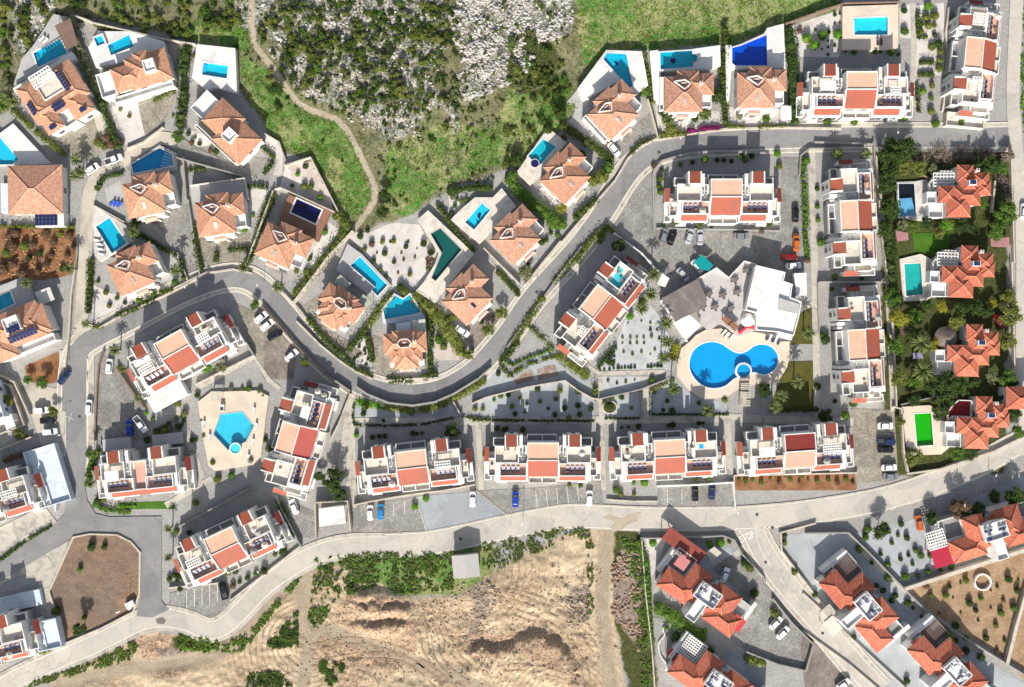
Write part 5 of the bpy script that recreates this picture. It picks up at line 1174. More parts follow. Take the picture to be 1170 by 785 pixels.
    sheet('paved_yard', T('j 220,120 320,0 440,240 520,330 470,330 360,250'), greydeck); sheet('paved_yard', T('j 470,260 640,110 660,230 560,300 500,320'), cobble)
    sheet('paved_yard', T('j 140,455 250,560 290,520 360,440 240,400'), palegravel)
    sheet('paved_yard', T('m 110,470 330,490 400,500 405,570 130,610'), palegravel); sheet('paved_yard', T('m 430,480 690,490 720,550 690,575 430,570'), palegravel)
    b = MB(); b.prism([tuple(P(*p, 1.8)[:2]) for p in T('d 66,125 310,92 326,185 78,205')], -.1, 1.8); tag(b.build('raised_terrace', greydeck), 'raised grey terrace behind the villa without a pool', 'terrace')
    b = MB(); q = [Vector(P(*p, 2.7)[:2]) for p in T('d 66,125 310,92 326,185')]
    for i in range(2): wallseg(b, q[i], q[i+1], .25, 1.81, 2.7+.003*i)
    b2 = b.build('terrace_parapet', cream); tag(b2, 'low parapet on the raised grey terrace of the pool-less villa', 'parapet')
    # parking courts
    sheet('parking_court', T('o -40,430 60,330 600,330 600,0 692,0 692,500 600,505 470,480 340,520 150,500 60,560 -20,560'), cobble, 'cobbled parking court with deep shade above the clubhouse')
    sheet('parking_court', T('j 445,600 620,365 662,400 662,640 760,640 700,785 470,660'), cobble, 'cobbled parking apron beside the curving street')
    sheet('parking_court', T('x 0,65 262,28 310,192 0,192'), cobble, 'cobbled bays below the tree-shaded row block'); sheet('parking_court', T('x 266,25 500,5 655,125 600,140 450,170 313,196'), bluelot, 'smooth blue grey forecourt between cobbled bays')
    sheet('parking_court', T('x 505,3 760,-10 1000,-35 1010,66 850,92 700,120 657,125'), cobble, 'long cobbled parking strip below the second row block'); sheet('parking_court', T('u 515,455 850,440 858,552 515,562'), cobble, 'walled cobbled parking bay below the third row block')
    sheet('parking_court', T('r 165,420 360,425 378,740 190,755'), warmcobble, 'sandy paved car park beside the lime-pool villa'); sheet('parking_court', T('h 45,440 235,400 275,470 240,540 205,552 40,495'), cobble, 'cobbled bays with painted lines at the street bend')
    sheet('parking_court', T('e 450,165 530,240 640,420 600,470 690,560 440,570 432,330'), cobble, 'fan-patterned cobbled lot at the west road bend'); sheet('parking_court', T('f 262,-60 400,10 545,160 530,290 400,290 350,180 290,-20'), warmcobble, 'pale cobbled lot with four parked cars by the main street')
    sheet('parking_court', T('f 400,110 545,160 530,285 400,285'), pinkcobble, 'pinkish end of the lot with parked cars by the main street')
    sheet('parking_court', T('e 60,280 250,330 300,300 298,600 190,590 140,440'), lanem, 'sandy apron where three cars park by the west road')
    sheet('parking_court', T('s 680,420 830,600 800,705 560,640'), cobble); sheet('parking_court', T('h 440,80 585,150 580,245 520,230'), cobble)
    sheet('parking_court', T('t -10,570 160,680 330,800 0,800 -20,640'), pinkcobble)
    sheet('lawn', T('q 600,210 755,205 765,415 640,425 545,420 590,300'), drylawn, 'dry olive lawn with palms beside the double-lobed pool'); sheet('lawn', T('q 640,60 745,20 745,130 640,130'), drylawn)
    sheet('lawn', T('p 440,340 612,335 600,410 540,440 450,420'), lawn, 'small bright green lawn between the two east pools'); sheet('lawn', T('g 440,110 640,105 640,132 440,134'), lawn)
    sheet('lawn', T('l 25,290 150,320 155,345 25,312'), lawn); sheet('lawn', T('E 90,180 205,150 200,215 110,225'), drylawn)
    sheet('lawn', T('K 1085,430 1165,395 1185,470 1180,600 1015,640 1045,560'), drylawn)
    # footpaths
    fp = lambda pts, w, lab=None: ribbon('footpath', pts, w, pavement_m, lab or auto(pts[len(pts)//2][0], pts[len(pts)//2][1], 'pale concrete footpath'), None, 'path', False)
    fp(T('l 0,420 15,420 20,785'), 4); fp([(402,445),(400,480),(398,580)], 6); fp([(546,478),(548,520),(550,560)], 6); fp([(686,430),(687,478),(690,560)], 5.5); fp([(737,430),(737,478)], 8); fp([(831,475),(834,545)], 7)
    fp(T('q 415,330 440,330 430,450 365,450'), 5); fp(T('G 690,150 770,195 1170,185'), 5); fp([(927,165),(931,320),(934,480)], 8); fp([(1000,180),(1010,270),(1014,340),(1020,470)], 5)
    fp(T('f 0,390 60,560 120,720 70,785'), 7); fp(T('h 30,120 200,20'), 7); fp(T('f 100,330 355,190 420,290 470,330'), 5); fp(T('f 790,360 760,560 740,700'), 7)
    fp([(400,482),(545,481),(690,480),(830,478),(975,482)], 9); fp(T('d 440,150 335,470'), 3); fp(T('t 170,170 260,280 400,400 480,480 640,590 872,730'), 5)
    fp(T('s 520,260 600,190'), 7); fp(T('K 1090,400 1170,370'), 6)
    # painted bays
    def bays(n, a, b, d, w=.55, m=linepaint):
        for k in range(n):
            t = k/(n-1) if n > 1 else 0; p = (a[0]+(b[0]-a[0])*t, a[1]+(b[1]-a[1])*t)
            ribbon('bay_line', [p, (p[0]+d[0], p[1]+d[1])], w, m, auto(p[0], p[1], 'painted parking bay line'), .2, 'marking', False)
    bays(4, T('x 130,55')[0], T('x 262,35')[0], (0, 16)); bays(5, T('x 740,5')[0], T('x 905,-25')[0], (2, 20)); bays(6, T('h 80,435')[0], T('h 220,405')[0], (0, 21), .7); bays(2, T('x 505,3')[0], T('x 266,28')[0], (13, 43) , .8) if 0 else None
    for a, b in ((T('x 505,3')[0], T('x 657,125')[0]), (T('x 264,27')[0], T('x 312,193')[0])): ribbon('bay_line', [a, b], .9, yellowline, auto(a[0], a[1], 'long cream line edging the blue grey forecourt'), .2, 'marking', False)
    bays(4, T('j 690,660')[0], T('j 850,640')[0], (-1, 14)) if 0 else None
    bays(5, T('r 292,478')[0], T('r 312,700')[0], (16, 0)); bays(3, T('u 560,470')[0], T('u 690,465')[0], (0, 17))

def wall(pts, h=1.4, w=.32, mat=None, lead='cream boundary wall', z0=0.0, noun='wall'):
    b = MB(); q = [Vector(P(*p)[:2]) for p in pts]
    for i in range(len(q)-1): wallseg(b, q[i], q[i+1], w, -.1-.003*(i % 3), h+.003*(i % 3))
    n = len(pts)//2; mx, my = (pts[n][0]+pts[n-1][0])/2, (pts[n][1]+pts[n-1][1])/2
    o = b.build('garden_wall' if noun == 'wall' else noun, mat or wallstone)
    return tag(o, auto(mx, my, lead), 'wall', 'boundary and garden walls')
def make_walls():
    W = lambda spec, h=1.4, w=.35, m=None, lead='cream boundary wall': wall(T(spec), h, w, m, lead)
    wh, gr, br = white, greywall, brownwall; lw, lg, lb = 'white boundary wall', 'grey retaining wall', 'brown stone wall'
    W('a 345,80 395,95 430,112 560,142 590,148 735,183 885,207', 1.8, .35, wallstone); W('d 495,40 612,3 735,245', 1.4); W('d 455,148 480,140 720,248', 2.0, .3); W('d 800,335 700,440 540,650', 1.7, .7); W('d 895,160 860,250 800,335', .6, .9) if 0 else None
    W('d 15,5 310,88 335,160', 1.8, .3, gr, lg); W('d 445,155 400,280 330,470', 1.7, .35); W('d 45,5 60,190', 1.6, .3, gr, lg)
    W('c 455,762 560,700 700,640 820,582 940,512', .9, .5); W('d 0,588 130,522 260,502 345,520', .8, .5); W('d 440,590 470,590 560,682 620,765', .8, .5); W('A 0,430 130,560 240,650 330,710 420,750', .9, .5); W('A 500,760 640,750 785,745', .9, .5)
    W('i 790,490 860,400 942,300', 1.2, .5); W('j 205,740 350,570 480,420 540,320 600,265 670,232', 1.0, .5); W('m 120,630 300,600 430,580 700,575 942,580', .8, .5)
    W('e 470,160 448,220 440,320 430,560', .9, .4, br, lb); W('e 530,235 600,340 655,415', 1.3, .35, br, lb)
    W('f 248,8 305,90 358,178', 1.5, .4, gr, lg); W('f 358,182 230,245 100,312', 1.2, .5); W('f 395,-40 440,10 560,150 660,250 790,352', 1.3, .35, br, lb); W('f 790,352 740,480 700,560', 1.4, .35)
    W('J 30,35 130,105', 1.5, .5, gr, lg); W('J 190,80 260,130 420,195 600,215 760,190 900,130 1080,20', 1.7, .55, gr, lg); W('J 1080,20 1170,-60', 1.6, .5, gr, lg); W('k 0,455 80,350 130,280 230,140 330,10', .9, .5, gr, lg)
    W('J 900,190 945,275', 1.0, .3); W('G 0,376 80,340 330,277 560,238', 1.5, .35); W('G 560,238 640,298 725,345 760,350', 1.3, .35); W('G 770,348 900,320 1020,290 1170,232', 1.2, .35, gr, lg)
    W('G 745,365 746,485', .6, .3, gr, lg); W('G 1018,310 1026,468', .6, .3, gr, lg); W('G 1080,300 1082,465', .6, .3, gr, lg)
    W('j 672,235 640,110 625,60', 1.6, .35); W('j 475,655 560,715 645,790', 1.3, .3, wh, lw); W('k 545,0 600,40 650,98 690,132', 1.4, .3, wh, lw); W('k 685,250 740,340 800,432', 1.8, .35, wh, lw)
    W('j 655,370 650,395 655,640', 1.0, .4, gr, lg); W('m 110,760 140,725 260,690 400,680 600,690', 1.2, .5, gr, lg); W('m 755,785 760,700 800,670 942,672', 1.2, .4, gr, lg); W('n 0,640 260,650', 1.1, .4, gr, lg); W('n 260,640 275,800', 1.2, .4, gr, lg)
    W('m 690,115 760,90 942,28', 1.7, .4, br, lb); W('n 0,64 130,24 380,18', 1.7, .35, br, lb); W('n 600,40 585,150 600,330 570,500', 1.0, .5, wallstone)
    for i, sp in enumerate(('g 270,236 330,224 430,227', 'g 430,227 482,253 516,292 513,440', 'g 513,440 490,508 370,570 240,624', 'g 240,624 182,432 270,236')): W(sp, .55, .4, wallstone, 'low kerb wall of the lot')
    W('e -10,262 75,300 142,445', 1.5, .35); W('e -20,285 55,315 118,490 0,535', 1.3, .35); W('e 148,545 0,605', 1.2, .3); W('B 235,330 250,420 262,600', 1.6, .3, wh, lw); W('e 235,600 258,700 262,785', .7, .4)
    W('s 145,188 300,188 470,178 515,195 545,250', 1.5, .35, gr, lg); W('s 148,195 165,420 190,640 200,785', 1.4, .3); W('s 545,250 630,340 640,370', 1.1, .35, gr, lg); W('s 670,430 740,520 830,610 800,715', 1.2, .4, gr, lg); W('s 800,715 690,690 565,640', 1.2, .4, gr, lg)
    W('t 0,168 165,166 205,205', 1.6, .4, gr, lg); W('t 205,205 240,238 330,330 400,402', 1.2, .4, gr, lg); W('t 400,402 480,482 640,592 872,735', 1.2, .4, gr, lg); W('t 395,386 520,345 690,290 872,232', 1.7, 1.0); W('t 872,395 830,540 795,682', 1.5, .9)
    W('s 840,130 700,168 705,240 840,420', .9, .4); W('t -10,410 150,560 400,790', .7, .4); W('t -10,560 170,690 300,800', .7, .4)
    W('r 350,410 385,420 395,600 415,700', 1.2, .4); W('r 415,710 560,690 680,650 800,610 942,540', 1.0, .5); W('r 385,400 640,340', 1.3, .3, gr, lg); W('p 270,0 290,320', 1.6, .35); W('p 290,320 325,560 345,785', 1.4, .35); W('r 345,0 362,405', 1.4, .35)
    W('l 20,770 200,735 420,705 560,680', 1.3, .3, wallstone); W('u 288,512 400,520 512,520', .7, .4); W('u 512,452 690,445 850,434 860,552', 1.2, .35, wh, lw); W('q 385,718 935,706', 1.0, .35); W('q 385,720 388,790', .8, .3)
    W('h 582,105 586,235', 2.2, .3); W('h 586,105 700,100 712,205', 2.2, .3); W('h 435,85 528,265', 1.5, .3, gr, lg); W('h 85,195 340,55', 1.5, .4, gr, lg); W('h 45,420 235,402', .8, .4); W('h 528,265 400,365 270,465', .8, .4)
    W('e 455,570 470,610 460,700 430,760', 1.0, .3, gr, lg); W('Z 757,150 770,262', .5, .3) if 0 else None
    W('o 600,330 760,330', .7, .3) if 0 else None; W('o 40,318 590,330', .8, .35, gr, lg); W('o 760,560 765,785', .8, .3, gr, lg); W('p 15,560 300,560', 1.8, .35, gr, lg); W('N 20,200 0,640', 1.0, .3, gr, lg); W('i 600,330 760,490', 1.4, .35); W('b 400,600 470,640 498,720', 1.2, .3)
    W('c 425,215 560,290', .9, .3); W('c 800,430 845,550', .9, .35) ; W('c 850,205 900,520', 1.1, .35, gr, lg); W('L 580,0 545,240 530,500 500,780', 1.1, .35); W('a 575,670 650,640 735,575', 1.0, .4)
    W('E 215,130 205,225', 1.6, .3, br, lb); W('E 235,235 310,275', 1.3, .3, br, lb); W('E 755,290 735,500', 1.0, .5); W('Z 1152,165 1156,300', 1.4, .35); W('Z 1153,300 1157,440', 1.4, .35)

HEDGE_N = [0]
def leafy_line(pts, w, h, fol, name='hedge', lead='clipped green hedge', dens=1.0, cat='hedge'):
    w0 = w; b = MB(); q = [Vector(P(*p)[:2]) for p in pts]
    for i in range(len(q)-1):
        w = w0; d = q[i+1]-q[i]; l = d.length; n = max(1, int(l/1.0)); t = d/l; nn = Vector((-t.y, t.x))
        for k in range(n):
            c = q[i]+d*((k+.5)/n); hh = h*random.uniform(.6, 1.05)
            if random.random() < .05: continue
            w = w0*random.uniform(.7, 1.1)
            b.ico((c.x+random.uniform(-.1, .1), c.y+random.uniform(-.1, .1), hh*.5), .5, 1, .22, (max(l/n*1.15, w*.95), max(w*.95, 0.9*w), hh*.95) if abs(t.x) > abs(t.y) else (w*.95, max(l/n*1.15, w*.95), hh*.95))
        for k in range(int(l*w*9*dens)+4):
            c = q[i]+d*random.random()+nn*random.uniform(-w*.55, w*.55)
            b.leaf((c.x, c.y, h*random.uniform(.6, 1.12)), .42)
        for k in range(int(l*h*3*dens)):
            c = q[i]+d*random.random()+nn*(random.choice((-1, 1))*w*random.uniform(.42, .62)); b.leaf((c.x, c.y, h*random.uniform(.1, .95)), .42)
    n = len(pts)//2; mx, my = (pts[n][0]+pts[n-1][0])/2, (pts[n][1]+pts[n-1][1])/2
    o = b.build(name, FOL[fol]); return tag(o, auto(mx, my, lead), cat, 'garden hedges')
def make_hedges():
    h = lambda spec, w=1.2, hh=1.5, f='hedge', lead='clipped dark hedge', **k: leafy_line(T(spec), w, hh, f, lead=lead, **k)
    lt, ll = 'hedge2', 'light green hedge'
    h('a 325,85 345,185 395,300 450,430', 2.6, 2.4, 'grey', 'shaggy grey-green hedge'); h('a 450,430 495,560 540,668', 2.0, 2.0, 'dark', 'dense dark green hedge'); h('a 20,450 110,540 200,620 298,698', 1.9, 1.7, lt, ll)
    h('a 430,118 560,152', 1.4, 1.5, lt, ll); h('a 690,455 790,405', 1.6, 1.3, lt, ll); h('a 840,210 828,330 832,430 812,570', 3.0, 2.4, 'dark', 'thick dark hedge'); h('b 385,655 448,712', 1.2, 1.4); h('b 445,728 400,785', 1.2, 1.4)
    h('c 632,345 760,420 815,455 830,550', 1.6, 1.7, 'dark', 'dark angular hedge'); h('c 414,455 408,570 402,700', 1.7, 1.6); h('c 415,758 470,760', 1.3, 1.1, lt, ll); h('c 520,715 640,665 700,630', 1.7, 1.3); h('c 720,610 780,590', 2.0, 1.4, lt, ll); h('c 870,300 900,500', 1.2, 1.4); h('c 0,308 180,312 340,312', 1.4, 1.5, lt, ll); h('c 440,150 470,90 560,70', 1.6, 1.6, 'dark', 'dark roadside hedge')
    h('d 330,130 420,135', 1.3, 1.5); h('d 445,160 400,270 345,440 330,470', 2.2, 1.8, 'hedge', 'long clipped hedge'); h('d 730,250 780,320 680,450 540,620', 2.6, 1.8, 'hedge2', 'broad light hedge'); h('d 240,415 330,410', 1.4, 1.5, 'dark', 'dark clipped hedge'); h('d 60,60 140,50', 1.5, 1.2); h('d 90,370 125,510', 1.3, 1.4); h('d 190,420 185,470', 1.6, 1.5, 'dark', 'dark clipped hedge')
    h('A 60,300 0,270', 1.2, 1.0) if 0 else None; h('A 60,410 130,500 250,620', 2.0, 1.6); h('A 250,620 330,540 400,450', 2.2, 1.8, 'hedge', 'long clipped hedge'); h('A 400,450 470,350 540,280', 2.4, 1.5, 'olive', 'ragged olive hedge'); h('A 390,505 425,660', 2.0, 1.6); h('A 265,640 345,695 425,735', 1.7, 1.3); h('A 520,755 645,755', 2.2, 1.3); h('A 740,590 750,710', 1.8, 1.5); h('A 700,740 785,715', 2.0, 1.5); h('A 730,390 755,500 750,580', 1.7, 1.6)
    h('i 285,545 330,580 400,640 470,740', 4.0, 1.9, 'olive', 'broad untidy olive hedge'); h('i 470,740 500,800', 3.5, 1.9, 'olive', 'broad untidy olive hedge'); h('i 390,130 480,260 560,345', 1.8, 1.5, 'hedge', 'narrow hedge'); h('i 660,430 760,540', 1.8, 1.5); h('i 700,20 820,120 920,230', 3.2, 2.0, 'mid', 'leafy green hedge'); h('i 440,80 540,60 640,60', 2.4, 2.0, 'dark', 'dark hedge')
    h('j 240,170 360,250 470,330', 2.6, 1.8, 'hedge', 'long hedge'); h('j 30,460 130,540 250,620', 3.5, 2.4, 'mid', 'tall leafy hedge'); h('j 300,590 400,500', 2.6, 1.8); h('j 410,700 440,640', 1.7, 1.5, lt, ll); h('j 300,785 360,700 440,630', 2.0, 1.6, 'hedge2', 'light roadside hedge')
    h('j 550,300 600,250 650,235', 1.6, 1.3); h('m 60,235 75,330 100,470', 1.5, 1.6, 'hedge2', 'thin light hedge'); h('m 420,130 425,240 405,330 420,470 425,560', 1.9, 2.0, 'hedge', 'narrow dark hedge'); h('m 705,130 725,280 725,420 735,560', 3.2, 2.2, 'dark', 'thick dark hedge'); h('m 430,570 515,570', 1.6, 1.2, 'hedge2', 'light roadside hedge'); h('m 570,572 700,566', 1.6, 1.2, 'hedge2', 'light roadside hedge'); h('m 120,612 250,600', 1.9, 1.4, 'olive', 'olive roadside hedge')
    leafy_line(T('m 255,590 320,580 405,575'), 1.7, 1.4, 'magenta', 'flower_hedge', 'magenta blossoming hedge', 1.0)
    h('J 165,190 260,205 375,225', 2.4, 1.2, 'bright', 'bright green bank hedge'); h('J 380,225 520,250 640,250 760,230 860,190', 1.9, 1.4, 'olive', 'olive bank hedge'); h('J 160,205 150,280 160,360 400,365 680,355 900,305', .8, .7, 'dark', 'low dark edging hedge'); h('J 870,180 1000,110 1130,20', 2.2, 1.5, 'olive', 'olive roadside hedge'); h('J 960,300 1170,320', .8, .7, 'hedge', 'low edging hedge')
    h('G 165,125 215,80 275,0', 1.9, 1.4, 'hedge', 'roadside hedge'); h('Z 573,407 584,418 600,410 628,400 637,398', 1.1, .8, 'mid', 'inner zigzag hedge'); h('Z 570,416 583,430 602,417 635,406.5 643,405', 1.3, .8, 'hedge2', 'outer zigzag hedge'); h('G 520,90 600,150 700,210', 2.6, 1.4, 'olive', 'diagonal olive hedge'); h('G 740,250 740,320', 2.2, 1.3, 'hedge2', 'short light hedge'); h('Z 603,371 618,386 632,399', 1.2, 1.0, 'olive', 'olive hedge'); h('G 755,165 870,30', 1.4, 1.3, 'dark', 'straight dark hedge')
    h('G 0,478 270,480 740,484', .8, .7, 'dark', 'low dark edging hedge'); h('G 800,468 1015,466', .8, .7, 'dark', 'low dark edging hedge'); h('k 20,440 90,340 160,230', 2.0, 1.3, 'hedge2', 'light roadside hedge'); h('k 200,170 300,60 360,0', 1.6, 1.2, 'hedge2', 'light roadside hedge')
    h('q 130,130 110,200', 2.6, 1.3, 'yellow', 'yellow-green hedge'); h('q 12,345 15,445 365,445', .8, .7, 'dark', 'low dark edging hedge'); h('q 10,340 120,290', 1.0, .8, 'olive', 'low olive hedge'); h('q 545,425 650,428 765,420', 1.4, 1.0, 'dark', 'dark lawn-edge hedge')
    h('o 690,0 700,150 710,330', 1.8, 1.4, 'mid', 'straight green hedge'); h('o 700,330 715,460', 1.6, 1.4, 'mid', 'straight green hedge'); h('j 440,620 480,650', 1.8, 1.4, 'hedge2', 'light hedge'); h('k 500,-60 540,-20', 1.6, 1.3) if 0 else None
    h('p 325,330 335,480 345,640', 3.2, 2.6, 'dark', 'tall dark hedge row'); h('N 960,60 965,270', 1.4, 1.2); h('N 960,285 1035,282', 1.2, 1.0); h('N 970,468 1080,468', 1.8, 1.2); h('N 960,555 1080,560', 1.8, 1.2); h('n 460,380 465,510', 1.2, 1.1)
    h('g 430,122 500,124', 1.0, .9, 'bright', 'bright green strip hedge'); h('h 445,95 500,230', 1.7, 1.6, 'dark', 'dark car-park hedge'); h('e 690,520 740,500 800,460', 1.2, 1.0, 'dark', 'dark curving hedge'); h('e 810,450 830,460 815,500', 1.0, .9, 'dark', 'dark curving hedge'); h('e 15,600 110,570', .1, .1) if 0 else None
    h('s 140,200 165,300 175,420 185,620', 2.2, 1.5, 'mid', 'bushy green hedge'); h('s 210,465 300,520 390,590', 4.2, 2.4, 'mid', 'broad leafy hedge'); h('s 260,570 320,600 430,640', 3.0, 2.0, 'dark', 'dark garden hedge'); h('s 560,665 640,690', 2.4, 1.5, 'olive', 'olive parking hedge'); h('s 665,470 690,505', 1.8, 1.3, 'olive', 'short olive hedge')
    h('B 150,330 245,310', 1.0, 1.0, 'dark', 'dark clipped hedge'); h('B 20,375 115,348', 1.6, 1.4, 'brown', 'red-brown hedge'); h('Z 0,640 30,618 60,600', 1.2, 1.0, 'dark', 'dark wall-foot hedge'); h('e 445,600 400,700 410,740', 1.6, 1.1, 'mid', 'green verge hedge'); h('Z 107,575 120,582 150,585', 1.6, 1.0, 'mid', 'green verge hedge')
    h('Z 0,752 20,745 45,728', 1.6, 1.0, 'olive', 'olive verge hedge'); h('L 690,0 680,200 670,380', 1.5, 1.5, 'dark', 'dark lane hedge') ; h('Z 56,712 58,738 48,745', 2.0, 1.2, 'olive', 'olive garden hedge'); h('r 405,600 480,620 420,680', 1.6, 1.2, 'olive', 'olive roadside hedge')
# ------------------------------------------------------------------ plants
PM = {}; SHRUBS = []
TD = sdist(GPX, GPY, TRAIL); FB = {}
def gl(g, px, py):
    i, j = int(((px-585)*S-gx[0])/STEP), int(((392.5-py)*S-gy[0])/STEP)
    return float(g[min(max(j, 0), len(gy)-1), min(max(i, 0), len(gx)-1)])
def fb(x, y, s):
    if s not in FB: FB[s] = fbm(GPX, GPY, s)
    return gl(FB[s], x, y)
def inz(poly):
    g = inpoly(GPX, GPY, poly); return lambda x, y: gl(g, x, y) > .5
def plant_meshes():
    for k in range(3):                                              # garden shrubs, 1 m radius
        b = MB(); b.ico((0, 0, .75), .82, 2, .12, (1, 1, .95))
        for i in range(230):
            t = random.uniform(0, 6.283); ph = math.acos(random.uniform(-.5, 1)); r = random.uniform(.72, 1.08)
            b.leaf((r*math.sin(ph)*math.cos(t), r*math.sin(ph)*math.sin(t), .78+r*.95*math.cos(ph)), .3)
        PM['shrub%d' % k] = b.mesh('shrub', [FOL['mid']])
    for k in range(5):                                              # wild scrub: several lobes, gaps between
        b = MB()
        for j in range(random.randint(5, 8)):
            a = random.uniform(0, 6.283); d = random.uniform(.15, .8); c = (d*math.cos(a), d*math.sin(a)*.85, random.uniform(.3, .65)); rr = random.uniform(.26, .46)
            b.ico(c, rr*.8, 1, .25)
            for i in range(80):
                t = random.uniform(0, 6.283); ph = math.acos(random.uniform(-.3, 1)); r = rr*random.uniform(.7, 1.25)
                b.leaf((c[0]+r*math.sin(ph)*math.cos(t), c[1]+r*math.sin(ph)*math.sin(t), c[2]+r*math.cos(ph)), .2)
        PM['scrub%d' % k] = b.mesh('scrub', [FOL['dark']])
    for k in range(4):                                              # tree crowns, 1 m radius about a height of 0
        b = MB(); lob = []
        for j in range(15):
            a = random.uniform(0, 6.283); d = math.sqrt(random.random())*.72; lob.append((d*math.cos(a), d*math.sin(a), random.uniform(-.3, .5)*(1-d*.6), random.uniform(.22, .38)))
        for cx, cy, cz, rr in lob:
            b.ico((cx, cy, cz), rr*.62, 1, .3)
            for i in range(75):
                t = random.uniform(0, 6.283); ph = math.acos(random.uniform(-1, 1)); r = rr*random.uniform(.6, 1.25)
                b.leaf((cx+r*math.sin(ph)*math.cos(t), cy+r*math.sin(ph)*math.sin(t), cz+r*.9*math.cos(ph)), .17)
        PM['crown%d' % k] = b.mesh('crown', [FOL['dark']])
    b = MB(); b.tube([(0, 0, -.1), (.05, .02, .5), (.0, .05, 1.0)], [.09, .065, .05], 7)
    for j in range(6):
        a = j*1.05; b.tube([(.0, .05, .85), (.35*math.cos(a), .35*math.sin(a), 1.2), (.62*math.cos(a), .62*math.sin(a), 1.45)], [.04, .028, .012], 5)
    PM['trunk'] = b.mesh('trunk', [bark])
    b = MB()                                                        # bare winter shrub
    for j in range(60):
        a = random.uniform(0, 6.283); d = random.uniform(.4, 1.0); z = random.uniform(.5, 1.1)
        p0 = (0, 0, 0); p1 = (d*.5*math.cos(a), d*.5*math.sin(a), z*.6); p2 = (d*math.cos(a+.3), d*math.sin(a+.3), z); b.tube([p0, p1, p2], [.035, .025, .012], 4)
    for j in range(170):
        a = random.uniform(0, 6.283); d = math.sqrt(random.random()); b.leaf((d*math.cos(a), d*math.sin(a), random.uniform(.3, 1.0)), .16)
    PM['bare'] = b.mesh('bare', [FOL['twig']])
    b = MB()                                                        # cypress
    for i in range(9): b.ico((0, 0, .3+i*.42), .42*(1-i/11), 1, .18, (1, 1, 1.1))
    for i in range(420):
        z = random.uniform(.1, 4.1); r = .5*(1-z/4.6)*random.uniform(.8, 1.2); t = random.uniform(0, 6.283); b.leaf((r*math.cos(t), r*math.sin(t), z), .2)
    PM['cypress'] = b.mesh('cypress', [FOL['dark']])
    b = MB()                                                        # palm fronds, 1 m radius about the top of the trunk
    for j in range(19):
        a = j*2*math.pi/19*2.0+random.uniform(-.12, .12); up = random.uniform(.1, .5); L = random.uniform(.85, 1.08); n = 9; pr = None
        for i in range(n+1):
            t = i/n; p = Vector((L*t*math.cos(a), L*t*math.sin(a), up*math.sin(t*2.4)-.28*t*t)); 
            if pr is not None:
                s = Vector((-math.sin(a), math.cos(a), 0)); w = .17*math.sin(math.pi*min(.97, t*.85+.12))
                for sd in (-1, 1):
                    b.face([pr, p, p+s*sd*w*.55+Vector((math.cos(a), math.sin(a), 0))*.07-Vector((0, 0, w*.4)), pr+s*sd*w*.4-Vector((0, 0, w*.2))])
                    b.face([pr, pr+s*sd*w*1.1+Vector((math.cos(a), math.sin(a), 0))*.09-Vector((0, 0, w*.6)), pr+(p-pr)*.4])
            pr = p
    PM['fronds'] = b.mesh('fronds', [FOL['palm']])
    b = MB(); b.tube([(0, 0, -.1), (.02, 0, .5), (0, .02, 1.0)], [.075, .055, .065], 8); PM['palm_trunk'] = b.mesh('palm_trunk', [bark])
def setmat(o, m):
    o.material_slots[0].link = 'OBJECT'; o.material_slots[0].material = m
def put(name, key, x, y, z, sc, fol, parent=None):
    o = bpy.data.objects.new(name, PM[key]); C.objects.link(o); o.location = (x, y, z)
    o.scale = sc if isinstance(sc, tuple) else (sc, sc, sc); o.rotation_euler = (0, 0, random.uniform(0, 6.283))
    setmat(o, FOL[fol] if isinstance(fol, str) else fol)
    if parent is not None: o.parent = parent
    return o
def shrub(px, py, r, fol='mid', label=None, group=None, hh=None, key=None):
    """r = radius in photo pixels"""
    SHRUBS.append((r, px, py, fol, label, group, hh, key))
def plant_shrubs():
    SHRUBS.sort(key=lambda q: -q[0]); rest = MB(); mats = list(FOL)
    for i, (r, px, py, fol, label, group, hh, key) in enumerate(SHRUBS):
        if i < 290: one_shrub(px, py, r, fol, label, group, hh, key); continue
        R = r*S; p = P(px, py, R*.6); me = PM['shrub%d' % (i % 3)]; a = i*1.7; c, s = math.cos(a)*R, math.sin(a)*R; k = len(rest.v); z = ground_h(p.x, p.y)-.05
        rest.v += [(p.x+v.co.x*c-v.co.y*s, p.y+v.co.x*s+v.co.y*c, z+v.co.z*R*.95) for v in me.vertices]
        for f in me.polygons: rest.f.append(tuple(k+j for j in f.vertices)); rest.m.append(mats.index(fol)); rest.uv.append([(0, 0)]*len(f.vertices))
    tag(rest.build('small_shrubs', [FOL[m] for m in mats]), 'the many knee-high shrubs dotted through gardens, beds and gravel courts', 'shrubs', kind='stuff')
def one_shrub(px, py, r, fol, label, group, hh, key):
    R = r*S; h = hh or R*.95; p = P(px, py, h*.6)
    o = put('shrub', key or 'shrub%d' % random.randrange(3), p.x, p.y, ground_h(p.x, p.y)-.05, (R, R*random.uniform(.9, 1.1), h), fol)
    return tag(o, label or auto(px, py, {'dark': 'dark rounded shrub', 'mid': 'green rounded shrub', 'bright': 'bright green shrub', 'yellow': 'yellow-green shrub', 'olive': 'olive shrub', 'brown': 'brown shrub', 'grey': 'grey-green shrub', 'twig': 'bare twiggy shrub'}.get(fol, 'shrub')), 'shrub', group)
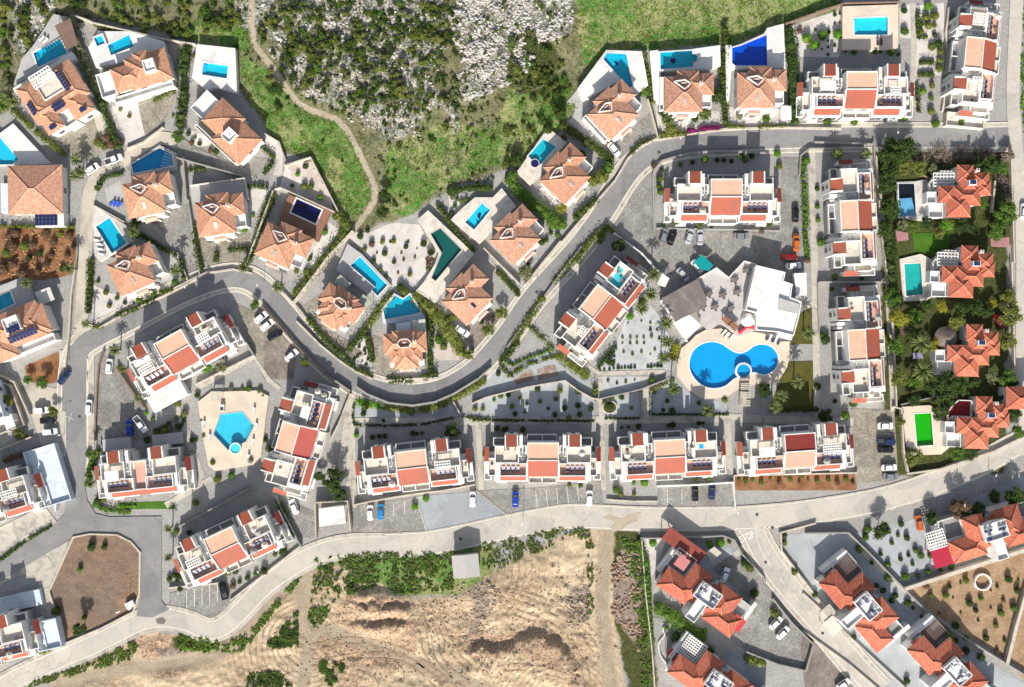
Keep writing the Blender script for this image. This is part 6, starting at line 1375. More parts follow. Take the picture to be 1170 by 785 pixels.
def tree(px, py, r, fol='dark', label=None, h=None, group='garden trees', cat='tree'):
    R = r*S; h = h or max(1.6, R*1.3); p = P(px, py, h); z = ground_h(p.x, p.y)
    root = empty('tree', (p.x, p.y, z)); put('trunk', 'trunk', 0, 0, 0, (max(1.2, R*.7), max(1.2, R*.7), h*.72), bark, root)
    c = put('crown', 'crown%d' % random.randrange(4), 0, 0, h, (R*1.08, R*1.08, R*.8), fol, root)
    return tag(root, label or auto(px, py, {'dark': 'dark dense tree', 'mid': 'leafy green tree', 'bright': 'bright green tree', 'yellow': 'yellow-green tree', 'olive': 'olive-toned tree', 'brown': 'russet tree', 'grey': 'grey-green tree', 'twig': 'bare-branched tree'}[fol]), cat, group)
def palm(px, py, r=8, h=4.5, label=None):
    p = P(px, py, h); root = empty('palm_tree', (p.x, p.y, 0))
    put('trunk', 'palm_trunk', 0, 0, 0, (3, 3, h), bark, root); put('crown', 'fronds', 0, 0, h, r*S*1.05, 'palm', root)
    return tag(root, label or auto(px, py, 'feathery palm tree'), 'palm tree', 'palm trees')
def dots(spec, r, fol, group, label, jit=.35):
    for p in T(spec): shrub(p[0], p[1], r*random.uniform(1-jit, 1+jit), fol if isinstance(fol, str) else random.choice(fol), label, group)
def make_plants():
    plant_meshes()
    for q in T('c 120,560 310,495 335,80 600,330 785,505 385,745'): palm(*q, r=8 if q[1] < 365 else 6)
    for q in T('e 515,155 548,240 622,372 405,620 405,755'): palm(*q, r=8 if q[1] < 405 else 6, h=3.6)
    for q in T('d 310,490 465,580'): palm(*q, r=8, h=3)
    for q in T('k 655,130 640,220 600,285 712,350 715,435 700,505 745,645 895,740'): palm(*q, r=8.5, h=5)
    for q in T('q 675,300 600,360 575,410 720,80'): palm(*q, r=9, h=4.5)
    for q in T('j 720,145 885,125'): palm(*q, r=8, h=3.2)
    for q in T('n 105,690 235,690'): palm(*q, r=7, h=3.6)
    for q in T('h 40,205 40,310'): palm(*q, r=5.5, h=3)
    for q in T('F 265,560 255,370'): palm(*q, r=14, h=5)
    for q in T('o 125,290 235,300 545,300'): palm(*q, r=5, h=2.4)
    for q in T('a 60,455 20,440 340,715 360,770'): palm(*q, r=8, h=3.2)
    palm(*T('q 185,730')[0], r=4, h=2) if 0 else None
    # dense garden trees in the east
    for spec, r, f in (('E 60,110', 14, 'dark'), ('E 150,60', 12, 'dark'), ('E 40,230', 13, 'dark'), ('E 30,330', 12, 'dark'), ('E 40,480', 12, 'dark'), ('E 20,620', 11, 'dark'), ('E 120,190', 9, 'olive'), ('E 60,50', 10, 'mid'), ('E 250,190', 9, 'olive'), ('E 340,200', 7, 'grey'),
        ('E 740,180', 13, 'dark'), ('E 640,170', 9, 'dark'), ('E 820,200', 8, 'mid'), ('E 840,500', 12, 'mid'), ('E 790,630', 11, 'mid'), ('E 690,440', 6, 'mid'), ('E 440,580', 8, 'bright'), ('E 470,580', 5, 'yellow'), ('E 200,600', 7, 'mid'), ('E 130,580', 6, 'grey'), ('E 540,600', 9, 'dark'), ('E 610,620', 8, 'dark'), ('E 860,120', 8, 'twig'),
        ('E 300,570', 7, 'dark'), ('E 380,640', 7, 'olive'), ('E 840,560', 8, 'dark'),
        ('F 110,190', 12, 'yellow'), ('F 60,60', 10, 'mid'), ('F 220,190', 9, 'mid'), ('F 410,120', 7.5, 'yellow'), ('F 745,100', 5.5, 'yellow'), ('F 500,210', 11, 'olive'), ('F 530,140', 10, 'dark'), ('F 640,130', 11, 'dark'), ('F 340,380', 8, 'yellow'), ('F 870,180', 12, 'olive'), ('F 860,60', 11, 'olive'), ('F 860,370', 10, 'olive'), ('F 80,400', 9, 'mid'), ('F 100,620', 11, 'olive'), ('F 220,640', 9, 'mid'), ('F 440,650', 13, 'dark'), ('F 540,670', 12, 'dark'), ('F 620,640', 8, 'dark'), ('F 745,620', 8, 'grey'), ('F 860,620', 10, 'mid'), ('F 330,690', 9, 'dark'), ('F 190,300', 8, 'dark'), ('F 300,110', 8, 'dark'), ('F 720,170', 8, 'dark'), ('F 900,690', 9, 'dark'),
        ('r 600,360', 13, 'dark'), ('r 560,430', 10, 'dark'), ('r 640,620', 8, 'mid'), ('r 700,620', 8, 'dark'), ('r 900,450', 10, 'dark'), ('r 920,520', 8, 'mid'), ('r 450,380', 7, 'dark'), ('r 390,480', 6, 'olive'), ('r 820,380', 6, 'dark'), ('r 440,650', 7, 'olive'),
        ('t 310,168', 11, 'dark'), ('t 500,110', 9, 'dark'), ('t 610,70', 12, 'brown'), ('t 640,108', 8, 'olive'), ('t 690,80', 9, 'dark'), ('t 840,30', 11, 'dark'), ('t 750,25', 8, 'dark'), ('t 575,580', 8, 'bright'), ('l 460,440', 10, 'dark'), ('h 640,40', 12, 'dark'), ('h 660,80', 9, 'dark'), ('f 720,720', 11, 'dark'), ('f 650,720', 6, 'dark'),
        ('e 30,380', 7, 'yellow'), ('e 85,535', 6, 'olive'), ('e 0,470', 6, 'mid'), ('e 235,435', 6, 'olive'), ('e 190,300', 7, 'mid'), ('e 125,290', 5, 'mid'), ('f 140,235', 6, 'bright'), ('f 205,235', 6, 'grey'), ('d 360,665', 6, 'mid'), ('i 785,440', 8, 'grey'), ('c 605,295', 8, 'dark'), ('c 600,340', 6, 'mid'), ('a 800,610', 7, 'mid'), ('i 155,85', 7, 'dark'), ('i 145,165', 7, 'dark'), ('b 455,395', 8, 'dark'), ('f 575,215', 6, 'olive'), ('q 525,335', 8, 'dark'), ('q 800,450', 9, 'dark'), ('r 45,455', 6, 'dark'), ('k 500,5', 8, 'dark'), ('k 600,255', 7, 'olive'), ('k 470,525', 5, 'dark'), ('J 245,215', 5, 'dark'), ('i 620,695', 7, 'olive'), ('i 680,620', 7, 'olive'), ('l 530,100', 7, 'olive'), ('i 360,385', 6, 'brown'), ('j 240,540', 6, 'yellow')):
        tree(*T(spec)[0], r=r, fol=f)
    for spec, r in (('E 330,120', 9), ('E 440,110', 11), ('E 540,90', 10), ('E 640,100', 11), ('E 720,90', 9), ('E 250,130', 9), ('E 830,300', 9), ('E 850,360', 8), ('E 380,80', 9), ('E 800,240', 6)):
        p = T(spec)[0]; shrub(p[0], p[1], r, 'twig', auto(p[0], p[1], 'bare winter shrub'), 'bare shrubs by the top street', 1.6, 'bare')
    # the hillside: scrub one by one
    n = 0; tot = 0
    dens = [([(300,0),(520,0),(500,60),(480,110),(430,120),(345,105),(310,60)], 56, (3.4, 7.2)), ([(505,0),(652,0),(650,45),(600,95),(545,112),(500,70)], 22, (1.6, 4.4)), (T('v 0,100 300,0 480,0 440,120 480,200 330,330 200,420 30,440'), 30, (3.2, 6.2)), (T('v 720,150 880,150 942,260 900,430 760,420 700,370'), 22, (3.5, 6.5)), ([(0,0),(285,0),(262,44),(215,44),(150,27),(76,12),(50,42),(18,88),(0,140)], 78, (3.5, 7.5)), (T('v 60,380 420,450 460,640 200,680 100,640'), 18, (2.5, 4.2)),
        ([(290,15),(330,60),(350,110),(420,120),(430,60),(400,10)], 30, (3, 5.5)), (T('v 460,430 900,430 820,640 660,700 500,620'), 16, (1.8, 3.4)), ([(648,60),(660,95),(640,130),(605,150),(590,120)], 12, (3.5, 6)), ([(415,200),(440,250),(520,210),(520,190),(430,190)], 5, (2, 4)), ([(560,150),(583,205),(596,180),(616,140),(612,122)], 10, (3, 5))]
    for poly, cnt, (r0, r1) in dens:
        xs = [p[0] for p in poly]; ys = [p[1] for p in poly]; k = 0; t = 0
        while k < cnt and t < 4000:
            t += 1; x, y = random.uniform(min(xs), max(xs)), random.uniform(min(ys), max(ys))
            if not inside(x, y, poly) or gl(TD, x, y) < 7: continue
            r = random.uniform(r0, r1); p = P(x, y, .8); f = random.choice(('dark', 'hedge', 'hedge', 'olive', 'olive', 'olive', 'mid', 'grey', 'hedge2'))
            o = put('scrub_bush', 'scrub%d' % random.randrange(5), p.x, p.y, ground_h(p.x, p.y)-.1, (r*S*1.15, r*S*1.15, r*S*random.uniform(.9, 1.4)), f)
            o['label'] = 'wild evergreen bush of the dense scrub on the rocky hillside'; o['category'] = 'bush'; o['group'] = 'wild scrub bushes on the hillside'; k += 1
    ub = MB(); uk = 0; hz = inz([(0,0),(650,0),(660,90),(600,200),(470,225),(430,240),(300,110),(262,48),(150,28),(60,40),(0,130)]); gz = [inz(q) for q in ZON['bright']]; um = ['dark', 'hedge', 'olive', 'mid', 'grey']
    while uk < 950:
        x, y = random.uniform(0, 655), random.uniform(0, 225)
        if not hz(x, y) or gl(TD, x, y) < 6 or (x > 505+90*fb(x, y, .03) and y < 100 and random.random() < .7) or (any(q(x, y) for q in gz) and random.random() < .8) or fb(x, y, .06) < random.uniform(.3, .55) or random.random() < (.1 if 295 < x < 525 and y < 130 else .6): continue
        p = P(x, y); R = (random.uniform(1.2, 4.2) if 295 < x < 525 and y < 130 else random.uniform(.8, 2.6))*S*1.15; me = PM['scrub%d' % (uk % 5)]; a = uk*2.1; c, s = math.cos(a)*R, math.sin(a)*R; k = len(ub.v); z = ground_h(p.x, p.y)-.05; mi = random.randrange(5); uk += 1
        ub.v += [(p.x+v.co.x*c-v.co.y*s, p.y+v.co.x*s+v.co.y*c, z+v.co.z*R*1.1) for v in me.vertices]
        for fc in me.polygons: ub.f.append(tuple(k+j for j in fc.vertices)); ub.m.append(mi); ub.uv.append([(0, 0)]*len(fc.vertices))
    tag(ub.build('undergrowth', [FOL[m] for m in um]), 'low undergrowth between the bushes and rocks of the hillside', 'undergrowth', kind='stuff')
    # small shrubs in the gravel gardens
    D = dots
    D('l 65,345 60,365 150,395 275,360 185,345 330,345 250,330 420,330', 2.6, ('dark', 'olive', 'mid'), 'shrubs on the gravel bank', 'small shrub on the blue grey gravel bank below the curving street')
    D('G 15,410 62,412 130,355 170,330 215,325 240,395 290,345 258,440 318,432 410,365 395,290 530,300 505,350 585,465 640,390 500,445 650,445 720,410 640,305 330,380 460,408 560,405', 2.9, ('dark', 'dark', 'mid', 'olive'), 'shrubs of the long gravel garden', 'rounded shrub dotted about the long blue grey gravel garden')
    D('G 965,405 905,340 850,345 830,395 800,370 1090,235', 3.2, ('olive', 'mid', 'dark'), 'shrubs round the stone roundel', 'shrub in the small gravel garden beside the stone roundel')
    D('q 88,385 110,345 70,425 110,430 230,395 345,380 30,345', 2.8, ('dark', 'olive'), 'shrubs of the palm gravel garden', 'low shrub on the gravel southwest of the double-lobed pool')
    D('G 830,125', 4.5, 'dark', None, None); D('G 775,175 800,172 832,170 858,165 885,162 905,162 925,160 945,160 962,160 985,158', 1.6, 'dark', 'bead row of clipped shrubs', 'tiny clipped shrub in the bead row along the gravel court'); D('G 1065,155 1085,155 1105,150 1125,150 1145,150', 1.6, 'dark', 'short bead row of clipped shrubs', 'tiny clipped shrub in the short bead row near the club pool')
    D('k 515,440 550,440 580,440 612,440 640,380 600,480 560,490 640,490 670,380 680,420 540,350 600,340 640,350 520,480 660,470 480,500 470,540 450,610 490,620 530,615 570,605', 1.4, ('grey', 'dark', 'olive'), 'low tufts of the gravel court', 'low tuft in the gravel court below the turquoise-terrace apartments')
    D('k 515,415 550,415 580,415 610,415 645,410', 1.7, 'grey', 'row of slim shrubs', 'slim grey shrub in the row across the palm-edged gravel court'); D('k 548,320 480,375', 4, 'bright', None, None)
    D('i 45,275 78,250 97,310 145,300 65,335 250,322 195,297 330,308 365,345 155,352 105,385 135,425 197,390 268,445 350,420 160,455', 3.0, ('dark', 'dark', 'olive', 'brown'), 'shrubs of the white gravel garden', 'dark shrub dotted about the white gravel garden between pools', .3)
    D('i 180,300 230,350 260,300 240,380 215,440 290,370 120,350 300,330', 1.2, ('dark', 'grey'), 'tufts of the white gravel garden', 'tiny tuft on the white gravel garden between pools')
    D('A 320,640 335,625 350,610 362,650 380,610 375,590 345,570 310,660 395,640 385,670', 1.5, 'dark', 'tufts in the corner gravel bed', 'tiny dark tuft in the triangular gravel bed beside the notched-pool villa')
    D('N 140,285 260,270 380,252 198,335 868,235 1045,50', 4.2, ('bright', 'mid'), 'clipped balls by the communal pool', 'clipped bright green ball bush in the gravel left of the communal pool') ; D('N 495,385 648,378 770,382', 4.4, 'mid', 'balls under the pool deck', 'clipped green ball bush in the row under the communal pool deck')
    D('N 75,335 205,225 350,175 390,100 390,170 430,85 300,300 300,350 300,405 255,365 350,340 430,380 690,385 820,405 350,110 305,240', 1.8, 'dark', 'dots left of the communal pool', 'tiny dark shrub in the gravel around the communal pool'); D('N 865,80 1090,120 1090,190 1090,260 1135,385 1130,450 1070,350 1030,130 990,180 990,240 1045,190 1120,330 1125,510', 4.0, ('olive', 'mid', 'dark'), 'footpath garden shrubs', 'leafy shrub in the narrow gardens right of the communal footpath')
    D('n 530,385 525,440 525,500 545,555 600,550 655,550 405,525 60,545 180,545 490,410', 3.6, ('mid', 'mid', 'bright', 'olive'), 'shrubs by the top street blocks', 'green shrub beside the top-street apartment blocks')
    D('m 225,738 280,728 335,715 390,718 420,718 455,722 500,700 545,700 517,720', 3.2, ('dark', 'dark', 'mid'), 'bed along the top street', 'dark shrub in the bed between top street and apartment block'); D('m 795,175 862,158 828,200 760,140 930,155', 4.2, ('bright', 'bright', 'brown'), 'row under the meadow wall', 'bright green shrub in the gravel right of the thick dark hedge')
    D('m 660,690 790,720 765,750 930,690', 4, ('mid', 'bright'), None, None); D('j 680,410 682,470 690,370 700,615 745,605 860,620 915,630 655,350', 2.8, ('mid', 'dark', 'brown'), 'west-end shrubs', 'small shrub around the block above the cobbled court')
    D('o 55,95 60,155 50,130 590,40 595,190 590,250 510,330 715,460 665,345', 2.8, ('mid', 'brown', 'olive'), 'shrubs round the court', 'small shrub edging the cobbled court with the teal truck')
    D('p 15,140 18,280 30,380 15,220 95,535 80,590 175,580 215,540', 3.4, ('dark', 'mid', 'mid'), 'shrubs left of the upright blocks', 'rounded shrub in the paved strip beside the upright blocks'); D('q 795,110 785,90 840,385 885,450 920,395 760,320', 3.6, ('dark', 'mid'), 'shrubs beside the lower upright block', 'rounded shrub beside the lower upright apartments'); D('r 175,395 50,110 320,105', 4.0, ('mid', 'dark', 'yellow'), None, None)
    D('q 490,750 600,720 650,710 690,725 740,715 870,720', 2.0, 'brown', None, None) if 0 else None
    D('u 408,438 456,438', 3.8, 'bright', None, None); D('u 530,420 600,420 690,425 745,420 330,470 410,490 350,490 170,450 120,450', 3.0, ('mid', 'olive', 'dark'), 'front-garden shrubs of the row', 'small shrub in the front gardens of the row blocks')
    D('l 130,465 100,470 155,465 280,452 300,452 322,450 660,430 700,430 775,435 690,435', 2.8, 'dark', 'rear-yard shrubs', 'dark shrub in the shaded rear yards of the row blocks'); D('u 355,190 385,188 430,185 565,180 585,178 700,170 720,170', 2.6, 'dark', 'rear-yard shrubs further east', 'dark shrub in the shaded rear yard of the third row block'); D('l 28,460 608,545 35,670 340,745 665,185 290,780', 3.6, ('mid', 'bright', 'dark'), None, None)
    D('f 65,650 80,560 15,400 170,660 340,650 395,360 100,360 120,470 130,540 405,560 420,600 300,330 250,330 330,330 380,340', 3.0, ('mid', 'dark', 'grey', 'olive'), 'shrubs round the hexagonal pool deck', 'small shrub along the edge of the hexagonal pool deck'); D('f 585,255 595,235 610,250 560,190 620,240', 2.0, 'dark', None, None) if 0 else None
    D('e 790,400 685,465 655,440 830,440 735,520 760,510 800,500 700,530 660,560 860,560 880,560', 3.0, ('bright', 'grey', 'olive', 'dark', 'dark', 'dark', 'mid'), 'shrubs by the short block', 'shrub in the garden north of the short crossroads block')
    D('c 475,605 525,630 560,650 590,600 640,610 690,615 785,560 490,665 625,640 440,555', 3.0, ('dark', 'olive', 'mid'), 'lane-bend villa shrubs', 'garden shrub on the street side of the lane-bend villa'); D('d 312,325 158,370 545,510 590,515 670,335 720,265 585,40 550,75 525,125 580,130 610,130 650,180 750,330 350,260 600,450', 3.3, ('bright', 'mid', 'olive', 'dark'), 'navy-pool gardens', 'garden shrub around the navy-pool villa and its neighbour')
    D('b 90,615 110,645 60,600 75,640 185,680 160,675 585,40', 2.6, ('dark', 'dark', 'mid', 'brown'), 'front bed shrubs', 'small shrub in the gravel bed of the diagonal hillside villa'); D('a 850,210 870,250 775,520 640,140 500,160 470,150 830,240 540,490 580,520', 2.6, ('dark', 'olive', 'grey'), 'plunge-pool villa shrubs', 'small shrub around the plunge-pool villa')
    D('c 70,340 205,345 270,345 40,350 240,380 130,450 210,480 60,480 300,440 30,430 150,390 280,500 100,520 330,400 15,500 180,430 110,400 230,440 170,510 60,400 310,350', 5.0, ('dark', 'olive', 'brown', 'brown'), 'orchard bushes', 'low orchard bush on the red soil at the left edge')
    D('q 410,735 440,745 470,738 510,750 550,735 590,748 640,738 680,750 720,740 760,745 810,738 850,750 890,738 920,750 620,722 690,720', 2.6, ('olive', 'brown', 'mid'), 'planter bushes', 'scrubby plant in the red-brown planter below the maroon-roofed block')
    D('a 440,640 480,620 470,660 500,650 540,640', 4.4, ('brown', 'mid', 'olive'), None, None); D('i 460,100 480,110 500,120 470,140 520,110 455,170 860,300 880,290 900,260 930,270 640,640 590,660 800,400', 2.8, ('dark', 'grey', 'mid'), 'dolphin-pool shrubs', 'small shrub around the dolphin-pool villa')
    D('i 420,770 400,740 440,640 465,640 545,790 225,505 245,520', 4, ('olive', 'mid', 'dark'), None, None)
    for spec, r, f in (('j 235,120', 7, 'dark'), ('j 40,330', 8, 'dark'), ('j 20,400', 7, 'mid'), ('j 330,300', 5, 'dark'), ('j 420,400', 8, 'olive'), ('j 450,360', 7, 'mid'), ('j 380,420', 7, 'olive'), ('j 180,190', 6, 'dark'), ('j 250,230', 4, 'brown'), ('j 300,200', 4, 'brown'), ('j 730,190', 6, 'olive'), ('j 840,140', 4, 'dark'), ('j 690,110', 4, 'dark'), ('m 165,540', 6, 'olive'), ('m 335,510', 6, 'mid'), ('m 290,530', 4, 'dark'), ('m 195,580', 5, 'olive'), ('m 490,520', 4, 'grey'), ('m 610,535', 4, 'mid'), ('m 390,430', 8, 'dark'), ('m 670,315', 5, 'dark'), ('m 65,410', 6, 'mid')):
        p = T(spec)[0]; shrub(p[0], p[1], r, f)
    # southeast gardens and orchard
    D('t 382,135 370,180 405,190 495,200 380,275 330,295 398,345 412,260 428,295 448,340 497,262 525,278 490,325 540,318 583,305 460,260 300,255 345,210 240,180 250,155 215,235 240,190 440,240', 3.6, ('mid', 'dark', 'mid', 'dark', 'olive'), 'shrubs of the southeast gravel yard', 'rounded shrub on the gravel left of the crimson-awning duplex')
    D('t 765,385 810,355 575,385 590,430 620,490 655,450 700,430 740,470 780,490 790,440 740,400 850,360 845,400 535,490 560,420 500,420 480,380 640,360 690,520 720,590 765,640 640,590 620,370 830,470 680,480 600,540 760,540 795,600', 2.8, ('dark', 'olive', 'mid', 'brown', 'dark'), 'orchard saplings', 'sapling or small bush in the ochre orchard plot', .55)
    D('t 195,585 405,760 38,415 285,380 310,400 290,440 345,440 265,290 330,350 360,420 410,450 430,470 465,505 520,540 600,600 640,640 700,665', 3.2, ('mid', 'dark', 'dark'), 'shrubs round the beige-porch duplex', 'shrub in the gravel yard near the beige-porch duplex')
    D('s 420,215 465,210 500,205 195,210 165,290 168,340 180,390 600,410 590,460 680,490 760,325 720,210 560,290 580,310 720,180 290,580 400,560 250,550', 3.8, ('bright', 'mid', 'dark', 'olive'), 'shrubs round the red-canopy duplex', 'shrub around the red-canopy duplex and its forecourt')
    D('g 335,272 382,272 293,355 205,505 310,530', 4.2, ('dark', 'mid'), 'lot bushes', 'isolated bush inside the fenced dirt lot')
    tree(*T('g 290,570')[0], r=8, fol='dark', h=3.2); D('h 440,165', 3, 'brown', None, None) if 0 else None
    D('h 260,365 285,360 300,400 330,385 360,370 390,360 275,415 300,340 430,300 460,290 75,380 60,375 90,385 70,400', 3.4, ('dark', 'dark', 'brown', 'mid', 'olive'), 'slope shrubs', 'shrub on the slope below the block above the dirt track'); D('h 70,215 115,220 120,30 140,110 270,10 220,25', 3.5, ('dark', 'olive', 'mid'), None, None)
    D('g 620,390 660,425 640,220', 2.6, ('dark', 'mid'), None, None); D('B 40,440 400,350 395,440 420,410 390,480 440,560 465,560', 3.2, ('mid', 'dark', 'olive'), 'verge shrubs by the west road', 'verge shrub beside the short crossroads block')
    plant_shrubs()
    # weeds on the banks, countless: one leafy mass each
    for spec, n, f, nm, lab in (('x -140,275 50,252 410,245 425,330 400,400 300,418 180,420 60,395 -60,440 -130,560 -170,520', 2000, ('hedge', 'mid', 'bright', 'dark', 'olive', 'grey'), 'weeds', 'green weeds covering the bank above the excavated clearing'), ('x 520,215 700,180 880,145 950,160 970,250 965,500 945,500 940,280 900,180 560,330 525,300', 550, ('mid', 'hedge2', 'olive', 'grey'), 'weeds', 'green weeds along the upper rim of the clearing'), ('h 60,590 240,625 330,590 500,395 532,378 420,520 310,660 80,655', 520, ('mid', 'bright', 'olive', 'hedge2'), 'weeds', 'green strip of weeds between bottom road and dirt track'), ('h 385,640 510,510 515,640 420,645', 500, ('dark', 'mid'), 'weeds', 'dark weeds in the fork of the dirt tracks'), ('s 70,200 145,190 190,640 200,785 150,785 120,520 80,260', 600, ('mid', 'bright', 'olive', 'grey'), 'weeds', 'green weeds on the rubble strip left of the red-canopy duplex'), ('g 120,765 330,700 480,620 505,640 470,690 240,750 90,800', 500, ('mid', 'olive'), 'weeds', 'weedy verge below the fenced dirt lot'), ('h 590,690 690,700 640,785 590,760', 300, ('mid', 'dark'), 'weeds', 'patchy weeds at the bottom of the clearing'), ('h 330,740 440,730 500,785 320,800', 300, ('dark', 'mid'), 'weeds', 'weeds in the turning loop of the dirt track'), ('n 920,200 940,0 1000,0 1000,600 940,600 925,500', 500, ('mid', 'bright'), 'weeds', 'grassy verge along the far side of the east road')):
        poly = T(spec); xs = [p[0] for p in poly]; ys = [p[1] for p in poly]; b = MB(); k = 0; g = 0; pz = inz(poly)
        while k < n and g < n*30:
            g += 1; x, y = random.uniform(min(xs), max(xs)), random.uniform(min(ys), max(ys))
            if not pz(x, y) or fb(x, y, .12) < random.uniform(.36, .6): continue
            p = P(x, y); z = ground_h(p.x, p.y); mi = random.randrange(len(f)); k += 1; s = random.uniform(.25, .7)
            b.ico((p.x, p.y, z+s*.2), s*.5, 1, .35, (1, 1, .8), mi)
            for i in range(5): b.leaf((p.x+random.uniform(-s, s)*.7, p.y+random.uniform(-s, s)*.7, z+s*random.uniform(.3, .8)), .4, mi)
        tag(b.build(nm, [FOL[q] for q in f]), lab, 'weeds', kind='stuff')
    # limestone outcrop and rubble
    def rocks(name, polys, n, r0, r1, mat, lab):
        b = MB(); k = 0; zz = [inz(q) for q in polys]; xs = [p[0] for q in polys for p in q]; ys = [p[1] for q in polys for p in q]; g = 0
        while k < n and g < n*40:
            g += 1; x, y = random.uniform(min(xs), max(xs)), random.uniform(max(-20, min(ys)), max(ys))
            if not any(q(x+75*(fb(x, y, .05)-.5), y+50*(fb(y, x*.5, .05)-.5)) for q in zz) or fb(x, y, .09) < random.uniform(.36, .56): continue
            if gl(TD, x, y) < 5: continue
            p = P(x, y); r = random.uniform(r0, r1)*random.uniform(.6, 1.2); k += 1
            b.ico((p.x, p.y, ground_h(p.x, p.y)+r*.15), r, 1, .35, (1, random.uniform(.6, 1.2), random.uniform(.5, 1.0)))
        tag(b.build(name, mat), lab, 'rocks', kind='stuff')
    rocks('rocks', ZON['rock'][:2], 3600, .15, .52, limestone, 'pale limestone boulders and slabs strewn over the rocky hillside'); rocks('rocks', ZON['rock'][2:], 1500, .15, .5, limestone, 'scattered pale stones between bushes and trail on the hillside')
    rocks('rubble', [T('s 60,230 130,240 150,420 130,640 90,560 30,480')], 500, .15, .5, redstone, 'reddish rubble heap on the strip left of the red-canopy duplex'); rocks('rubble', [T('x 440,370 580,380 570,470 520,610 440,630 490,480'), T('x 850,400 960,360 940,520 880,540')], 420, .12, .4, mottled('dumped_stone', (.46, .38, .29), (.32, .25, .18), .6, 4, .95, .25), 'broken stones dumped in the excavated clearing')
    # tufts of grass on hillside and meadow, one mass
    b = MB(); k = 0; hz = inz(Z_HILL); bz = [inz(q) for q in ZON['bright']]
    while k < 9000:
        x, y = random.uniform(0, 960), random.uniform(0, 268)
        if not hz(x, y): continue
        br = any(q(x, y) for q in bz[:5])
        if not br and random.random() < .55: continue
        if fb(x, y, .13) < random.uniform(.38, .6) or gl(TD, x, y) < 4: continue
        p = P(x, y); z = ground_h(p.x, p.y); k += 1; mi = random.choice((0, 0, 1, 1, 2, 3) if br else (1, 2, 2, 3, 3, 3))
        for i in range(3): b.leaf((p.x+random.uniform(-.5, .5), p.y+random.uniform(-.5, .5), z+random.uniform(.02, .12)), random.uniform(.25, .6), mi)
    tag(b.build('grass', [FOL['bright'], FOL['mid'], FOL['olive'], FOL['grey']]), 'rough grass tufts over hillside and green meadow', 'grass', kind='stuff')
    rocks('rubble', [T('t 705,365 720,365 720,375 705,375')], 3, .1, .2, redstone, 'stones in the ring') if 0 else None
    rocks('clods', [T('x -40,430 1000,300 1000,780 -300,780')], 2200, .08, .3, mottled('earth_clods', (.42, .32, .21), (.30, .21, .13), .6, 4, .95, .25), 'earth clods and stones strewn over the excavated clearing')
    b = MB(); k = 0; poly = T('c 10,330 330,330 320,510 230,540 10,550')
    while k < 150:
        x, y = random.uniform(0, 84), random.uniform(262, 320)
        if inside(x, y, poly) and fb(x, y, .15) > .5: p = P(x, y); b.ico((p.x, p.y, .12), random.uniform(.14, .26), 1, .1); k += 1
    tag(b.build('fallen_fruit', mottled('fruit_orange', (.62, .33, .12), (.55, .40, .2), 1, 3, .6, .1)), 'fallen orange fruit scattered over the red orchard soil', 'fruit', kind='stuff')
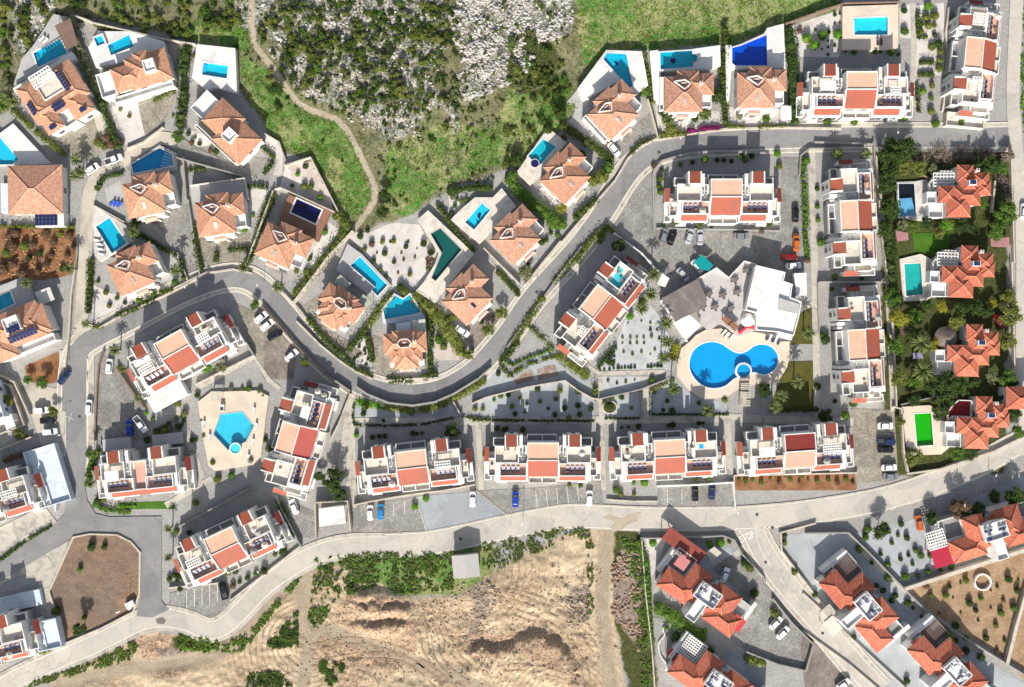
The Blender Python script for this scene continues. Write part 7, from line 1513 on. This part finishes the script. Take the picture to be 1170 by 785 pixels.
# ------------------------------------------------------------------ cars
def rr(l, w, r, n=4):
    """rounded rectangle outline"""
    o = []
    for cx, cy, a0 in ((l/2-r, w/2-r, 0), (-l/2+r, w/2-r, 90), (-l/2+r, -w/2+r, 180), (l/2-r, -w/2+r, 270)):
        for k in range(n+1): a = math.radians(a0+90*k/n); o.append((cx+r*math.cos(a), cy+r*math.sin(a)))
    return o
def loft(b, secs, m=0, cap=True):
    for (p, z0), (q, z1) in zip(secs, secs[1:]):
        n = len(p)
        for i in range(n): j = (i+1) % n; b.face([(*p[i], z0), (*p[j], z0), (*q[j], z1), (*q[i], z1)], m)
    if cap: b.poly([(*c, secs[-1][1]) for c in secs[-1][0]], m)
CAR = {}
def car_parts(kind):
    sh = lambda o, dx: [(x+dx, y) for x, y in o]; out = []
    L, W = (4.3, 1.78) if kind == 'car' else (5.1, 1.86)
    b = MB(); loft(b, [(rr(L-.1, W-.1, .35), .22), (rr(L, W, .42), .5), (rr(L-.05, W-.02, .5), .75), (rr(L-.28, W-.16, .5), .93)]); out.append(('body', b, 'paint', True))
    if kind == 'car':
        b = MB(); loft(b, [(sh(rr(2.55, 1.56, .25), -.15), .92), (sh(rr(1.75, 1.26, .22), -.25), 1.38)]); out.append(('window', b, glass, False))
        b = MB(); loft(b, [(sh(rr(1.86, 1.32, .22), -.25), 1.36), (sh(rr(1.70, 1.18, .25), -.25), 1.46)]); b.poly([(*c, 1.36) for c in sh(rr(1.86, 1.32, .22), -.25)][::-1]); out.append(('roof', b, 'paint', True))
    else:
        b = MB(); loft(b, [(sh(rr(2.0, 1.6, .25), .35), .92), (sh(rr(1.35, 1.3, .22), .25), 1.6)]); out.append(('window', b, glass, False))
        b = MB(); loft(b, [(sh(rr(1.45, 1.36, .22), .25), 1.58), (sh(rr(1.3, 1.2, .25), .25), 1.7)]); out.append(('roof', b, 'paint', True))
        b = MB(); b.box(-2.35, -.75, -.72, .72, .9, .945); out.append(('cargo_bed', b, darkgrey, False))
        b = MB(); b.box(-2.45, -.7, .72, .86, .9, 1.12); b.box(-2.45, -.7, -.86, -.72, .9, 1.12); b.box(-2.48, -2.36, -.86, .86, .89, 1.115); out.append(('bed_side', b, 'paint', False))
    for x in (-1.32, 1.34):
        for y in (-W/2+.1, W/2-.1):
            b = MB(); b.tube([(x, y-.1, .32), (x, y+.1, .32)], .32, 14); out.append(('wheel', b, rubber, False)); 
            c = MB(); s = 1 if y > 0 else -1; c.tube([(x, y+s*.1, .32), (x, y+s*.115, .32)], .2, 10); out.append(('>rim', c, chrome, False))
    for y in (-.6, .6):
        b = MB(); b.box(L/2-.2, L/2-.03, y-.16, y+.16, .58, .74); out.append(('headlight', b, lampw, False))
        b = MB(); b.box(-L/2+.02, -L/2+.16, y-.16, y+.16, .62, .8); out.append(('tail_light', b, lampr, False))
        s = 1 if y > 0 else -1; b = MB(); b.box(.62, .78, s*.84, s*1.0, .92, 1.04); out.append(('mirror', b, 'paint', False))
    return out
def car(px, py, ang, paint, label, kind='car', name=None):
    if kind not in CAR:
        CAR[kind] = [(nm, b.mesh(nm.strip('>'), [PAINT['white'] if m == 'paint' else m], sm), m) for nm, b, m, sm in car_parts(kind)]
    p = P(px, py, .6); r = empty(name or ('parked_car' if kind == 'car' else 'pickup_truck'), (p.x, p.y, .19), math.radians(ang))
    tag(r, label, 'car' if kind == 'car' else 'pickup', 'parked cars and pickups'); last = r
    for nm, me, m in CAR[kind]:
        o = link(nm.strip('>'), me, last if nm[0] == '>' else r)
        if nm[0] != '>': last = o
        if m == 'paint': setmat(o, PAINT[paint])
    return r
def make_cars():
    for spec, a, c, lab, *k in (('a 512,716', 22, 'white', 'white pickup standing below the striped wedge pool at the lane top', 'pickup'), ('a 415,758', 35, 'white', 'white and blue car beside the palms at the lane top'),
        ('e 492,230', 84, 'white', 'white car under the palm at the top of the fan-cobbled lot'), ('e 288,280', 52, 'navy', 'dark blue car by the kerb under the small red soil plot'), ('e 401,413', 86, 'white', 'white car with black rear window parked on the west road kerb'), ('e 187,426', 3, 'white', 'northernmost of three cars on the sandy apron, white roofed'), ('e 216,472', 3, 'black', 'black car, middle of three on the sandy apron'), ('e 226,522', 5, 'white', 'southernmost of three cars on the sandy apron, white'),
        ('e 583,506', 93, 'blue', 'bright blue car in shade on the fan-cobbled lot'), ('e 632,488', -55, 'white', 'white pickup with open bed beside the bright blue car', 'pickup'),
        ('f 386,10', 38, 'white', 'upper of two white cars on the pale lot by the main street'), ('f 415,44', 38, 'white', 'second white car down on the pale lot by the main street'), ('f 448,90', 28, 'black', 'black car beneath the two white cars on the pale lot'), ('f 524,180', 42, 'white', 'lone white car at the pinkish end of the lot by the main street'),
        ('h 500,125', 112, 'white', 'white car just left of the white carport'), ('h 242,430', 105, 'black', 'black pickup at the end of the painted bays at the street bend', 'pickup'), ('x 81,90', 90, 'white', 'white car next to a blue one below the tree-shaded block'), ('x 122,86', 88, 'sky', 'light blue car next to a white one below the tree-shaded block'), ('x 489,36', 90, 'white', 'single white car on the blue grey forecourt'), ('x 659,36', 90, 'blue', 'single royal blue car on the long cobbled strip'), ('x 954,32', 88, 'white', 'white car at the right end of the long cobbled strip'),
        ('u 683,485', 92, 'black', 'black car in the walled bay of the third row block'), ('u 759,478', 86, 'navy', 'navy car in the walled bay of the third row block'), ('j 476,278', -52, 'white', 'white car with dark glass on the drive of the triangle-pool villa'),
        ('j 700,668', 74, 'grey', 'grey car, first from the left in the cobbled court row'), ('j 737,674', 70, 'black', 'black car, second from the left in the cobbled court row'), ('j 815,668', 74, 'silver', 'silver car, third from the left in the cobbled court row'), ('j 862,672', 90, 'silver', 'silver car parked straight, fourth in the cobbled court row'),
        ('o 418,352', 0, 'grey', 'dark grey car parked lengthwise by the planted edge of the court'), ('o 662,256', 90, 'black', 'black car in the lane running down to the court'), ('o 665,385', 90, 'orange', 'orange car at the lane end above the red one'), ('o 634,446', 0, 'red', 'dark red car right of the court above a white one'), ('o 652,485', 3, 'white', 'white car directly below the dark red one'), ('o 157,525', -50, 'silver', 'silver car in deep shade beside the dark deck of the clubhouse'), ('o 222,488', -48, 'white', 'white car half under the teal canopy'),
        ('i 503,700', -32, 'white', 'white car on the pinkish drive of the bottle-green-pool villa'), ('r 318,496', 0, 'white', 'topmost white car in the sandy car park by the lime pool'), ('r 323,567', 0, 'navy', 'dark blue pickup in the sandy car park', 'pickup'), ('r 320,603', 0, 'black', 'black car directly below the dark blue pickup'), ('r 335,683', 3, 'white', 'white car near the bottom of the sandy car park'), ('r 342,722', 0, 'grey', 'dark grey car at the lowest bay of the sandy car park'),
        ('p 938,241', 88, 'white', 'white car on the east road by the right edge'), ('F 795,225', -58, 'red', 'dark red car under trees behind the thatched-patio villa'), ('s 482,338', 68, 'white', 'white car with black glass on the forecourt of the red-canopy duplex'), ('s 684,528', 45, 'white', 'left car of the pair on the southeast parking apron, white'), ('s 712,567', 45, 'white', 'right car of the pair on the southeast parking apron, pale'), ('t 453,130', 103, 'orange', 'orange car parked under the big tree above the southeast gravel yard'), ('t 150,772', 35, 'white', 'white car at the bottom edge beside the southeast street')):
        p = T(spec)[0]; car(p[0], p[1], a, c, lab, *(k or ['car']))

# ------------------------------------------------------------------ clubhouse and single buildings
def poly_local(spec, z, c): return [((P(*p, z)-c).x, (P(*p, z)-c).y) for p in T(spec)]
def make_misc():
    c = P(880, 345, 0)
    r = empty('clubhouse', c); tag(r, 'white flat-roofed clubhouse beside the double-lobed pool', 'building')
    def slab(nm, spec, z0, z1, mat, over=0.0, rim=0, mtop=None, root=r, cc=c):
        q = poly_local(spec, z1, cc); b = MB(); b.prism(q, z0, z1, 0, 1 if mtop else None)
        if rim:
            for i in range(len(q)): wallseg(b, Vector(q[i]), Vector(q[(i+1) % len(q)]), .3, z1-.1-.002*i, z1+rim+.003*(i % 3))
        return b.build(nm, [mat, mtop] if mtop else mat, root)
    slab('wall', 'K 800,132 982,176 970,232 1028,252 1015,336 1085,364 1068,460 1036,575 940,552 802,540 802,430 735,412', -.1, 4.6, white, rim=.5, mtop=white2)
    b = MB(); q = poly_local('K 1000,330 1030,345 1020,420 990,410', 5.6, c)
    slab('plant_room', 'K 950,335 1080,378 1070,440 945,415', 4.5, 5.3, bluewhite, mtop=greydeck); slab('lean_to', 'K 945,555 1036,575 1030,605 940,580', -.05, 3.2, bluewhite)
    slab('entrance_porch', 'K 690,550 745,515 800,515 800,535 745,530 700,568', -.05, 2.6, redcanvas)
    for x, y in ((300, 2.4), (600, 2.0)): pass
    for k in range(4):
        q = poly_local('K %d,541 %d,541' % (820+k*28, 840+k*28), 2, c); window(r, q[0][0], q[0][1]-.14, 1.0, 1.6, 2.0, 0, -1)
    c2 = P(790, 340, 0)
    t = empty('pool_terrace', c2); tag(t, 'raised pale terrace with dark tables between clubhouse and taupe deck roof', 'terrace')
    slab('floor', 'K 430,215 550,145 628,208 728,102 800,122 800,540 690,585 575,495 500,550 440,470', -.1, 1.6, greydeck, mtop=mottled('terrace_tiles', (.50, .47, .45), (.42, .40, .39), .4, 4, .85, .1), root=t, cc=c2)
    b = MB(); q = poly_local('K 430,215 550,145 628,208 728,102 800,122', 2.4, c2)
    for i in range(4): wallseg(b, Vector(q[i]), Vector(q[i+1]), .25, 1.5, 2.5+.003*i)
    b.build('parapet', white, t)
    d = empty('deck_building', c2); tag(d, 'low building with a wide dark taupe roof left of the terrace tables', 'building')
    slab('wall', 'K 205,343 430,217 488,350 445,410 290,480', -.1, 3.2, greywall, root=d, cc=c2); slab('roof', 'K 200,340 430,214 492,350 445,415 288,484', 3.2, 3.5, darkroof, root=d, cc=c2, rim=0)
    sh = empty('shade_sail', P(*T('K 370,525')[0], 0)); tag(sh, 'bright white square shade canopy at the pool corner', 'canopy'); cc = sh.location.copy()
    q = poly_local('K 286,490 376,442 456,512 350,606', 3.2, cc); b = MB(); b.prism(q, 3.1, 3.25); b.build('sheet', white2, sh)
    for x, y in q: b = MB(); b.box(x*.94-.07, x*.94+.07, y*.94-.07, y*.94+.07, -.05, 3.1); b.build('post', alu, sh)
    st = empty('storage_hut', P(*T('K 1078,250')[0], 0)); tag(st, 'narrow white flat-roofed hut right of the clubhouse', 'hut'); cc = st.location.copy()
    q = poly_local('K 1046,183 1120,180 1124,318 1060,316', 2.8, cc); b = MB(); b.prism(q, -.1, 2.7); b.build('wall', bluewhite, st); b = MB(); b.prism([(x*1.06, y*1.05) for x, y in q], 2.7, 2.85); b.build('roof', white2, st); window(st, q[3][0]+.6, q[3][1]-.02, .1, .9, 2.0, 0, -1, 'door')
    um = []
    for i, sp in enumerate(('507,312', '597,318', '690,300', '545,395', '645,405', '672,220', '750,160', '468,395')):
        p = P(*T('K '+sp)[0], 3.4); u = empty('patio_table', (p.x, p.y, 1.6))
        tag(u, ('dark round terrace table with four dark chairs on the clubhouse terrace'), 'table', 'dark tables on the clubhouse terrace')
        b = MB(); b.lathe([(.05, 0), (.05, .7)], 6); b.lathe([(.3, 0), (.3, .08), (.05, .09)], 10); b.build('pedestal', darkgrey, u)
        b = MB(); b.lathe([(.75, .70), (.75, .75), (.05, .76)], 14); b.build('table_top', darkroof, u)
        for k in range(4):
            a = k*1.57+.4; x, y = .8*math.cos(a), .8*math.sin(a); b = MB(); b.box(x-.24, x+.24, y-.24, y+.24, .42, .47); ex, ey = .22*math.cos(a), .22*math.sin(a); b.box(x+ex-.2*abs(math.sin(a))-.03, x+ex+.2*abs(math.sin(a))+.03, y+ey-.2*abs(math.cos(a))-.03, y+ey+.2*abs(math.cos(a))+.03, .471, .9)
            for sx in (-.2, .2):
                for sy in (-.2, .2): b.box(x+sx-.02, x+sx+.02, y+sy-.02, y+sy+.02, 0, .42)
            b.build('seat', darkgrey, u)
    for sp, lab in (('612,480', 'upper slatted orange pergola bench by the terrace steps'), ('655,515', 'lower slatted orange pergola bench by the terrace steps')):
        p = P(*T('K '+sp)[0], 2.4); u = empty('slatted_booth', (p.x, p.y, 1.0), math.radians(-45)); tag(u, lab, 'booth'); slats(u, -5, 5, -3.5, 3.5, 1.9, 'slat_roof', mottled('orange_wood', (.30, .13, .06), (.24, .10, .05), 1, 5, .8, .15), 7)
        b = MB(); b.box(-1.1, 1.1, .3, .7, 0, .45); b.build('seat', woodbrown, u)
    # carports, shed
    cp = empty('carport', P(380, 590, 0)); tag(cp, 'carport with a dazzling white flat roof beside the bottom road', 'carport'); cc = cp.location.copy()
    q = poly_local('h 590,132 682,122 690,185 592,198', 2.8, cc); b = MB(); b.prism(q, 2.7, 2.9); b.build('roof', white2, cp)
    for x, y in q: b = MB(); b.box(x*.92-.12, x*.92+.12, y*.92-.12, y*.92+.12, -.05, 2.7); b.build('post', wallstone, cp)
    s = empty('shed', P(533, 643, 0), math.radians(5)); tag(s, 'corrugated grey-white shed on the weedy bank below the road', 'shed')
    b = MB(); b.box(-3.3, 3.3, -2.7, 2.7, -1, 3.6); b.build('wall', greywall, s)
    m, nt, bs = new_mat('corrugated_sheet'); v = posvec(nt); wv = nd(nt, 'ShaderNodeTexWave', Scale=1.4); nt.links.new(v, wv.inputs['Vector'])
    nt.links.new(mixc(nt, noise(nt, v, .8, 5), (.50, .48, .45), (.40, .38, .36)), bs.inputs['Base Color']); bump(nt, bs, wv.outputs['Fac'], .6, .08)
    b = MB()
    for sx in (-1, 1):
        q = [(0, -3.1, 4.3), (sx*3.6, -3.1, 3.55), (sx*3.6, 3.1, 3.55), (0, 3.1, 4.3)]; q = q if sx < 0 else q[::-1]; q = q[::-1]; b.face(q); b.face([(p[0], p[1], p[2]-.08) for p in q[::-1]])
    b.face([(-3.6, -3.1, 3.5), (3.6, -3.1, 3.5), (0, -3.1, 4.25)]); b.face([(-3.6, 3.1, 3.5), (0, 3.1, 4.25), (3.6, 3.1, 3.5)]); b.build('roof', m, s)
    window(s, 0, -2.72, 0, 2.2, 2.2, 0, -1, 'door')
    # teal canopy, small roofs
    def canopy(name, spec, z, mat, lab, cat='canopy', th=.12):
        q0 = T(spec); cx, cy = sum(p[0] for p in q0)/len(q0), sum(p[1] for p in q0)/len(q0); o = empty(name, P(cx, cy, 0)); tag(o, lab, cat); cc = o.location.copy()
        q = poly_local(spec, z, cc); b = MB(); b.prism(q, z-th, z); b.build('roof', mat, o)
        for x, y in q: b = MB(); b.box(x*.92-.07, x*.92+.07, y*.92-.07, y*.92+.07, -.05, z-th); b.build('post', alu, o)
        return o
    canopy('car_canopy', 'K 405,105 460,62 530,128 500,165 440,150', 2.6, plain('teal_sheet', (.0, .24, .25), .5), 'teal canopy roofing a parking bay above the clubhouse terrace')
    canopy('pergola_roof', 'a 245,115 315,80 348,195 298,222', 3.6, woodbrown, 'brown slatted pergola roof beside the long terrace pool at top left', 'pergola')
    canopy('pergola_roof', 'K 170,250 205,180 250,212 222,268', 2.6, white2, 'small tilted white canopy square under the palms by the clubhouse', 'canopy')
    canopy('lattice_roof', 'L 258,222 372,182 408,275 300,322', 2.8, mottled('lattice_white', (.62, .60, .56), (.5, .48, .44), 2.5, 2, .8, .1), 'white lattice pergola beside the left edge pool terrace', 'pergola')
    canopy('lattice_roof', 'A 200,205 240,165 300,215 250,262', 3.4, mottled('lattice_green', (.40, .41, .35), (.3, .32, .26), 2.5, 2, .8, .15), 'western of two lattice pergolas by the long pool', 'pergola')
    canopy('lattice_roof', 'A 328,322 368,275 420,318 375,365', 3.4, MATS['lattice_green'], 'eastern of two lattice pergolas by the long pool', 'pergola')
    canopy('lattice_roof', 'A 550,440 632,430 640,495 556,500', 3.2, bluewhite, 'pale flat pergola behind the fan-roofed villa by the notched pool', 'pergola'); canopy('lattice_roof', 'A 636,422 715,415 722,485 644,490', 3.2, mottled('pale_green_sheet', (.50, .52, .44), (.44, .46, .38), .5, 3, .8, .06), 'pale green flat pergola next to the notched pool', 'pergola')
    canopy('small_shelter', 'e 15,478 55,462 70,497 30,515', 2.4, white2, 'tiny white square shelter in the garden at the left edge', 'shelter')
    canopy('car_canopy', 'm 678,475 722,475 724,538 678,538', 2.9, white2, 'white box carport roof beside the royal-blue-pool villa', 'carport'); canopy('small_shelter', 's 405,250 440,225 470,250 430,285', 2.4, wallstone, 'beige square shelter in the garden above the red-canopy duplex', 'shelter')
    canopy('small_shelter', 'F 115,265 165,262 170,318 120,322', 2.3, mottled('plum_sheet', (.16, .06, .07), (.12, .05, .06), .8, 4, .8, .1), 'plum-coloured little shelter in the garden of the thatched-patio villa', 'shelter'); canopy('small_shelter', 'E 80,625 165,640 170,690 90,700', 2.3, m_pink(), 'pink flat shelter below the covered pool', 'shelter')
    canopy('small_shelter', 'E 735,680 865,670 865,740 740,735', 2.3, m_pink(), 'long pink shelter roof among trees near the east road', 'shelter'); canopy('small_shelter', 'F 200,442 268,440 270,482 202,484', .9, mottled('lilac_sheet', (.30, .26, .38), (.26, .22, .33), .8, 4, .8, .1), 'lilac table-like platform on the patio left of the thatched canopy', 'platform')
    canopy('small_shelter', 'M 462,372 500,325 578,375 535,455', 2.6, redcanvas, 'bright red square canopy beside the snaking white edging', 'canopy'); canopy('small_shelter', 'f 160,342 206,342 206,385 160,385', 2.6, wallstone, 'cream pump hut roof at the corner of the hexagonal pool deck', 'hut'); canopy('small_shelter', 'p 370,325 415,330 425,370 370,375', 2.2, m_pink(), 'pink shelter beside the small bright lawn', 'shelter') if 0 else None
    # ring wall round the orchard well
    p = P(*T('t 706,366')[0], .5); b = MB(); b.lathe([(2.0, -.1), (2.0, .9), (2.35, .9), (2.35, -.1)], 28); ow = b.build('ring_wall', white); ow.location = (p.x, p.y, 0); tag(ow, 'white circular ring wall in the ochre orchard', 'ring wall')
    p = P(*T('G 833,400')[0], .3); b = MB(); b.lathe([(1.6, -.1), (1.6, .5), (1.9, .5), (1.9, -.1)], 28); b.lathe([(1.6, .3), (.001, .42)], 28, 1); o = b.build('stone_roundel', [wallstone, drylawn]); o.scale = (1.1, .95, 1); o.location = (p.x, p.y, 0); tag(o, 'oval stone-edged planting bed in the small gravel garden', 'planter')
    # white stones snaking by the lowest duplex
    b = MB()
    for x, y in smooth([(480, 145), (440, 185), (450, 230), (412, 280), (408, 330), (425, 390), (460, 440), (462, 490)], 5):
        q = P(690+x/6.5, 690+y/6.5, .3); b.ico((q.x, q.y, .2), .32, 1, .15)
    tag(b.build('edging_stones', white), 'snaking line of white edging stones beside the lowest duplex', 'edging')
    # sunbeds
    def bed(px, py, ang, z, mat, lab):
        p = P(px, py, z); u = empty('sunbed', (p.x, p.y, z), math.radians(ang)); tag(u, lab, 'sunbed', 'sunbeds by the pools')
        b = MB(); b.box(-.95, .95, -.33, .33, .22, .28)
        for x in (-.8, .8):
            for y in (-.28, .28): b.box(x-.03, x+.03, y-.03, y+.03, 0, .22)
        b.build('frame', alu, u); b = MB(); b.prism([(-.9, -.3), (.4, -.3), (.4, .3), (-.9, .3)], .285, .36); b.prism([(.42, -.3), (1.0, -.3), (1.0, .3), (.42, .3)], .29, .36, 0, top=lambda x, y: .36+(x-.42)*.7); b.build('mattress', mat, u)
    blu = plain('blue_cushion', (.03, .10, .5), .8)
    for i, sp in enumerate(('c 436,372', 'c 448,390', 'c 452,412', 'c 458,435')): bed(*T(sp)[0], -12, .75, white, ('first', 'second', 'third', 'fourth')[i]+' white sunbed from the top along the lane-bend pool')
    for i, sp in enumerate(('q 340,80', 'q 352,92', 'q 375,100')): bed(*T(sp)[0], 50, .65, whitedeck, ('upper', 'middle', 'lower')[i]+' of three sunbeds between booth and double-lobed pool')
    for i in range(5): bed(*T('q %d,%d' % (535+i*13, 98+i*5))[0], 70, .65, bluewhite if i % 2 else darkgrey, ('first', 'second', 'third', 'fourth', 'fifth')[i]+' sunbed from the left along the clubhouse wall')
    for i, sp in enumerate(('a 190,175', 'a 205,185')): bed(*T(sp)[0], 40, 1.4, white, ('left', 'right')[i]+' sunbed on the terrace of the U-shaped solar villa')
    for i, sp in enumerate(('n 285,190', 'n 300,190')): bed(*T(sp)[0], 90, 1.62, darkgrey, ('left', 'right')[i]+' dark sunbed under the rectangular communal pool')
    for i, sp in enumerate(('f 130,490', 'f 155,550', 'f 355,430', 'f 365,500', 'f 350,570', 'f 330,640')): bed(*T(sp)[0], 80, .62, bluewhite, ('upper left', 'lower left', 'upper right', 'middle right', 'lower right', 'bottom')[i]+' sunbed on the hexagonal pool deck')
    for i in range(3): bed(*T('c %d,%d' % (505+i*16, 205+i*4))[0], 40, .1, blu, ('first', 'second', 'third')[i]+' blue-cushioned sunbed on the patio below the wedge pool')
    b = MB(); p = P(*T('f 215,415')[0], .6); b.box(-.6, .6, -.9, .9, 0, 1.0); b.box(-.45, .45, -.7, .2, 1.001, 1.05, 1); o = b.build('pump_box', [white, darkgrey]); o.location = (p.x, p.y, .6); tag(o, 'white pump box with a dark lid above the hexagonal pool', 'pump box')
    p = P(*T('f 270,598')[0], 1.3); b = MB(); b.lathe([(1.35, -.1), (1.35, .75), (1.6, .75), (1.6, -.1)], 22); b.lathe([(1.35, .55), (.001, .56)], 22, 1); o = b.build('spa_tub', [whitedeck, HEX]); o.location = (p.x, p.y, .6); tag(o, 'round raised spa on the lower edge of the hexagonal pool', 'spa')
    p = P(*T('K 755,478')[0], 3); b = MB(); b.lathe([(1.9, 0), (1.9, 2.2), (1.2, 2.9), (.001, 3.1)], 20); o = b.build('domed_kiosk', white2); o.location = (p.x, p.y, .2); tag(o, 'round white domed kiosk beside the clubhouse wall', 'kiosk')
    for i, sp in enumerate(('q 440,320', 'q 437,360', 'q 437,395')):
        p = P(*T(sp)[0], 2.3); u = empty('stepped_pergola', (p.x, p.y, 0)); tag(u, ('upper', 'middle', 'lower')[i]+' timber arch over the path below the double-lobed pool', 'pergola'); slats(u, -6, 6, -3, 3, 2.3, 'beam', wallstone, 3, along='v')
    # left-edge white house and lot debris
    u = empty('white_house', P(-5, 462, 2)); u.location.z = 0; u.rotation_euler.z = math.radians(17); tag(u, 'white flat-roofed house cut by the left edge above the sandy apron', 'house')
    b = MB(); bx(b, -30, 13, -26, 18, -.1, 4.5); ringbox(b, -30, 13, -26, 18, 4.501, 5.3, 1.0); b.build('wall', bluewhite, u); b = MB(); bx(b, -8, 16, 16, 24, -.1, 2.8); b.build('porch', white, u)
    for v in (-15, 0, 10): window(u, 13*K, -v*K, 2.4, 1.1, 1.3, 1, 0, glassm=blueglass)
    b = MB(); p = P(*T('g 478,482')[0], .5); b.box(-1.2, 1.2, -.8, .8, 0, 1.1); b.box(-1.4, -.4, -1.2, -.9, 0, .3); o = b.build('utility_box', white); o.location = (p.x, p.y, 0); o.rotation_euler.z = .5; tag(o, 'white utility box in the corner of the fenced dirt lot', 'utility box')
    # street lamps and poles
    def lamp(px, py, h, lab, ang=0):
        p = P(px, py, 0); u = empty('street_lamp', (p.x, p.y, 0), math.radians(ang)); tag(u, lab, 'street lamp', 'slim street lamps')
        b = MB(); b.tube([(0, 0, 0), (0, 0, h)], [.07, .045], 6); b.tube([(0, 0, h), (.5, 0, h+.25), (1.1, 0, h+.3)], .035, 5); b.build('pole', alu, u); b = MB(); b.box(.9, 1.5, -.12, .12, h+.24, h+.34); b.build('lamp_head', lampw, u)
    for sp, a in (('g 474,486', 200), ('m 210,620', 270), ('m 880,585', 270), ('i 840,460', 215), ('d 400,560', 250), ('l 250,235', 80), ('x 690,105', 250), ('s 515,60', 270), ('t 600,30', 260), ('e 312,205', 0), ('e 290,530', 0), ('h 395,360', 120), ('g 655,495', 100), ('c 850,570', 300), ('n 340,595', 270), ('r 780,690', 240)):
        p = T(sp)[0]; lamp(p[0], p[1], 5.0, auto(p[0], p[1], 'slim grey street lamp'), a)
_pk = []
def m_pink():
    if not _pk: _pk.append(mottled('faded_pink_sheet', (.38, .19, .19), (.32, .16, .17), .6, 4, .85, .1))
    return _pk[0]

# ------------------------------------------------------------------ light, camera
def make_light():
    sc = bpy.context.scene
    w = bpy.data.worlds.new('World'); sc.world = w; w.use_nodes = True; nt = w.node_tree
    sky = nt.nodes.new('ShaderNodeTexSky'); sky.sky_type = 'NISHITA'; sky.sun_disc = False
    sky.sun_elevation = math.radians(SUN_EL); sky.sun_rotation = math.radians(180+SUN_AZ); sky.altitude = 200
    bg = nt.nodes['Background']; bg.inputs[1].default_value = .095; sky.dust_density = 2.0; hs = nd(nt, 'ShaderNodeHueSaturation', Saturation=.62); nt.links.new(sky.outputs[0], hs.inputs['Color']); nt.links.new(hs.outputs[0], bg.inputs[0])
    l = bpy.data.lights.new('sun', 'SUN'); l.energy = 4.6; l.angle = math.radians(.5); l.color = (1.0, .94, .85)
    o = bpy.data.objects.new('sun', l); C.objects.link(o)
    d = Vector((math.sin(math.radians(SUN_AZ))*math.cos(math.radians(SUN_EL)), math.cos(math.radians(SUN_AZ))*math.cos(math.radians(SUN_EL)), -math.sin(math.radians(SUN_EL))))
    o.rotation_euler = d.to_track_quat('-Z', 'Y').to_euler(); o.location = (0, -100, 200)
    cam = bpy.data.cameras.new('camera'); cam.sensor_fit = 'HORIZONTAL'; cam.angle = 2*math.atan(1170*S/2/H); cam.clip_end = 12000; cam.clip_start = 1
    co = bpy.data.objects.new('camera', cam); C.objects.link(co); co.location = (0, 0, H); sc.camera = co
    sc.view_settings.view_transform = 'Standard'; sc.view_settings.look = 'None'; sc.view_settings.gamma = 1; sc.view_settings.exposure = EXPOSURE
    sc.cycles.max_bounces = 6; sc.cycles.transparent_max_bounces = 8; sc.cycles.use_denoising = True; sc.cycles.caustics_reflective = False; sc.cycles.caustics_refractive = False
EXPOSURE = .72

make_pools(); make_ground(); make_roads(); make_yards(); make_villas(); make_blocks(); make_walls(); make_hedges(); make_plants(); make_cars(); make_misc(); make_light()
for o in bpy.data.objects:
    if o.get('own'): del o['own']
